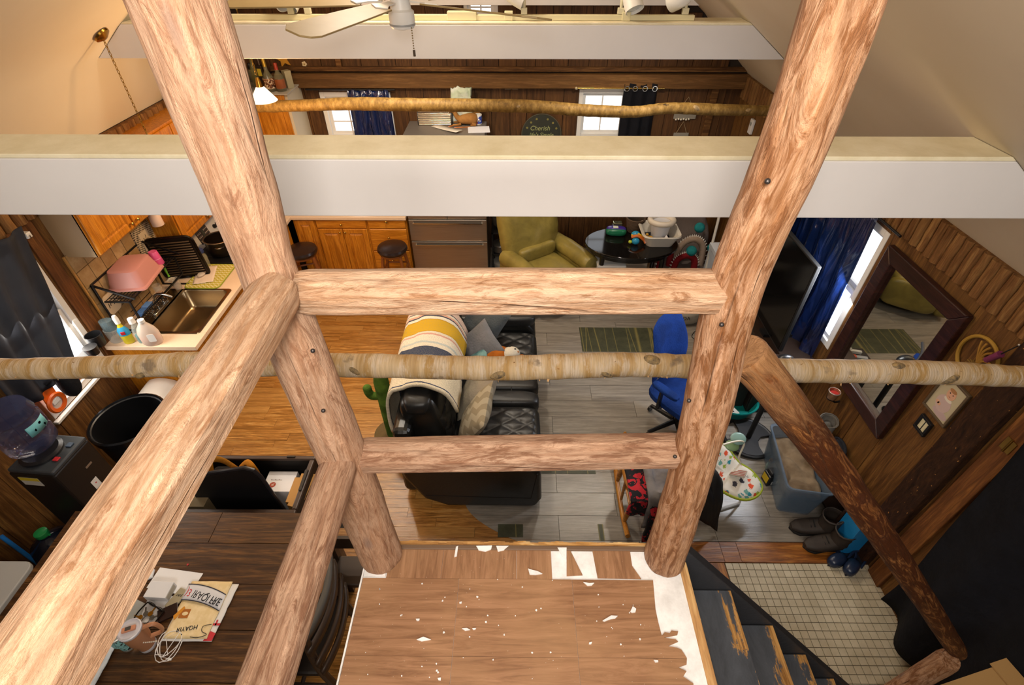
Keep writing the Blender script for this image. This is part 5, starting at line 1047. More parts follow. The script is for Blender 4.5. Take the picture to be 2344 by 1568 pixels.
for y0, y1 in ((-.72, -.26), (-.25, .25), (.26, .72)):
    bk = B().ell((0, 0, 0), (.15, (y1 - y0) / 2, .33), 24, 14, .4, Matrix.Rotation(-.22, 3, 'Y')); o = bk.out('back_cushion', m_lea, so, (-.33, (y0 + y1) / 2, .63)); 
    cush(-.11, .11, -(y1 - y0) / 2, (y1 - y0) / 2, -.09, .07, .5).out('headrest', m_lea2, o, (-.05, 0, .27))
    quilt(-.14, .14, -(y1 - y0) / 2 + .02, (y1 - y0) / 2 - .02, 0, 2).out('quilted_panel', m_lea2, o, (.15, 0, .02), (0, PI / 2 - .25, 0))
B().box(-.56, -.42, -.84, .86, .05, .80).out('back_frame', m_lea, so, smooth=0, bevel=.05, seg=3)
# throw blanket
t = NT('striped_throw'); sx_ = t.n('ShaderNodeSeparateXYZ'); t.set(sx_.inputs[0], t.co('UV')); 
t = NT('striped_throw2'); at = t.n('ShaderNodeAttribute', _attribute_name='pc').outputs['Vector']; sx_ = t.n('ShaderNodeSeparateXYZ'); t.set(sx_.inputs[0], at)
wob = t.math('ADD', sx_.outputs[1], t.math('MULTIPLY', t.noise(at, 14, 2), .012)); st_ = [(0, '#e0d4ba'), (.03, '#2a3a5e'), (.04, '#e0d4ba'), (.34, '#2d3a55'), (.455, '#ddd3bf'), (.50, '#b9c0bd'), (.52, '#e2d8c4'), (.60, '#cf9a8c'), (.62, '#ddd2bd'), (.645, '#b78a14'), (.655, '#caa01b'), (.80, '#b78a14'), (.81, '#e4dcca'), (.85, '#2d3a55'), (.87, '#d8a58e'), (.90, '#e0d6c2'), (.93, '#2d3a55'), (.945, '#dcbfae')]
cfab = t.ramp(wob, st_, True); fz = t.noise(at, 130, 2); cfab = t.mix(t.math('MULTIPLY', t.ramp(fz, [(.35, .4), (.6, 0.)]), 1), cfab, '#8a8067'); t.bump(fz, .4, .004); m_throw = t.done(cfab, .95, 0, .1)
tw = thing('throw_blanket', 'cream throw blanket with mustard and navy stripes folded over the sofa back', 'blanket', (-.33, 3.15, 0))
b = B(); NU, NV = 22, 46
prof = bez([(-.12, .76), (-.19, .93), (-.28, 1.00), (-.38, 1.015), (-.49, .985), (-.585, .86), (-.61, .64), (-.61, .45)], 6); PL = len(prof) - 1
def thr(u, v):
    f = u * PL; i = min(int(f), PL - 1); p = prof[i].lerp(prof[i + 1], f - i); n_ = mnoise.noise(Vector((u * 5, v * 7, 0)))
    return (p[0] + .008 * n_ + (-.03 if u > .6 else .02) * 1, -.60 + .95 * v + .06 * (u - .5) * 1, p[1] + .012 * n_ + .02)
b.grid(thr, NU, NV); b.pc = [(i / NU, j / NV, 0) for j in range(NV + 1) for i in range(NU + 1)]; b.out('cloth', m_throw, tw, solid=.022)
def pillow(label, c, size, rot, mt, name='throw_pillow', cat='pillow', group='pillows on the black sofa'):
    t = thing(name, label, cat, c, 0, group); w_, h_, d_ = size
    def fn(s):
        def g(u, v):
            x, y = 2 * u - 1, 2 * v - 1; q = (max(0, 1 - abs(x) ** 2.6) * max(0, 1 - abs(y) ** 2.6)) ** .5
            k = 1 - .07 * (1 - abs(y)) * abs(x) - .0; k2 = 1 - .07 * (1 - abs(x)) * abs(y)
            return (x * w_ / 2 * k, y * h_ / 2 * k2, s * d_ / 2 * q * (1 + .18 * mnoise.noise(Vector((x * 2, y * 2, s + c[0] * 9)))))
        return g
    b = B().grid(fn(1), 18, 18); b2 = B().grid(fn(-1), 18, 18); b._add(b2.v, [f[::-1] for f in b2.f]); o = b.out('cover', mt, t, None, rot); return t
m_pg, m_pb = fabric('#61676b', '#525a60'), fabric('#a39a86', '#93897a')
pillow('slate grey pillow leaning on the far end of the sofa back', (-.29, 3.72, .70), (.44, .44, .16), (.3, -1.0, .5), m_pg)
pillow('lighter grey pillow slumped in front of the slate pillow', (-.32, 3.45, .63), (.36, .36, .13), (.6, -.7, .2), fabric('#7f7f84', '#6f7074'))
pillow('teal print small pillow beside the orange plush toy', (-.33, 3.28, .58), (.22, .22, .10), (.2, -.6, .1), fabric('#7fa7a3', '#3c5f66', 30))
pillow('large beige pillow in the middle of the sofa', (-.30, 2.86, .66), (.44, .42, .17), (.25, -.85, -.35), m_pb)
t = NT('chevron_beige'); v = t.co('Object'); s3 = t.n('ShaderNodeSeparateXYZ'); t.set(s3.inputs[0], v); ph_ = t.math('FRACT', t.math('MULTIPLY', t.math('ADD', s3.outputs[1], t.math('PINGPONG', s3.outputs[0], .05)), 9.0)); m_chv = t.done(t.ramp(ph_, [(0, '#a89d86'), (.5, '#90846c')], True), .9)
pillow('beige chevron pillow propped at the near end of the sofa', (-.30, 2.56, .69), (.44, .42, .15), (.15, -1.05, -.25), m_chv)
pt_ = thing('plush_toy', 'orange plush toy with a white sleepy face on the sofa', 'plush toy', (-.15, 3.36, .58), .4)
B().ell((0, 0, 0), (.13, .10, .09), 18, 12).out('body', fabric('#b9691f', '#8f4c14', 30), pt_); B().ell((.10, -.04, .025), (.09, .075, .07), 18, 12).out('face', fabric('#ddd6c6'), pt_)
for x, y in ((.14, -.05), (.11, .0)): B().ell((x, y, .085), (.012, .009, .008), 8, 6).out('eye', m_blkm, pt_)
B().ell((.155, -.07, .06), (.014, .012, .012), 8, 6).out('nose', P('#b9691f', .8), pt_); B().ell((.19, -.08, .0), (.03, .02, .025), 10, 6).out('foot', fabric('#b9691f'), pt_)
# cactus scratcher
cc = thing('cactus_scratcher', 'green cactus-shaped cat scratching post behind the sofa', 'scratching post', (-1.10, 2.93, 0)); m_cac = fabric('#3e5a1c', '#55742a', 90)
B().lathe([(.17, 0), (.17, .03)], n=24).out('base', fabric('#6d5a3a'), cc); B().tube([(0, 0, .03), (0, 0, .3), (0, 0, .70), (0, 0, .80), (0, 0, .83)], [.055, .06, .062, .045, .012], 14).out('trunk', m_cac, cc)
B().tube(bez([(-.03, .0, .52), (-.10, .0, .52), (-.125, 0, .56), (-.13, 0, .64)], 6), [.036] * 17 + [.028, .012], 12).out('arm', m_cac, cc); B().tube(bez([(.03, 0, .42), (.09, 0, .42), (.105, 0, .47), (.105, 0, .55)], 6), [.033] * 17 + [.026, .012], 12).out('arm', m_cac, cc)
# recliner
m_ol = leather('#90803f', .36); rc = thing('recliner', 'olive green leather recliner by the refrigerator', 'armchair', (.345, 5.16, 0), math.radians(34))
B().box(-.36, .36, -.36, .36, .05, .30).out('base', m_ol, rc, smooth=0, bevel=.05, seg=3)
cush(-.27, .27, -.46, .26, .26, .46, .35).out('seat_cushion', m_ol, rc); cush(-.27, .27, -.52, -.40, .10, .44, .4).out('footrest', m_ol, rc)
for s in (-1, 1):
    a = B().tube(bez([(s * .36, .30, .50), (s * .365, .0, .52), (s * .37, -.40, .50)], 8), [.06] + [.105] * 14 + [.10, .09], 18, shape=lambda an, L, i: 1 + .02 * math.sin(L * 30)).out('arm', m_ol, rc); B().box(s * .36 - .075, s * .36 + .075, -.38, .34, .05, .5).out('arm_side', m_ol, a, smooth=0, bevel=.04)
    B().lathe([(.085, 0), (.095, .004), (.085, .01), (0, .012)], (s * .37, -.40, .50), 20, Matrix.Rotation(PI / 2, 3, 'X')).out('arm_cap', m_ol, a)
RB = Matrix.Rotation(-.30, 3, 'X')
def backm(u, v):
    x, y = 2 * u - 1, 2 * v - 1; q = max(0, 1 - abs(x) ** 4) ** .5 * max(0, 1 - abs(y) ** 4) ** .5
    wr = .012 * math.sin(8 * x * y + 3 * y) * q + .01 * mnoise.noise(Vector((x * 4, y * 3, 2)))
    return Vector((x * .37 * (1 - .06 * y * y), .30 - .12 * q + wr - .02, .80 + y * .42)) + Vector((0, (y + 1) * .10, 0))
b = B().grid(backm, 26, 26); b2 = B().grid(lambda u, v: Vector(backm(u, v)) * 1.0 + Vector((0, .18 + 2 * (.28 - backm(u, v)[1] + (2 * v) * .10) * .25, 0)), 26, 26); b.out('back_cushion', m_ol, rc, solid=.10)
B().ell((0, .40, .78), (.35, .13, .42), 22, 14, .45, RB).out('back_shell', m_ol, rc); cush(-.26, .26, .10, .24, .44, .62, .5).out('lumbar_roll', m_ol, rc)
# oval table with baby things
m_blkgl = P('#14110f', .08); ot = thing('oval_table', 'glossy dark oval side table by the far wall', 'table', (1.325, 5.17, 0)); el = lambda a, b_, z0, z1, m: B().prism([(a * math.cos(i * PI / 22), b_ * math.sin(i * PI / 22)) for i in range(44)], z0, z1).out(m, m_blkgl, ot, smooth=30, bevel=.006)
el(.53, .36, .69, .72, 'top'); el(.47, .31, .62, .688, 'apron')
for x, y in ((-.34, -.18), (.34, -.18), (.34, .18), (-.34, .18)): B().tube([(x, y, .64), (x * 1.05, y * 1.05, 0)], [.03, .022], 10).out('leg', m_blkgl, ot)
B().prism([(.45 * math.cos(i * PI / 16), .28 * math.sin(i * PI / 16)) for i in range(32)], .16, .18).out('shelf', m_blkgl, ot, smooth=0)
ub = thing('white_storage_box', 'white box standing on the shelf of the oval table', 'box', (1.10, 5.08, .182)); B().box(-.16, .16, -.12, .12, 0, .32).out('box', P('#dad9d3', .5), ub, smooth=0, bevel=.01); B().box(-.165, .165, -.125, .125, .32, .35).out('lid', P('#e2e1dc', .5), ub, smooth=0, bevel=.008)
ZO = .722
wp_ = thing('wipes_pack', 'purple and green shiny wipes package at the back of the oval table', 'package', (1.17, 5.34, ZO), -.1); B().ell((0, 0, .045), (.12, .06, .045), 18, 10, .6).out('pack', P('#1f6e4d', .2), wp_); B().ell((0, .01, .06), (.115, .05, .038), 18, 10, .6).out('purple_panel', P('#3f2f86', .18), wp_); B().box(-.04, .02, -.02, .03, .09, .10).out('flap', P('#d3d7c6', .2), wp_, smooth=0, bevel=.004)
gbx = thing('crystal_box', 'small mirrored box catching the light at the back of the table', 'box', (1.20, 5.46, ZO)); B().box(-.055, .055, -.04, .04, 0, .05).box(-.05, .05, -.035, .035, .055, .10).out('box', P('#cfd3a8', .05, .9), gbx, smooth=0, bevel=.004); B().box(-.06, .06, -.045, .045, .05, .055).out('hinge_band', m_blk, gbx, smooth=0)
bk_ = thing('wicker_basket', 'dark brown woven basket at the back of the oval table', 'basket', (1.40, 5.43, ZO)); b = B()
for i in range(11): r = .075 + .003 * i; b.tube([(r * math.cos(a) * (1 + .02 * (-1) ** j), r * math.sin(a) * (1 + .02 * (-1) ** j), .01 + .016 * i) for j, a in enumerate([k * PI / 12 for k in range(24)])], .009, 6, closed=True)
o = b.out('weave', P('#54402f', .8), bk_); o['kind'] = 'stuff'; B().lathe([(.07, .004), (.10, .17), (.095, .17), (.065, .01), (0, .01)], n=20).out('liner', P('#3b2d22', .9), bk_)
ty = thing('rattle_toy', 'blue and yellow plastic toy on the oval table beside the white tub', 'toy', (1.36, 5.14, ZO)); B().ell((0, .03, .10), (.05, .04, .035), 14, 10).ell((0, -.02, .04), (.045, .04, .04), 14, 10).out('blue_body', P('#2791b8', .3), ty); B().tube(bez([(-.05, .0, .08), (.02, -.01, .10), (.09, -.03, .06), (.11, -.05, .03)], 6), .018, 8).out('orange_arm', P('#d5701f', .3), ty); B().tube(bez([(-.05, .015, .095), (.02, .01, .115), (.10, -.01, .075)], 6), .011, 8).out('yellow_arm', P('#e0b81f', .3), ty); B().ell((-.06, -.02, .03), (.022, .02, .02), 10, 8).out('lime_knob', P('#b7c32c', .3), ty)
bt = thing('baby_bath', 'white baby tub holding a ring seat and small toys on the oval table', 'baby tub', (1.63, 5.20, ZO)); k = len(rr(1, 1, .1)); vs = []; rings = [(.30, .28, 0, .06), (.40, .38, .13, .08), (.44, .42, .14, .09), (.43, .41, .155, .09), (.37, .35, .14, .07), (.28, .26, .02, .05)]
for w0, h0, z, r in rings: vs += [(x, y, z) for x, y in rr(w0, h0, r)]
B()._add(vs, [(i * k + j, i * k + (j + 1) % k, (i + 1) * k + (j + 1) % k, (i + 1) * k + j) for i in range(len(rings) - 1) for j in range(k)] + [tuple((len(rings) - 1) * k + j for j in range(k)), tuple(range(k))[::-1]]).out('tub', P('#d9d2c4', .4), bt, smooth=40)
B().box(-.13, .13, -.12, .12, .022, .045).out('dark_liner', P('#1a1d2a', .8), bt, smooth=0)
rs_ = thing('ring_seat', 'pale round bath ring seat sitting in the white tub', 'bath seat', (1.64, 5.22, .77)); B().tube([(.13 * math.cos(a), .11 * math.sin(a), .20) for a in [i * PI / 14 for i in range(28)]], .032, 10, closed=True).out('ring', P('#dcd1c0', .45), rs_); B().lathe([(.09, 0), (.10, .08), (.115, .19)], n=20).out('skirt', P('#d8d9de', .5), rs_)
yt = thing('yellow_giraffe_toy', 'small yellow spotted toy in the front of the white tub', 'toy', (1.52, 5.11, .77)); B().tube(bez([(-.03, .03, .03), (.0, .0, .05), (.03, -.03, .03)], 5), .014, 8).out('body', P('#c9952a', .5), yt); B().ell((-.035, .04, .06), (.018, .015, .015), 10, 8).out('head', P('#c9952a', .5), yt)
for s in (-1, 1): B().tube([(.02, s * .012 - .02, .03), (.03, s * .02 - .03, 0)], .006, 6).out('leg', P('#c9952a', .5), yt)
cd = thing('folded_leaflet', 'folded white leaflet in the tub below the ring seat', 'leaflet', (1.69, 5.08, .77), .2); B().prism([(-.05, 0), (.05, 0), (.0, .08)], -.02, .02, M_).out('sheet', P('#e4e4e8', .6), cd, smooth=0)
# plush round mat with toothed arches
pm = thing('plush_play_pod', 'grey round plush play pod with red toothed arches and teal pompoms', 'plush toy', (2.08, 5.56, 0), 0)
B().ell((0, .12, .42), (.34, .10, .44), 26, 14, .8, Matrix.Rotation(-.35, 3, 'X')).out('pod_back', fabric('#7d7069'), pm); B().ell((0, -.10, .14), (.36, .30, .14), 24, 12, .6).out('pod_seat', fabric('#70645e'), pm)
def arch(x, w_, h, y, mt, nm, teeth=True):
    pts = bez([(x - w_, y, .20), (x - w_ * .8, y, .20 + h * .75), (x, y, .20 + h), (x + w_ * .8, y, .20 + h * .75), (x + w_, y, .20)], 7); o = B().tube(pts, .04, 10).out(nm, mt, pm); tb = B()
    for i, p in enumerate(pts):
        c = Vector((x, y, .2 + h * .3)); d = (p - c).normalized(); tb.lathe([(.012, 0), (0, .03)], p + d * .036, 6, d.to_track_quat('Z', 'Y').to_matrix())
    if teeth: q = tb.out('teeth', P('#dcd6cc', .7), o); q['kind'] = 'stuff'
arch(.05, .17, .42, -.13, fabric('#b29a86'), 'beige_arch'); arch(-.02, .13, .26, -.24, fabric('#8a1f24'), 'red_arch'); arch(-.24, .06, .30, -.16, fabric('#8a1f24'), 'red_arch')
for p in ((-.22, -.16, .56), (.02, -.24, .52), (.14, .0, .70), (.32, -.1, .48)): B().ell(p, .062, 14, 10).out('pompom', fabric('#2f9a9c', '#217a80', 40), pm)
bn = thing('beige_box_toy', 'beige fabric box behind the white tub', 'box', (1.80, 5.62, 0)); B().box(-.09, .09, -.06, .06, 0, .85).out('box', fabric('#a3896a'), bn, smooth=0, bevel=.015); B().box(-.05, .05, -.065, -.06, .7, .8).out('badge', P('#c9c2b0', .5), bn, smooth=0); B().tube(bez([(-.05, 0, .85), (0, 0, .93), (.09, 0, .80)], 6), .006, 6).out('handle', P('#8f8675', .5), bn)
wx = thing('white_bin', 'white box partly behind the right log post', 'box', (2.44, 5.22, 0)); B().box(-.13, .13, -.13, .13, 0, .60).out('box', P('#cfd6df', .4), wx, smooth=0, bevel=.01); B().box(-.135, .135, -.135, .135, .56, .62).out('rim', P('#dfe4ea', .4), wx, smooth=0, bevel=.006)
ws = thing('white_pole', 'thin white pole leaning beside the white box', 'pole', (2.27, 5.15, 0)); B().tube([(0, 0, 0), (.13, .40, 1.25)], .016, 8).out('shaft', P('#cdc6b8', .5), ws); B().ell((0, 0, .02), .02, 8, 6).out('foot', m_blk, ws)
nv = thing('navy_helmet_bag', 'navy round pouch in front of the white box', 'bag', (2.36, 4.98, 0)); B().ell((0, 0, .20), (.12, .10, .20), 16, 12, .7).out('pouch', fabric('#2a3560'), nv); B().tube(bez([(-.06, -.05, .38), (0, -.06, .45), (.06, -.05, .38)], 6), .012, 8).out('strap', m_blkm, nv)
# clutter between refrigerator and recliner
gbag = thing('grey_sack', 'grey gathered cloth sack wedged beside the refrigerator', 'sack', (-.19, 5.72, .62)); B().lathe([(.05, 0), (.10, .05), (.115, .18), (.08, .30), (.035, .36), (.07, .42)], n=22).out('sack', fabric('#6b6458', '#565047', 25), gbag)
sh = thing('folding_shelf', 'narrow dark shelf unit between the refrigerator and the recliner', 'shelf', (-.19, 5.72, 0)); 
for z in (.0, .30, .60): B().box(-.11, .11, -.16, .16, z, z + .018).out('shelf_board', P('#2b2a2a', .5), sh, smooth=0)
for x, y in ((-.10, -.15), (.10, -.15), (.10, .15), (-.10, .15)): B().bar((x, y, 0), (x, y, .62), .02).out('upright', P('#232224', .5), sh, smooth=0)
pn_ = thing('lidded_pan', 'grey lidded pan on the middle shelf beside the refrigerator', 'pan', (-.19, 5.66, .32)); B().lathe([(.08, 0), (.10, .01), (.10, .09), (.108, .095), (.10, .11), (.02, .125), (0, .126)], n=22).out('pan', P('#716b63', .35, .5), pn_); B().lathe([(.015, .126), (.02, .145), (0, .15)], n=10).out('knob', m_blk, pn_)
pn2 = thing('white_tub', 'white plastic tub on the bottom shelf beside the refrigerator', 'tub', (-.19, 5.64, .02)); B().lathe([(.08, 0), (.10, .14), (.105, .14), (.105, .155), (0, .16)], n=22).out('tub', P('#aaa69d', .4), pn2)
# office chair
m_blu = fabric('#153a86', '#0f2d6b', 80); oc = thing('office_chair', 'blue upholstered office chair turned toward the stairs', 'office chair', (1.46, 3.02, 0), math.radians(38))   # faces -y
for i in range(5):
    a = PI / 2 + i * 2 * PI / 5; l = B().tube([(.03 * math.cos(a), .03 * math.sin(a), .12), (.28 * math.cos(a), .28 * math.sin(a), .075)], [.024, .017], 8).out('base_arm', m_blk, oc); B().lathe([(.028, -.012), (.032, 0), (.028, .012)], (.285 * math.cos(a), .285 * math.sin(a), .033), 14, Matrix.Rotation(PI / 2, 3, 'X')).out('caster', m_blk, l)
B().tube([(0, 0, .1), (0, 0, .42)], [.03, .022], 12).out('gas_lift', m_blk, oc); B().box(-.16, .16, -.16, .18, .40, .43).out('seat_plate', m_blk, oc, smooth=0, bevel=.01)
B().ell((0, -.02, .475), (.27, .27, .05), 26, 12, .5).out('seat', m_blu, oc)
def bkf(s):
    def g(u, v):
        x = 2 * u - 1; w_ = .23 * (1 - .22 * v ** 3) * (1 - .15 * (1 - v) ** 3); return (x * w_, .26 + .05 * x * x * -1 + .13 * v - .05 * math.sin(v * 3.0) + s * .03 * max(0, 1 - x ** 4) ** .5 * max(0, 1 - (2 * v - 1) ** 6) ** .5, .52 + .58 * v - .05 * x * x * v)
    return g
b = B().grid(bkf(-1), 16, 18); b2 = B().grid(bkf(1), 16, 18); b._add(b2.v, [f[::-1] for f in b2.f]); b.out('backrest', m_blu, oc); B().bar((0, .14, .41), (0, .32, .50), .05, .02).bar((0, .32, .50), (0, .33, .75), .05, .02).out('back_bracket', m_blk, oc, smooth=0)
for s in (-1, 1): B().bar((s * .24, .05, .43), (s * .29, .05, .46), .03).bar((s * .29, .05, .45), (s * .29, .05, .66), .035, .02).out('arm_post', m_blk, oc, smooth=0); B().ell((s * .29, .02, .675), (.04, .13, .022), 14, 8, .6).out('armrest', m_blu, oc)
# rocking chair
m_hon = wood_planks('honey_maple', '#8a5317', '#b87a2a', '#d39a45', 1, .35, .2, .8); rk = thing('rocking_chair', 'honey maple rocking chair heaped with clothes behind the right log post', 'rocking chair', (1.06, 2.26, 0))
for s in (-1, 1):
    B().tube(bez([(s * .21, -.33, .075), (s * .21, -.15, .028), (s * .21, .05, .024), (s * .21, .22, .05), (s * .21, .36, .11)], 7), .02, 10, flat=1).out('rocker', m_hon, rk)
    for y, sp in ((-.19, -.03), (.17, .03)): B().tube([(s * .21, y, .045), (s * .20, y + .01, .12), (s * .19, y + .01, .20), (s * .185, y + .01, .27), (s * .18, y + .0, .41)], [.014, .022, .016, .024, .016], 12).out('leg', m_hon, rk)
    B().tube([(s * .21, .17, .43), (s * .22, .19, .50), (s * .225, .20, .62), (s * .225, .202, .64)], [.02, .018, .017, .006], 10).out('back_post', m_hon, rk)
    B().tube([(s * .205, .0, .05), (s * .205, .0, .41)], .012, 8).out('side_post', m_hon, rk)
    B().tube([(s * .19, -.18, .22), (s * .19, .17, .22)], .01, 8).out('stretcher', m_hon, rk)
B().tube([(-.19, -.18, .25), (.19, -.18, .25)], .011, 8).out('stretcher', m_hon, rk)
B().ell((0, .0, .43), (.25, .24, .025), 24, 8, .6).out('seat', m_hon, rk); B().grid(lambda u, v: (-.22 + .44 * u, .205 + .02 * (1 - (2 * u - 1) ** 2), .53 + .06 * v), 10, 1, .02).out('crest_rail', m_hon, rk)
for i in range(6): x = -.16 + .064 * i; B().tube([(x, .18, .44), (x * 1.04, .20, .54)], .008, 8).out('spindle', m_hon, rk)
def cloth(name, label, cat, fn, nu, nv, mt, th=.018): 
    t = thing(name, label, cat, (1.06, 2.26, 0)); B().grid(fn, nu, nv, th).out('cloth', mt, t); return t
t = NT('red_black_print'); vv = t.noise(t.co('Object'), 13, 3, .6, 1); m_rb = t.done(t.ramp(vv, [(0, '#b5202f'), (.47, '#14121a')], True), .9)
def hang(x0, x1, ytop, ydrop, zt, zb, sd):
    def g(u, v):
        if v < .45: y = ytop - (ytop - ydrop) * v / .45; z = zt
        else: y = ydrop - .03; z = zt - (zt - zb) * (v - .45) / .55
        n_ = mnoise.noise(Vector((u * 4, v * 4, sd))); return (x0 + (x1 - x0) * u + .02 * n_, y + .02 * mnoise.noise(Vector((u * 6, v * 5, sd + 3))), z + .025 * n_)
    return g
cloth('plaid_garment', 'red and black printed garment over the rocking chair seat', 'clothing', hang(-.24, -.06, .12, -.25, .485, .30, 1), 12, 16, m_rb)
cloth('grey_shirt', 'pale grey shirt hanging off the front of the rocking chair', 'clothing', hang(-.12, .10, .16, -.27, .53, .16, 4), 12, 16, fabric('#8f8c8d', '#6f6d72', 12))
cloth('print_trousers', 'black and red trouser leg dangling below the grey shirt', 'clothing', hang(-.10, .0, -.1, -.31, .44, .02, 9), 8, 16, m_rb)
cloth('black_jacket', 'black padded jacket draped over the right arm of the rocking chair', 'jacket', lambda u, v: (.17 + .30 * u + .03 * mnoise.noise(Vector((u * 4, v * 3, 5))), -.26 + .30 * (1 - u * .3) * (1 - v) + .02 * mnoise.noise(Vector((u * 4, v * 4, 8))), .70 - .30 * u - .35 * v * v + .04 * mnoise.noise(Vector((u * 3, v * 3, 6)))), 14, 16, P('#121216', .6), .04)
# baby bouncer
t = NT('bouncer_print'); v = t.co('pos'); vc = t.voro(v, 17, 'F1', 'Color'); vd = t.voro(v, 17); sc4 = t.n('ShaderNodeSeparateColor'); t.set(sc4.inputs[0], vc)
pal = t.ramp(sc4.outputs[0], [(0, '#d4502a'), (.2, '#2f8f9c'), (.4, '#9ab23a'), (.55, '#3a3a45'), (.65, '#e2552f'), (.8, '#6fa7a0')], True); shp = t.math('ADD', vd, t.math('MULTIPLY', t.noise(v, 60, 3, .7), .8)); m_bp = t.done(t.mix(t.ramp(shp, [(.74, 1.), (.77, 0.)]), '#e9e5da', pal), .85)
bo = thing('baby_bouncer', 'white baby bouncer with animal print, lime edging and wire legs', 'baby bouncer', (0, 0, 0))
outl = [on_z(*p) for p in ((1598, 1030, .50), (1612, 1012, .52), (1645, 1012, .50), (1668, 1030, .44), (1690, 1058, .36), (1720, 1078, .32), (1742, 1108, .27), (1738, 1130, .25), (1715, 1143, .25), (1685, 1140, .26), (1650, 1122, .29), (1632, 1100, .33), (1618, 1075, .38), (1602, 1052, .44))]
sm = bez(outl + [outl[0]], 4)[:-1]; cen = sum(sm, Vector()) / len(sm); b = B(); rings = [1.0, .75, .5, .25]; vs = []
for r in rings: vs += [cen + (p - cen) * r + Vector((0, 0, -.035 * (1 - r))) for p in sm]
k = len(sm); b._add(vs + [cen + Vector((0, 0, -.04))], [(i * k + j, i * k + (j + 1) % k, (i + 1) * k + (j + 1) % k, (i + 1) * k + j) for i in range(3) for j in range(k)] + [(3 * k + j, 3 * k + (j + 1) % k, 4 * k) for j in range(k)]); b.out('fabric_seat', m_bp, bo, solid=.02); B().tube(sm, .012, 8, closed=True).out('lime_edging', P('#9aa82a', .7), bo)
hb = on_z(1690, 1084, .345); B().box(-.055, .055, -.05, .05, .0, .008).out('harness_pad', P('#b3a596', .8), bo, tuple(hb), (-.35, -.35, -.5), smooth=0)
for i in range(4): B().box(-.05, .05, -.042 + .024 * i, -.034 + .024 * i, .008, .010).out('harness_stripe', P('#a55a4f', .8), bo, tuple(hb), (-.35, -.35, -.5), smooth=0)
mw_ = P('#cfd0d0', .4); q0, q1 = on_z(1630, 1172, .012), on_z(1692, 1152, .012); B().pipe([on_z(1600, 1135, .22), on_z(1612, 1160, .05), q0, q1, on_z(1697, 1140, .06), on_z(1688, 1128, .22)], .009, 8).out('front_leg', mw_, bo); B().tube([q0, q1], .013, 8).out('foot_sleeve', P('#b7b9bb', .6), bo)
B().pipe([on_z(1580, 1070, .3), on_z(1590, 1090, .012), on_z(1660, 1065, .012), on_z(1672, 1050, .28)], .009, 8).out('rear_leg', mw_, bo)
tbp = [on_z(1696, 1060, .36), on_z(1692, 1045, .48), on_z(1703, 1018, .58), on_z(1699, 1010, .62), on_z(1680, 1011, .64), on_z(1655, 1018, .66)]; B().tube(bez(tbp, 6), .007, 8).out('toy_bar', P('#ded9c6', .4), bo)
for (px, py, z), cl_, r, nm in (((1637, 1006, .60), '#cf7560', .05, 'coral_ring'), ((1690, 1004, .62), '#86aaa4', .06, 'teal_disc'), ((1676, 1020, .58), '#7f9f74', .055, 'green_disc')):
    p = on_z(px, py, z)
    if nm == 'coral_ring': B().tube([p + Vector((r * .8 * math.cos(a), r * .5 * math.sin(a), r * .6 * math.sin(a))) for a in [i * PI / 9 for i in range(18)]], .012, 8, closed=True).tube([p + Vector((0, -.02, -.04)), p + Vector((-.01, -.03, -.10))], .006, 6).out(nm, P(cl_, .4), bo)
    else: B().ell(p, (r, r * .8, .012), 16, 8, 1, Matrix.Rotation(.5, 3, 'X')).out(nm, P(cl_, .35, alpha=.9), bo)
# floor bits
ds = thing('pedestal_stand', 'round black pedestal base with two openings and a pole', 'stand', (2.10, 2.91, 0)); N = 40; R_ = .225
dk_ = B(); 
ringo = lambda r, z: [(r * math.cos(i * 2 * PI / N), r * math.sin(i * 2 * PI / N), z) for i in range(N)]
dk_.tube([(.215 * math.cos(i * 2 * PI / N), .215 * math.sin(i * 2 * PI / N), .02) for i in range(N)], .018, 8, closed=True).out('rim', P('#141416', .5), ds)
def lobe(x0, x1):  # solid web between the two openings
    pts = []
    for i in range(N): a = i * 2 * PI / N; pts.append((.21 * math.cos(a), .21 * math.sin(a)))
    return pts
web = [(.205 * math.cos(a), .205 * math.sin(a)) for a in [math.radians(d) for d in range(35, 146, 8)]] + [(-.10, .06), (-.085, 0), (-.10, -.06)] + [(.205 * math.cos(a), .205 * math.sin(a)) for a in [math.radians(d) for d in range(215, 326, 8)]] + [(.10, -.06), (.085, 0), (.10, .06)]
B().prism(web, .008, .032, Matrix.Rotation(-.5, 4, 'Z')).out('base_plate', P('#1b1b1d', .55), ds, smooth=0, bevel=.004); B().tube([(0, 0, .03), (0, 0, .95)], .022, 12).out('pole', m_blk, ds); B().ell((.0, .0, .97), (.07, .05, .05), 14, 10).out('head', m_blk, ds); B().tube(bez([(-.04, -.04, .96), (-.14, .05, 1.0), (-.2, .16, 1.02)], 6), .012, 8).out('bracket', P('#2a2a2d', .4), ds)
tl = thing('teal_tub', 'teal plastic tub with a handle slot beside the office chair', 'tub', (2.06, 3.26, 0)); B().lathe([(.16, 0), (.165, .006), (.21, .13), (.222, .14), (.218, .15), (.20, .14), (.155, .012), (0, .01)], n=32, M=Matrix.Diagonal((1, .85, 1))).out('tub', P('#138a86', .4), tl); B().box(.10, .15, .10, .12, .145, .152).out('handle_slot', m_blk, tl, smooth=0); 
crd = thing('white_charger', 'white plug adapter lying in the teal tub', 'charger', (2.04, 3.18, .02), .4); B().box(-.045, .045, -.04, .04, 0, .05).out('block', P('#d3d1c6', .4), crd, smooth=0, bevel=.006); B().lathe([(.008, 0), (.008, .002)], (0, 0, .05), 10).out('port', m_blk, crd)
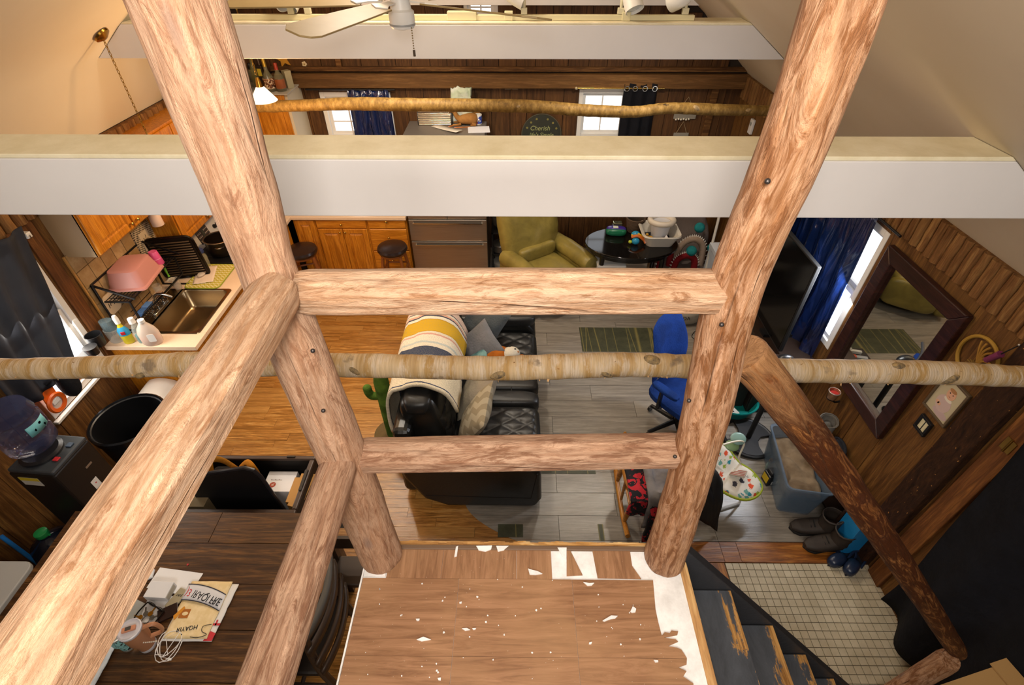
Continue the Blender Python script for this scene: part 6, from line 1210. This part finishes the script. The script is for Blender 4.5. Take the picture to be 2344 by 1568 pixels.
dc = thing('drill_battery', 'black cordless battery pack with a yellow label on the grey floor', 'battery', (2.13, 2.47, 0), .15); B().box(-.055, .055, -.045, .045, 0, .12).out('pack', m_blk, dc, smooth=0, bevel=.008); B().box(-.04, .04, -.03, .035, .12, .15).out('rail_block', P('#202022', .5), dc, smooth=0, bevel=.006); B().box(-.057, -.055, -.035, .035, .03, .10).out('yellow_label', P('#d0b018', .5), dc, smooth=0); B().box(-.02, .03, -.047, -.045, .02, .06).out('white_label', P('#d9d9d4', .5), dc, smooth=0)
db = thing('clear_bottle', 'small clear bottle with an orange cap behind the battery pack', 'bottle', (2.16, 2.60, 0)); B().lathe([(.02, 0), (.022, .06), (.012, .09), (.012, .10)], n=14).out('body', P('#9fbdb9', .1, alpha=.5), db); B().lathe([(.014, .10), (.014, .125), (0, .127)], n=12).out('cap', P('#d3832a', .4), db)
tub = thing('storage_tub', 'clear blue plastic storage tub filled with beige cloth', 'storage tub', (2.255, 2.45, 0), -.16); k = len(rr(1, 1, .1)); vs = []; rings = [(.25, .55, 0, .03), (.32, .62, .34, .04), (.345, .645, .345, .045), (.345, .645, .362, .045), (.31, .61, .355, .04), (.24, .54, .01, .03)]
for w0, h0, z, r in rings: vs += [(x, y, z) for x, y in rr(w0, h0, r)]
B()._add(vs, [(i * k + j, i * k + (j + 1) % k, (i + 1) * k + (j + 1) % k, (i + 1) * k + j) for i in range(len(rings) - 1) for j in range(k)] + [tuple((len(rings) - 1) * k + j for j in range(k)), tuple(range(k))[::-1]]).out('tub', P('#6c8196', .2, alpha=.55), tub, smooth=40)
B().grid(lambda u, v: ((u - .5) * .25, (v - .5) * .54, .22 + .06 * mnoise.noise(Vector((u * 3, v * 5, 2)))), 12, 18, .06).out('contents', fabric('#8f7b61', '#6d5b46', 10), tub)
# white bag with cord under the TV
wbg = thing('white_tote', 'white printed bag on the grey floor beyond the office chair', 'bag', (1.95, 4.62, 0)); B().ell((0, 0, .10), (.16, .10, .11), 20, 12, .7).out('sack', fabric('#b9b4a8', '#a39d90', 14), wbg); text('DA', .06, m_ink, 'lettering', wbg, (-.02, -.105, .12), (PI / 2 - .3, 0, 0))
bc = thing('power_cable', 'thin black cable looped on the floor beside the white bag', 'cable', (2.10, 4.35, .004)); B().tube(bez([(.10, .15, .0), (-.05, .10, .0), (-.13, -.02, .0), (-.03, -.10, .0), (.10, -.05, .0), (.12, .05, 0)], 8), .004, 6).out('cord', m_blk, bc); B().box(.09, .15, -.07, -.03, -.003, .03).out('adapter', m_blk, bc, smooth=0, bevel=.004)
# ================================================================ right wall and entry
m_mah = wood_planks('dark_mahogany', '#1a0b09', '#2f1612', '#44231b', 1, .35, .1, .8, .5)
mr = thing('wall_mirror', 'large wall mirror in a wide dark mahogany frame', 'mirror', (XR - .022, 2.665, 1.36)); hw, hh, fw = .40, .545, .10
M_yz = Matrix(((0, 0, -1, 0), (1, 0, 0, 0), (0, 1, 0, 0), (0, 0, 0, 1)))     # (x,y,z)->(-z, x, y): prism in the wall plane growing into the room
for poly in ([(-hw, -hh), (hw, -hh), (hw - fw, -hh + fw), (-hw + fw, -hh + fw)], [(hw, -hh), (hw, hh), (hw - fw, hh - fw), (hw - fw, -hh + fw)], [(hw, hh), (-hw, hh), (-hw + fw, hh - fw), (hw - fw, hh - fw)], [(-hw, hh), (-hw, -hh), (-hw + fw, -hh + fw), (-hw + fw, hh - fw)]): B().prism(poly, 0, .045, M_yz).out('frame_rail', m_mah, mr, smooth=0, bevel=.008)
B().box(-.012, -.006, -hw + fw - .01, hw - fw + .01, -hh + fw - .01, hh - fw + .01).out('glass', NT('mirror_silver').done('#d8d6cc', .02, 1), mr, smooth=0)
def frame(name, label, cat, c, w_, h_, bw, fm, pic):
    t = thing(name, label, cat, c); 
    for p in ((-w_ / 2, w_ / 2, -h_ / 2, -h_ / 2 + bw), (-w_ / 2, w_ / 2, h_ / 2 - bw, h_ / 2), (-w_ / 2, -w_ / 2 + bw, -h_ / 2 + bw, h_ / 2 - bw), (w_ / 2 - bw, w_ / 2, -h_ / 2 + bw, h_ / 2 - bw)): B().box(-.02, 0, *p).out('frame_rail', fm, t, smooth=0, bevel=.003)
    B().box(-.010, -.004, -w_ / 2 + bw, w_ / 2 - bw, -h_ / 2 + bw, h_ / 2 - bw).out('print', pic, t, smooth=0); return t
fp = frame('baby_portrait', 'framed portrait of a smiling baby in a pale jumper hanging by the mirror', 'picture', (XR - .02, 2.085, 1.415), .205, .275, .014, P('#5b4a35', .5), P('#b9ad8e', .6))
def flat(pts, d, mt, nm): B().prism(pts, .010, .010 + d, M_yz).out(nm, mt, fp, smooth=0)
eli = lambda cx, cy, a, b_, n=18: [(cx + a * math.cos(i * 2 * PI / n), cy + b_ * math.sin(i * 2 * PI / n)) for i in range(n)]
m_sk = P('#d3a283', .6); flat(eli(.0, -.03, .055, .058), .0012, P('#c3aaa4', .6), 'jumper_print'); flat(eli(-.02, -.095, .06, .025), .0010, P('#b9a19f', .6), 'lap_print'); flat(eli(-.008, .052, .032, .037), .0022, m_sk, 'face_print'); flat(eli(-.01, .012, .03, .013), .0016, P('#dcd3c2', .6), 'collar_print')
flat(eli(.035, -.045, .014, .012), .0020, m_sk, 'hand_print'); flat(eli(.02, -.05, .013, .012), .0020, m_sk, 'hand_print'); flat(eli(-.006, .079, .026, .012), .0026, P('#a5754a', .6), 'hair_print')
for x in (-.02, .004): flat(eli(x, .057, .004, .004, 8), .0028, m_blkm, 'eye_print')
flat([(-.018, .036), (-.008, .031), (.004, .036), (-.007, .034)], .0028, P('#9a4b41', .6), 'mouth_print')
fs_ = frame('small_black_frame', 'small black frame with two cream panels below the baby portrait', 'picture', (XR - .02, 2.095, 1.172), .10, .115, .018, m_blk, m_blkm)
B().box(-.0115, -.010, .004, .030, -.037, .037).out('cream_panel', P('#cfc7a2', .5), fs_, smooth=0); B().box(-.0115, -.010, -.030, -.004, -.037, .037).out('cream_panel', P('#cfc7a2', .5), fs_, smooth=0)
# ring wreath and pink brush
wr_ = thing('straw_wreath', 'round golden straw hoop with dried stalks hanging on the right wall', 'wreath', (XR - .03, 2.10, 1.74)); b = B()
B().tube([(0, .125 * math.cos(a), .125 * math.sin(a)) for a in [i * PI / 16 for i in range(32)]], .010, 8, closed=True).out('hoop', P('#a8802a', .7), wr_)
for i in range(6): a = 1.2 + i * .32; B().tube(bez([(0, -.02, -.03), (-.008, .05 * math.cos(a), .06 * math.sin(a)), (-.004, .10 * math.cos(a), .105 * math.sin(a))], 5), .006, 6).out('stalk', P('#a5782a', .8), wr_)
b = B()
for i in range(24): a = random.uniform(0, 6.28); b.bar((-.005, -.02, -.04), (-.02, -.02 + .045 * math.cos(a), -.04 + .035 * math.sin(a)), .003)
o = b.out('tuft', P('#8a6a2a', .9), wr_, smooth=0); o['kind'] = 'stuff'
pk = thing('pink_hair_wand', 'plum pink brush hanging on a hook over the straw hoop', 'brush', (XR - .07, 1.99, 1.86)); B().tube([(0, .03, -.06), (0, -.01, .02)], [.016, .019], 12).out('handle', P('#84385f', .35), pk); B().tube([(.0, -.01, .02), (.03, -.03, .10)], .003, 6).out('wire', m_blk, pk); B().tube([(.03, -.03, .10), (.068, -.03, .10)], .004, 6).ell((.028, -.03, .10), .007, 8, 6).out('hook', P('#d9d5cc', .3, .8), pk)
# candle sconce
cs = thing('candle_sconce', 'glass candle cup with red wax on a dark wall sconce', 'candle', (XR - .10, 2.77, .70)); B().lathe([(.032, 0), (.036, .004), (.042, .075), (.038, .075), (.033, .01), (0, .01)], n=22).out('cup', P('#b98d6a', .15, .6), cs); B().lathe([(.033, .01), (.037, .055), (0, .056)], n=20).out('wax', P('#b52a24', .4), cs); B().lathe([(.042, .068), (.045, .072), (.042, .078), (.038, .074)], n=22, cap=False).out('rim', P('#d8d0c8', .3, .5), cs); B().tube(bez([(.0, 0, -.004), (.05, 0, -.05), (.10, 0, -.03)], 6), .008, 8).lathe([(.03, -.01), (.034, -.002)], n=16).out('bracket', P('#1b1512', .5, .6), cs)
# television, curtains, window things
tv = thing('television', 'large black flat television standing in front of the right window curtain', 'television', (2.28, 3.99, .72)); B().box(0, .035, -.70, .72, 0, .86).out('case', P('#0c0c0d', .7), tv, smooth=0, bevel=.006); B().box(-.003, .0, -.685, .705, .018, .845).out('screen', P('#0b0a0a', .12), tv, smooth=0)
stn = thing('tv_cabinet', 'low dark cabinet cluttered with cables below the television', 'cabinet', (2.38, 3.95, 0)); B().box(-.19, .19, -.72, .72, 0, .66).out('body', P('#21160f', .5), stn, smooth=0, bevel=.01); B().box(-.195, .195, -.725, .725, .66, .69).out('top', P('#2a1c13', .4), stn, smooth=0, bevel=.004)
for s in (-1, 1): B().box(-.14, .14, s * .38 - .05, s * .38 + .05, .69, .72).out('tv_foot', m_blk, stn, smooth=0)
for i in range(3): B().box(-.197, -.19, -.70 + i * .47, -.26 + i * .47, .04, .62).out('door', P('#2a1c13', .45), stn, smooth=0, bevel=.004)
sb_ = thing('side_stand', 'low dark stand with small boxes behind the right log post', 'stand', (2.05, 3.42, 0)); B().box(-.13, .13, -.12, .12, 0, .55).out('body', P('#1e1610', .6), sb_, smooth=0, bevel=.006)
for nm, lb, x, y, sz, c in (('white_remote', 'white game remote lying on the dark stand', -.02, .05, (.10, .03, .03), '#d0cdc4'), ('red_box', 'grey and red small box on the dark stand', -.01, -.03, (.14, .035, .03), '#8d8a86'), ('yellow_block', 'pale yellow block at the front of the dark stand', -.04, -.085, (.07, .03, .03), '#b5a95a')):
    q = thing(nm, lb, 'remote' if 'remote' in nm else 'box', (2.05 + x, 3.42 + y, .552), .25); B().box(-sz[0] / 2, sz[0] / 2, -sz[1] / 2, sz[1] / 2, 0, sz[2]).out('body', P(c, .5), q, smooth=0, bevel=.004)
    if nm == 'red_box': B().box(.025, .072, -.019, .019, .002, .0315).out('red_end', P('#b8482c', .5), q, smooth=0)
    if nm == 'white_remote': B().box(.03, .065, .0, .03, .004, .034).out('trigger', P('#b9b6ad', .5), q, smooth=0, bevel=.003)
def drape(name, label, axis, at, a0, a1, b0, b1, zt, zb, mt, folds, amp, nu=60, nv=24, th=.004, rodm=None, rod=None, rings=0):
    """cloth hanging in folds: spans a0..a1 at the top and b0..b1 at the hem"""
    t = thing(name, label, 'curtain', (0, 0, 0))
    def g(u, v):
        s = (a0 + (a1 - a0) * u) * (1 - v) + (b0 + (b1 - b0) * u) * v; d = amp * math.sin(u * folds * 2 * PI + 1.2 * math.sin(v * 3)) * (.6 + .6 * v) + amp * .8 * mnoise.noise(Vector((u * 7, v * 3, 1)))
        z = zt + (zb - zt) * v + .01 * math.sin(u * folds * PI); return (at + d, s, z) if axis == 'x' else (s, at + d, z)
    B().grid(g, nu, nv, th).out('cloth', mt, t)
    if rod: B().tube(rod, .009, 10).out('rod', rodm or m_blk, t)
    return t
t = NT('navy_satin'); n_ = t.noise(t.co('pos', (8, 8, 1.6)), 1.6, 2, .45, .8); t.bump(n_, .8, .08); m_satin = t.done(t.mix(n_, '#060f28', '#142b62'), .17, 0, 1.0); m_satin.node_tree.nodes['Principled BSDF'].inputs['Coat Weight'].default_value = .6; m_satin.node_tree.nodes['Principled BSDF'].inputs['Coat Roughness'].default_value = .1
drape('satin_curtain', 'shiny navy satin curtain drawn over most of the right window', 'x', XR - .07, 3.27, 4.55, 3.24, 4.5, 1.99, .55, m_satin, 7, .022, 90, 30, .004, m_blk, [(XR - .07, 3.0, 2.0), (XR - .07, 4.6, 2.0)])
m_dark = fabric('#15161d', '#101015', 40)
drape('door_curtain', 'black heavy curtain hung over the entry door', 'x', XR - .10, 1.62, -.3, 1.50, -.2, 2.05, .06, m_dark, 4, .05, 60, 24, .01, m_blk, [(XR - .09, 1.64, 2.07), (XR - .09, -.35, 2.07)])
tn_ = NT('sheer_black'); v = tn_.co('Object'); n_ = tn_.noise(v, 9, 4); m_sheer = tn_.done(tn_.mix(n_, '#14161f', '#262a35'), .8); m_sheer.node_tree.nodes['Principled BSDF'].inputs['Alpha'].default_value = .93
drape('sheer_curtain', 'dark navy sheer curtain gathered across the left window', 'x', XL + .10, 2.30, 3.04, 2.20, 2.76, 2.03, 1.06, m_sheer, 4, .02, 60, 24, .003)
nl = thing('curtain_nail', 'white plastic hook at the top corner of the left sheer curtain', 'hook', (XL + .06, 3.06, 1.95)); B().box(-.03, .03, -.02, .02, -.02, .02).out('clip', P('#d9d6d0', .4), nl, smooth=0, bevel=.004); B().tube([(.03, 0, 0), (.05, -.02, -.01)], .004, 6).out('pin', m_chrome, nl)
m_navy = fabric('#161b2e', '#10131f', 30)
drape('navy_curtain', 'navy curtain over the right half of the left far window', 'y', YF - .09, -1.93, -1.46, -1.95, -1.45, 2.06, .95, m_satin, 5, .018, 50, 16, .004, m_blk, [(-2.40, YF - .09, 2.065), (-1.38, YF - .09, 2.065)])
dc2 = drape('black_curtain', 'black grommet curtain beside the right far window', 'y', YF - .10, 1.21, 1.58, 1.22, 1.62, 2.13, .95, m_dark, 3, .02, 40, 16, .004, m_brass, [(.68, YF - .11, 2.09), (1.66, YF - .11, 2.09)])
for x in (1.24, 1.33, 1.44, 1.55): B().tube([(x + .004 * 0, YF - .122 + .028 * 0 + .028 * math.cos(a) * .2, 2.09 + .028 * math.sin(a)) if False else (x + .026 * math.cos(a), YF - .125, 2.09 + .026 * math.sin(a)) for a in [i * PI / 8 for i in range(16)]], .006, 6, closed=True).out('grommet', P('#b7b1a4', .25, 1), dc2)
B().ell((.67, YF - .11, 2.09), .018, 10, 8).out('finial', P('#c9b892', .2, .5), dc2)
# entry: shoes and bags
def shoe(name, label, loc, rz, L, H, mt, sole, shaft=0, cat='shoe', group='shoes by the entry wall', tilt=0):
    t = thing(name, label, cat, loc, rz, group); rings = []; N = 16
    for i in range(11):
        f = i / 10; x = -L / 2 + L * f; w_ = (.052 + .010 * math.sin(PI * f * 1.1)) * (max(0, 1 - ((f - .5) / .56) ** 6)) * (L / .3); h = H * (1.0 if f < .35 else 1 - .55 * ((f - .35) / .65) ** .7); rings.append((x, w_, h * (1 if f < .98 else .7)))
    vs = []
    for x, w_, h in rings:
        for k in range(N): a = 2 * PI * k / N; vs.append((x, w_ * math.cos(a), .02 + h / 2 + h / 2 * math.copysign(abs(math.sin(a)) ** .75, math.sin(a))))
    u = B()._add(vs, [(i * N + k, i * N + (k + 1) % N, (i + 1) * N + (k + 1) % N, (i + 1) * N + k)[::-1] for i in range(10) for k in range(N)] + [tuple(range(N)), tuple(10 * N + k for k in range(N))[::-1]]).out('upper', mt, t)
    B().prism([(-L / 2 - .004, -.035 * L / .3), (-L / 2 + .02, -.05 * L / .3), (0, -.045 * L / .3), (L * .3, -.058 * L / .3), (L / 2 - .02, -.04 * L / .3), (L / 2 + .008, 0), (L / 2 - .02, .04 * L / .3), (L * .3, .058 * L / .3), (0, .045 * L / .3), (-L / 2 + .02, .05 * L / .3), (-L / 2 - .004, .035 * L / .3)], 0, .025).out('sole', sole, t, smooth=0, bevel=.006)
    if shaft: B().tube(bez([(-L * .26, 0, H * .6), (-L * .30, 0, H + shaft * .5), (-L * .28, 0, H + shaft)], 6), [.062 * L / .3] * 10 + [.068 * L / .3, .07 * L / .3, .066 * L / .3], 16, cap=False, shape=lambda an, L_, i: 1 + .07 * mnoise.noise(Vector((an * 1.5, L_ * 30, 2)))).out('shaft', mt, t, solid=.008)
    else: B().tube([(-L * .28 + .085 * L / .3 * math.cos(a), .042 * L / .3 * math.sin(a), H + .012) for a in [i * PI / 10 for i in range(20)]], .013, 8, closed=True).out('collar', mt, t); B().ell((-L * .26, 0, H + .012), (.075 * L / .3, .035 * L / .3, .006), 16, 6).out('insole', P('#1d1f26', .8), t)
    b = B(); [b.bar((L * (.02 + .07 * i), -.03, H * (.98 - .12 * i)), (L * (.04 + .07 * i), .03, H * (.98 - .12 * i)), .006) for i in range(4)]; b.out('laces', m_blkm, t, smooth=0)
    return t
m_boot, m_sole = leather('#322923', .65), P('#15120f', .7)
shoe('work_boot', 'dark work boot lying nearest the storage tub, toe toward the grey floor', (2.28, 2.03, 0), PI - .1, .31, .11, m_boot, m_sole, .12, 'boot')
shoe('work_boot', 'dark work boot nearest the tile entry, toe toward the stairs', (2.32, 1.90, 0), PI + .06, .31, .11, m_boot, m_sole, .12, 'boot')
m_slip = P('#1c2a44', .3)
def slipper(label, loc, rz):
    t = thing('clog_slipper', label, 'slipper', loc, rz, 'dark blue slippers'); B().ell((.05, 0, .035), (.075, .045, .045), 16, 10, .8).out('toe_cap', m_slip, t); B().prism([(-.12, -.03), (-.06, -.042), (.06, -.045), (.13, 0), (.06, .045), (-.06, .042), (-.12, .03)], 0, .022).out('sole', P('#141a26', .6), t, smooth=0, bevel=.006); B().tube(bez([(.0, -.045, .03), (-.08, -.04, .045), (-.115, 0, .05), (-.08, .04, .045), (0, .045, .03)], 6), .009, 8).out('heel_strap', m_slip, t); return t
slipper('dark blue slipper beside the near work boot', (2.40, 1.80, 0), PI + .4); slipper('shiny dark blue slipper at the corner of the oak threshold', (2.465, 1.755, .012), PI + .7)
rk_ = thing('shoe_shelf', 'low dark shoe shelf against the right wall under the mirror', 'shelf', (2.50, 2.42, 0)); B().box(-.085, .085, -.40, .40, .34, .36).box(-.085, .085, -.40, .40, .10, .12).out('shelf_board', P('#2c1b11', .6), rk_, smooth=0); B().box(-.085, .085, -.41, -.39, 0, .36).box(-.085, .085, .39, .41, 0, .36).out('end_panel', P('#2c1b11', .6), rk_, smooth=0)
shoe('sneaker', 'grey high-top sneaker at the far end of the shoe shelf', (2.46, 2.62, .362), -2.3, .29, .10, fabric('#7d7a74'), P('#8f8c86', .6), .07)
shoe('sneaker', 'black sneaker with grey sole on the middle of the shoe shelf', (2.50, 2.40, .362), -1.85, .29, .09, fabric('#26282e'), P('#6f7075', .6), .0)
shoe('leather_shoe', 'tan leather shoe behind the storage tub on the shoe shelf', (2.47, 2.22, .362), -1.7, .25, .075, leather('#8a5f3a', .4), m_sole, 0)
shoe('leather_shoe', 'small brown shoe at the near end of the shoe shelf', (2.53, 2.10, .362), -1.4, .2, .065, leather('#6b4029', .4), m_sole, 0)
gb_ = thing('gift_bag', 'folded bright blue paper bag standing at the right wall', 'bag', (2.50, 1.94, 0)); b = B()
b.prism([(-.09, 0), (.075, 0), (.075, .42), (.04, .47), (-.02, .45), (-.09, .36)], -.10, .06, M_).out('bag', P('#1d7fc0', .4), gb_, smooth=0, bevel=.004); B().prism([(-.02, .455), (.04, .475), (.078, .425), (.0, .36)], -.105, .03, M_).out('side_gusset', P('#45599a', .4), gb_, smooth=0)
cbx = thing('cardboard_box', 'tan cardboard box with open flap by the foot of the stairs', 'box', (2.205, .61, 0), .25); B().box(-.21, .21, -.2, .2, 0, .90).out('carton', P('#a27b48', .8), cbx, smooth=0); B().box(.13, .225, -.2, .215, .902, .91).box(-.21, .12, -.2, .2, .902, .907).out('flap', P('#b08a55', .8), cbx, smooth=0)
# things at the left window
sil = thing('black_caddy', 'black plastic caddy on the sill of the left window', 'caddy', (XL + .085, 3.02, 1.0)); B().lathe([(.05, 0), (.06, .10), (.055, .10), (.045, .01), (0, .01)], n=20).out('cup', m_blk, sil); B().lathe([(.04, 0), (.05, .07)], (.03, -.11, .0), 18).out('cup_small', m_blk, sil); B().box(-.085, .0, -.17, .06, -.02, .0).out('wall_plate', m_blk, sil, smooth=0)
orr = thing('orange_visor', 'orange round-windowed plastic piece hanging at the lower corner of the left window', 'decoration', (XL + .07, 2.47, .92)); 
RX = Matrix.Rotation(PI / 2, 3, 'Y'); B().lathe([(.045, 0), (.075, 0), (.08, .012), (.07, .022), (.045, .016), (.045, 0)], (0, 0, 0), 28, RX, cap=False).out('orange_ring', P('#e2641a', .35), orr); B().lathe([(.046, .004), (.046, .008)], (0, 0, 0), 24, RX).out('clear_window', P('#cfc9c2', .2, alpha=.8), orr); B().box(.012, .016, -.03, .03, .0, .025).out('paper_tag', P('#e6e6ea', .6), orr, smooth=0); B().prism([(-.06, .04), (.05, .06), (.06, .16), (-.05, .12)], -.004, .004, M_yz).out('orange_tail', P('#e2641a', .35), orr, smooth=0)
bgl = thing('black_cloth', 'black cloth bunched over the sill of the left window', 'cloth', (XL + .09, 2.62, .98)); B().ell((0, 0, 0), (.05, .07, .13), 18, 14, .8).out('bundle', fabric('#14161c'), bgl); B().tube(bez([(0, -.05, .08), (.02, -.10, .12), (0, -.14, .11)], 6), .018, 8).out('tail', fabric('#14161c'), bgl)
orr2 = thing('orange_strap', 'orange strap end behind the black cloth at the left window', 'strap', (XL + .05, 2.74, .95)); B().tube([(0, .05 * math.cos(a), .05 * math.sin(a)) for a in [i * PI / 10 for i in range(20)]], .014, 8, closed=True).out('loop', P('#e2641a', .35), orr2)
sill = struct(B().box(XL + .0, XL + .05, 2.40, 3.09, .755, .778).out('trim_10', m_white, smooth=0, bevel=.004))
# ================================================================ ceiling fan, track lights, far-wall things
m_blade = NT('beige_fan_blade'); _n = m_blade.noise(m_blade.co('Object'), 12, 4); m_blade = m_blade.done(m_blade.mix(_n, '#927b50', '#a08a5e'), .5, 0, .3)
HZ = 3.262; fn = thing('ceiling_fan', 'white ceiling fan with beige blades hanging between the two white beams', 'ceiling fan', (-.62, 3.2, HZ))
top = ceil_z(-.62) - HZ
B().lathe([(.07, top), (.065, top - .05), (.02, top - .07)], n=20).out('ceiling_canopy', m_wht, fn); B().tube([(0, 0, top - .05), (0, 0, .15)], .013, 10).out('downrod', m_wht, fn)
B().lathe([(.03, .16), (.10, .13), (.125, .06), (.12, .03), (.06, .02)], n=28).out('motor', m_wht, fn); B().lathe([(.05, .02), (.055, -.03), (.068, -.04), (.068, -.10), (.06, -.118), (.03, -.125), (0, -.126)], n=26).out('switch_housing', m_wht, fn)
B().lathe([(.069, -.095), (.07, -.10), (.069, -.105)], n=26, cap=False).out('housing_seam', P('#9a9a98', .4), fn)
def fblade(deg):
    A = Matrix.Rotation(math.radians(deg), 4, 'Z') @ Matrix.Rotation(math.radians(-10), 4, 'X')
    ol = [(.20, -.062), (.50, -.078), (.84, -.088), (.90, -.05), (.925, .03), (.905, .07), (.86, .088), (.50, .074), (.20, .058)]
    o = B().prism(ol, -.004, .004, A).out('blade', m_blade, fn, smooth=0, bevel=.002)
    B().prism([(.09, -.02), (.16, -.02), (.22, -.045), (.26, 0), (.22, .045), (.16, .02), (.09, .02)], .004, .010, A).out('blade_iron', m_wht, o, smooth=0)
for d in (-107, -179, -35, 37, 109): fblade(d)
pcn = B()
for i in range(9): pcn.ell((.055, -.05, -.11 - .012 * i), .004, 6, 5)
o = pcn.out('pull_chain', P('#8d7a55', .4, .8), fn); o['kind'] = 'stuff'; B().tube([(.055, -.05, -.215), (.055, -.05, -.245)], .007, 8).out('chain_pull', P('#4a3a2a', .5), fn)
# track light along the second beam
tk = thing('track_light', 'pale yellow dusty track rail on top of the second white beam', 'track light', (-.45, 4.29, 3.021)); m_trk = P('#d9d0a8', .5); B().box(-1.72, 1.72, -.02, .02, 0, .035).out('rail', m_trk, tk, smooth=0, bevel=.004)
for x0, x1 in ((-.05, .16), (.36, .42), (1.20, 1.26)): B().box(x0, x1, -.03, .03, .0, .055).out('feed_box', m_trk, tk, smooth=0, bevel=.004)
def head(label, x, y_aim, roll, bell):
    t = thing('spotlight_head', label, 'spotlight', (x, 4.29, 3.058), 0, 'white bullet track heads')
    B().box(-.022, .022, -.018, .018, 0, .04).out('track_adapter', P('#d8d0ae', .5), t, smooth=0, bevel=.003); B().tube([(0, 0, .04), (0, 0, .12)], .011, 10).out('stem', P('#d5ccaa', .5), t)
    R_ = Matrix.Translation(Vector(bell)) @ Matrix.Rotation(roll, 4, 'Z') @ Matrix.Rotation(y_aim, 4, 'X'); R3 = R_.to_3x3()
    B().lathe([(.012, -.10), (.045, -.09), (.06, -.05), (.065, .0), (.066, .06), (.062, .06), (.058, .0), (.05, -.05), (0, -.06)], bell, 26, R3).out('shade', m_wht, t); B().lathe([(.045, .0), (.05, .03), (.045, .045), (0, .05)], bell, 22, R3).out('bulb', P('#c6ccd1', .2, .4), t)
    B().tube([(0, 0, .12), Vector(bell) * .5 + Vector((0, 0, .07)), Vector(bell)], .008, 8).out('arm', P('#d5ccaa', .5), t); return t
head('white bullet head aimed down-left at the left end of the track', -1.62, 2.2, .9, (-.06, .0, .10))
head('white bullet head behind the large fan blade', -1.50, 2.3, -.6, (-.10, .02, .09))
head('white bullet head facing left beside the gable window', .05, 2.0, 1.4, (-.05, 0, .11))
head('white bullet head with its open face toward the viewer near the right end', .74, 2.5, .5, (.07, -.03, .08))
head('white bullet head at the right end of the track', 1.20, 2.0, -2.4, (-.06, .02, .09))
# far wall decorations
stw = thing('wooden_star', 'golden wooden star on the far wall above the bottles', 'decoration', (-2.585, YF - .025, 2.36)); B().prism([((.09 if i % 2 == 0 else .04) * math.sin(i * PI / 5), (.09 if i % 2 == 0 else .04) * math.cos(i * PI / 5)) for i in range(10)], -.008, .004, M_ @ Matrix.Rotation(.2, 4, 'Z')).out('star', P('#c08a2a', .5), stw, smooth=0)
fl = thing('white_flower', 'small white flower ornament on the far wall right of the star', 'decoration', (-2.365, YF - .025, 2.31)); 
for i in range(5): a = i * 2 * PI / 5; B().ell((.017 * math.cos(a), 0, .017 * math.sin(a)), (.013, .005, .013), 10, 6).out('petal', P('#d9c9a4', .6), fl)
B().ell((0, -.004, 0), .008, 8, 6).out('centre', P('#a8862a', .6), fl)
ck = thing('chalkboard_sign', 'round dark chalkboard sign with faint script on the far wall', 'sign', (.30, YF - .035, 1.56)); RXm = Matrix.Rotation(PI / 2, 3, 'X')
t = NT('chalkboard'); n_ = t.noise(t.co('Object'), 9, 4); m_chalk = t.done(t.mix(n_, '#1e2018', '#2f3126'), .8); B().lathe([(.235, 0), (.24, .004), (.24, .018), (.232, .02), (0, .02)], n=44, M=RXm).out('disc', m_chalk, ck); B().lathe([(.236, .018), (.242, .02), (.236, .023), (.230, .02)], n=44, M=RXm, cap=False).out('rim', P('#4a4534', .7), ck)
m_ck = P('#9aa06a', .8); text('Cherish', .075, m_ck, 'lettering', ck, (-.02, -.0215, .075), (PI / 2, 0, 0), font_shear=.2); text("life's Simple", .062, m_ck, 'lettering', ck, (.0, -.0215, .0), (PI / 2, 0, 0), font_shear=.2); text('moments', .062, m_ck, 'lettering', ck, (.0, -.0215, -.08), (PI / 2, 0, 0), font_shear=.2)
b = B()
for a in (2.3, 1.9, 1.2, .8, 2.7, .4): b.lathe([(.014, 0), (.012, .002)], (.19 * math.cos(a), -.0205, .19 * math.sin(a)), 6, RXm)
b.out('flower_print', P('#7a743c', .8), ck, smooth=0)
hs = thing('string_hanging', 'string hanger looped on a nail on the far wall right of the black curtain', 'hanging', (1.98, YF - .03, 1.98)); B().tube([(-.10, 0, -.16), (0, 0, .0), (.10, 0, -.16)], .004, 6).out('string', P('#a08a68', .8), hs); B().box(-.13, .13, -.008, .008, -.24, -.16).out('plaque', P('#8a8478', .6), hs, smooth=0, bevel=.004); B().tube([(-.06, 0, -.40), (0, 0, -.27), (.06, 0, -.40)], .0035, 6).out('lower_string', P('#a08a68', .8), hs); B().box(-.09, .09, -.008, .008, -.48, -.40).out('lower_plaque', P('#8a8478', .6), hs, smooth=0, bevel=.004)
b = B(); [b.ell((-.10 + .03 * i, -.012, -.245 + .005 * (i % 2)), .012, 8, 6) for i in range(6)]; b.out('white_beads', P('#d2ccba', .6), hs)
th_ = thing('thermostat', 'small white thermostat on the right wall near the far corner', 'thermostat', (XR - .03, 5.75, 1.82)); B().box(-.02, .01, -.04, .04, -.075, .075).out('case', P('#d9d7d6', .4), th_, smooth=0, bevel=.006); B().box(-.022, -.02, -.02, .02, .01, .045).out('display', P('#8e938e', .3), th_, smooth=0)
pf = thing('hanging_plate', 'small brass hook plate on the far wall above the chalkboard', 'plate', (-.06, YF - .03, 2.06)); B().box(-.075, .075, -.004, .006, -.004, .012).out('plate', P('#857050', .5), pf, smooth=0); B().tube([(0, -.004, .0), (0, -.02, -.01)], .004, 6).out('hook', m_brass, pf)
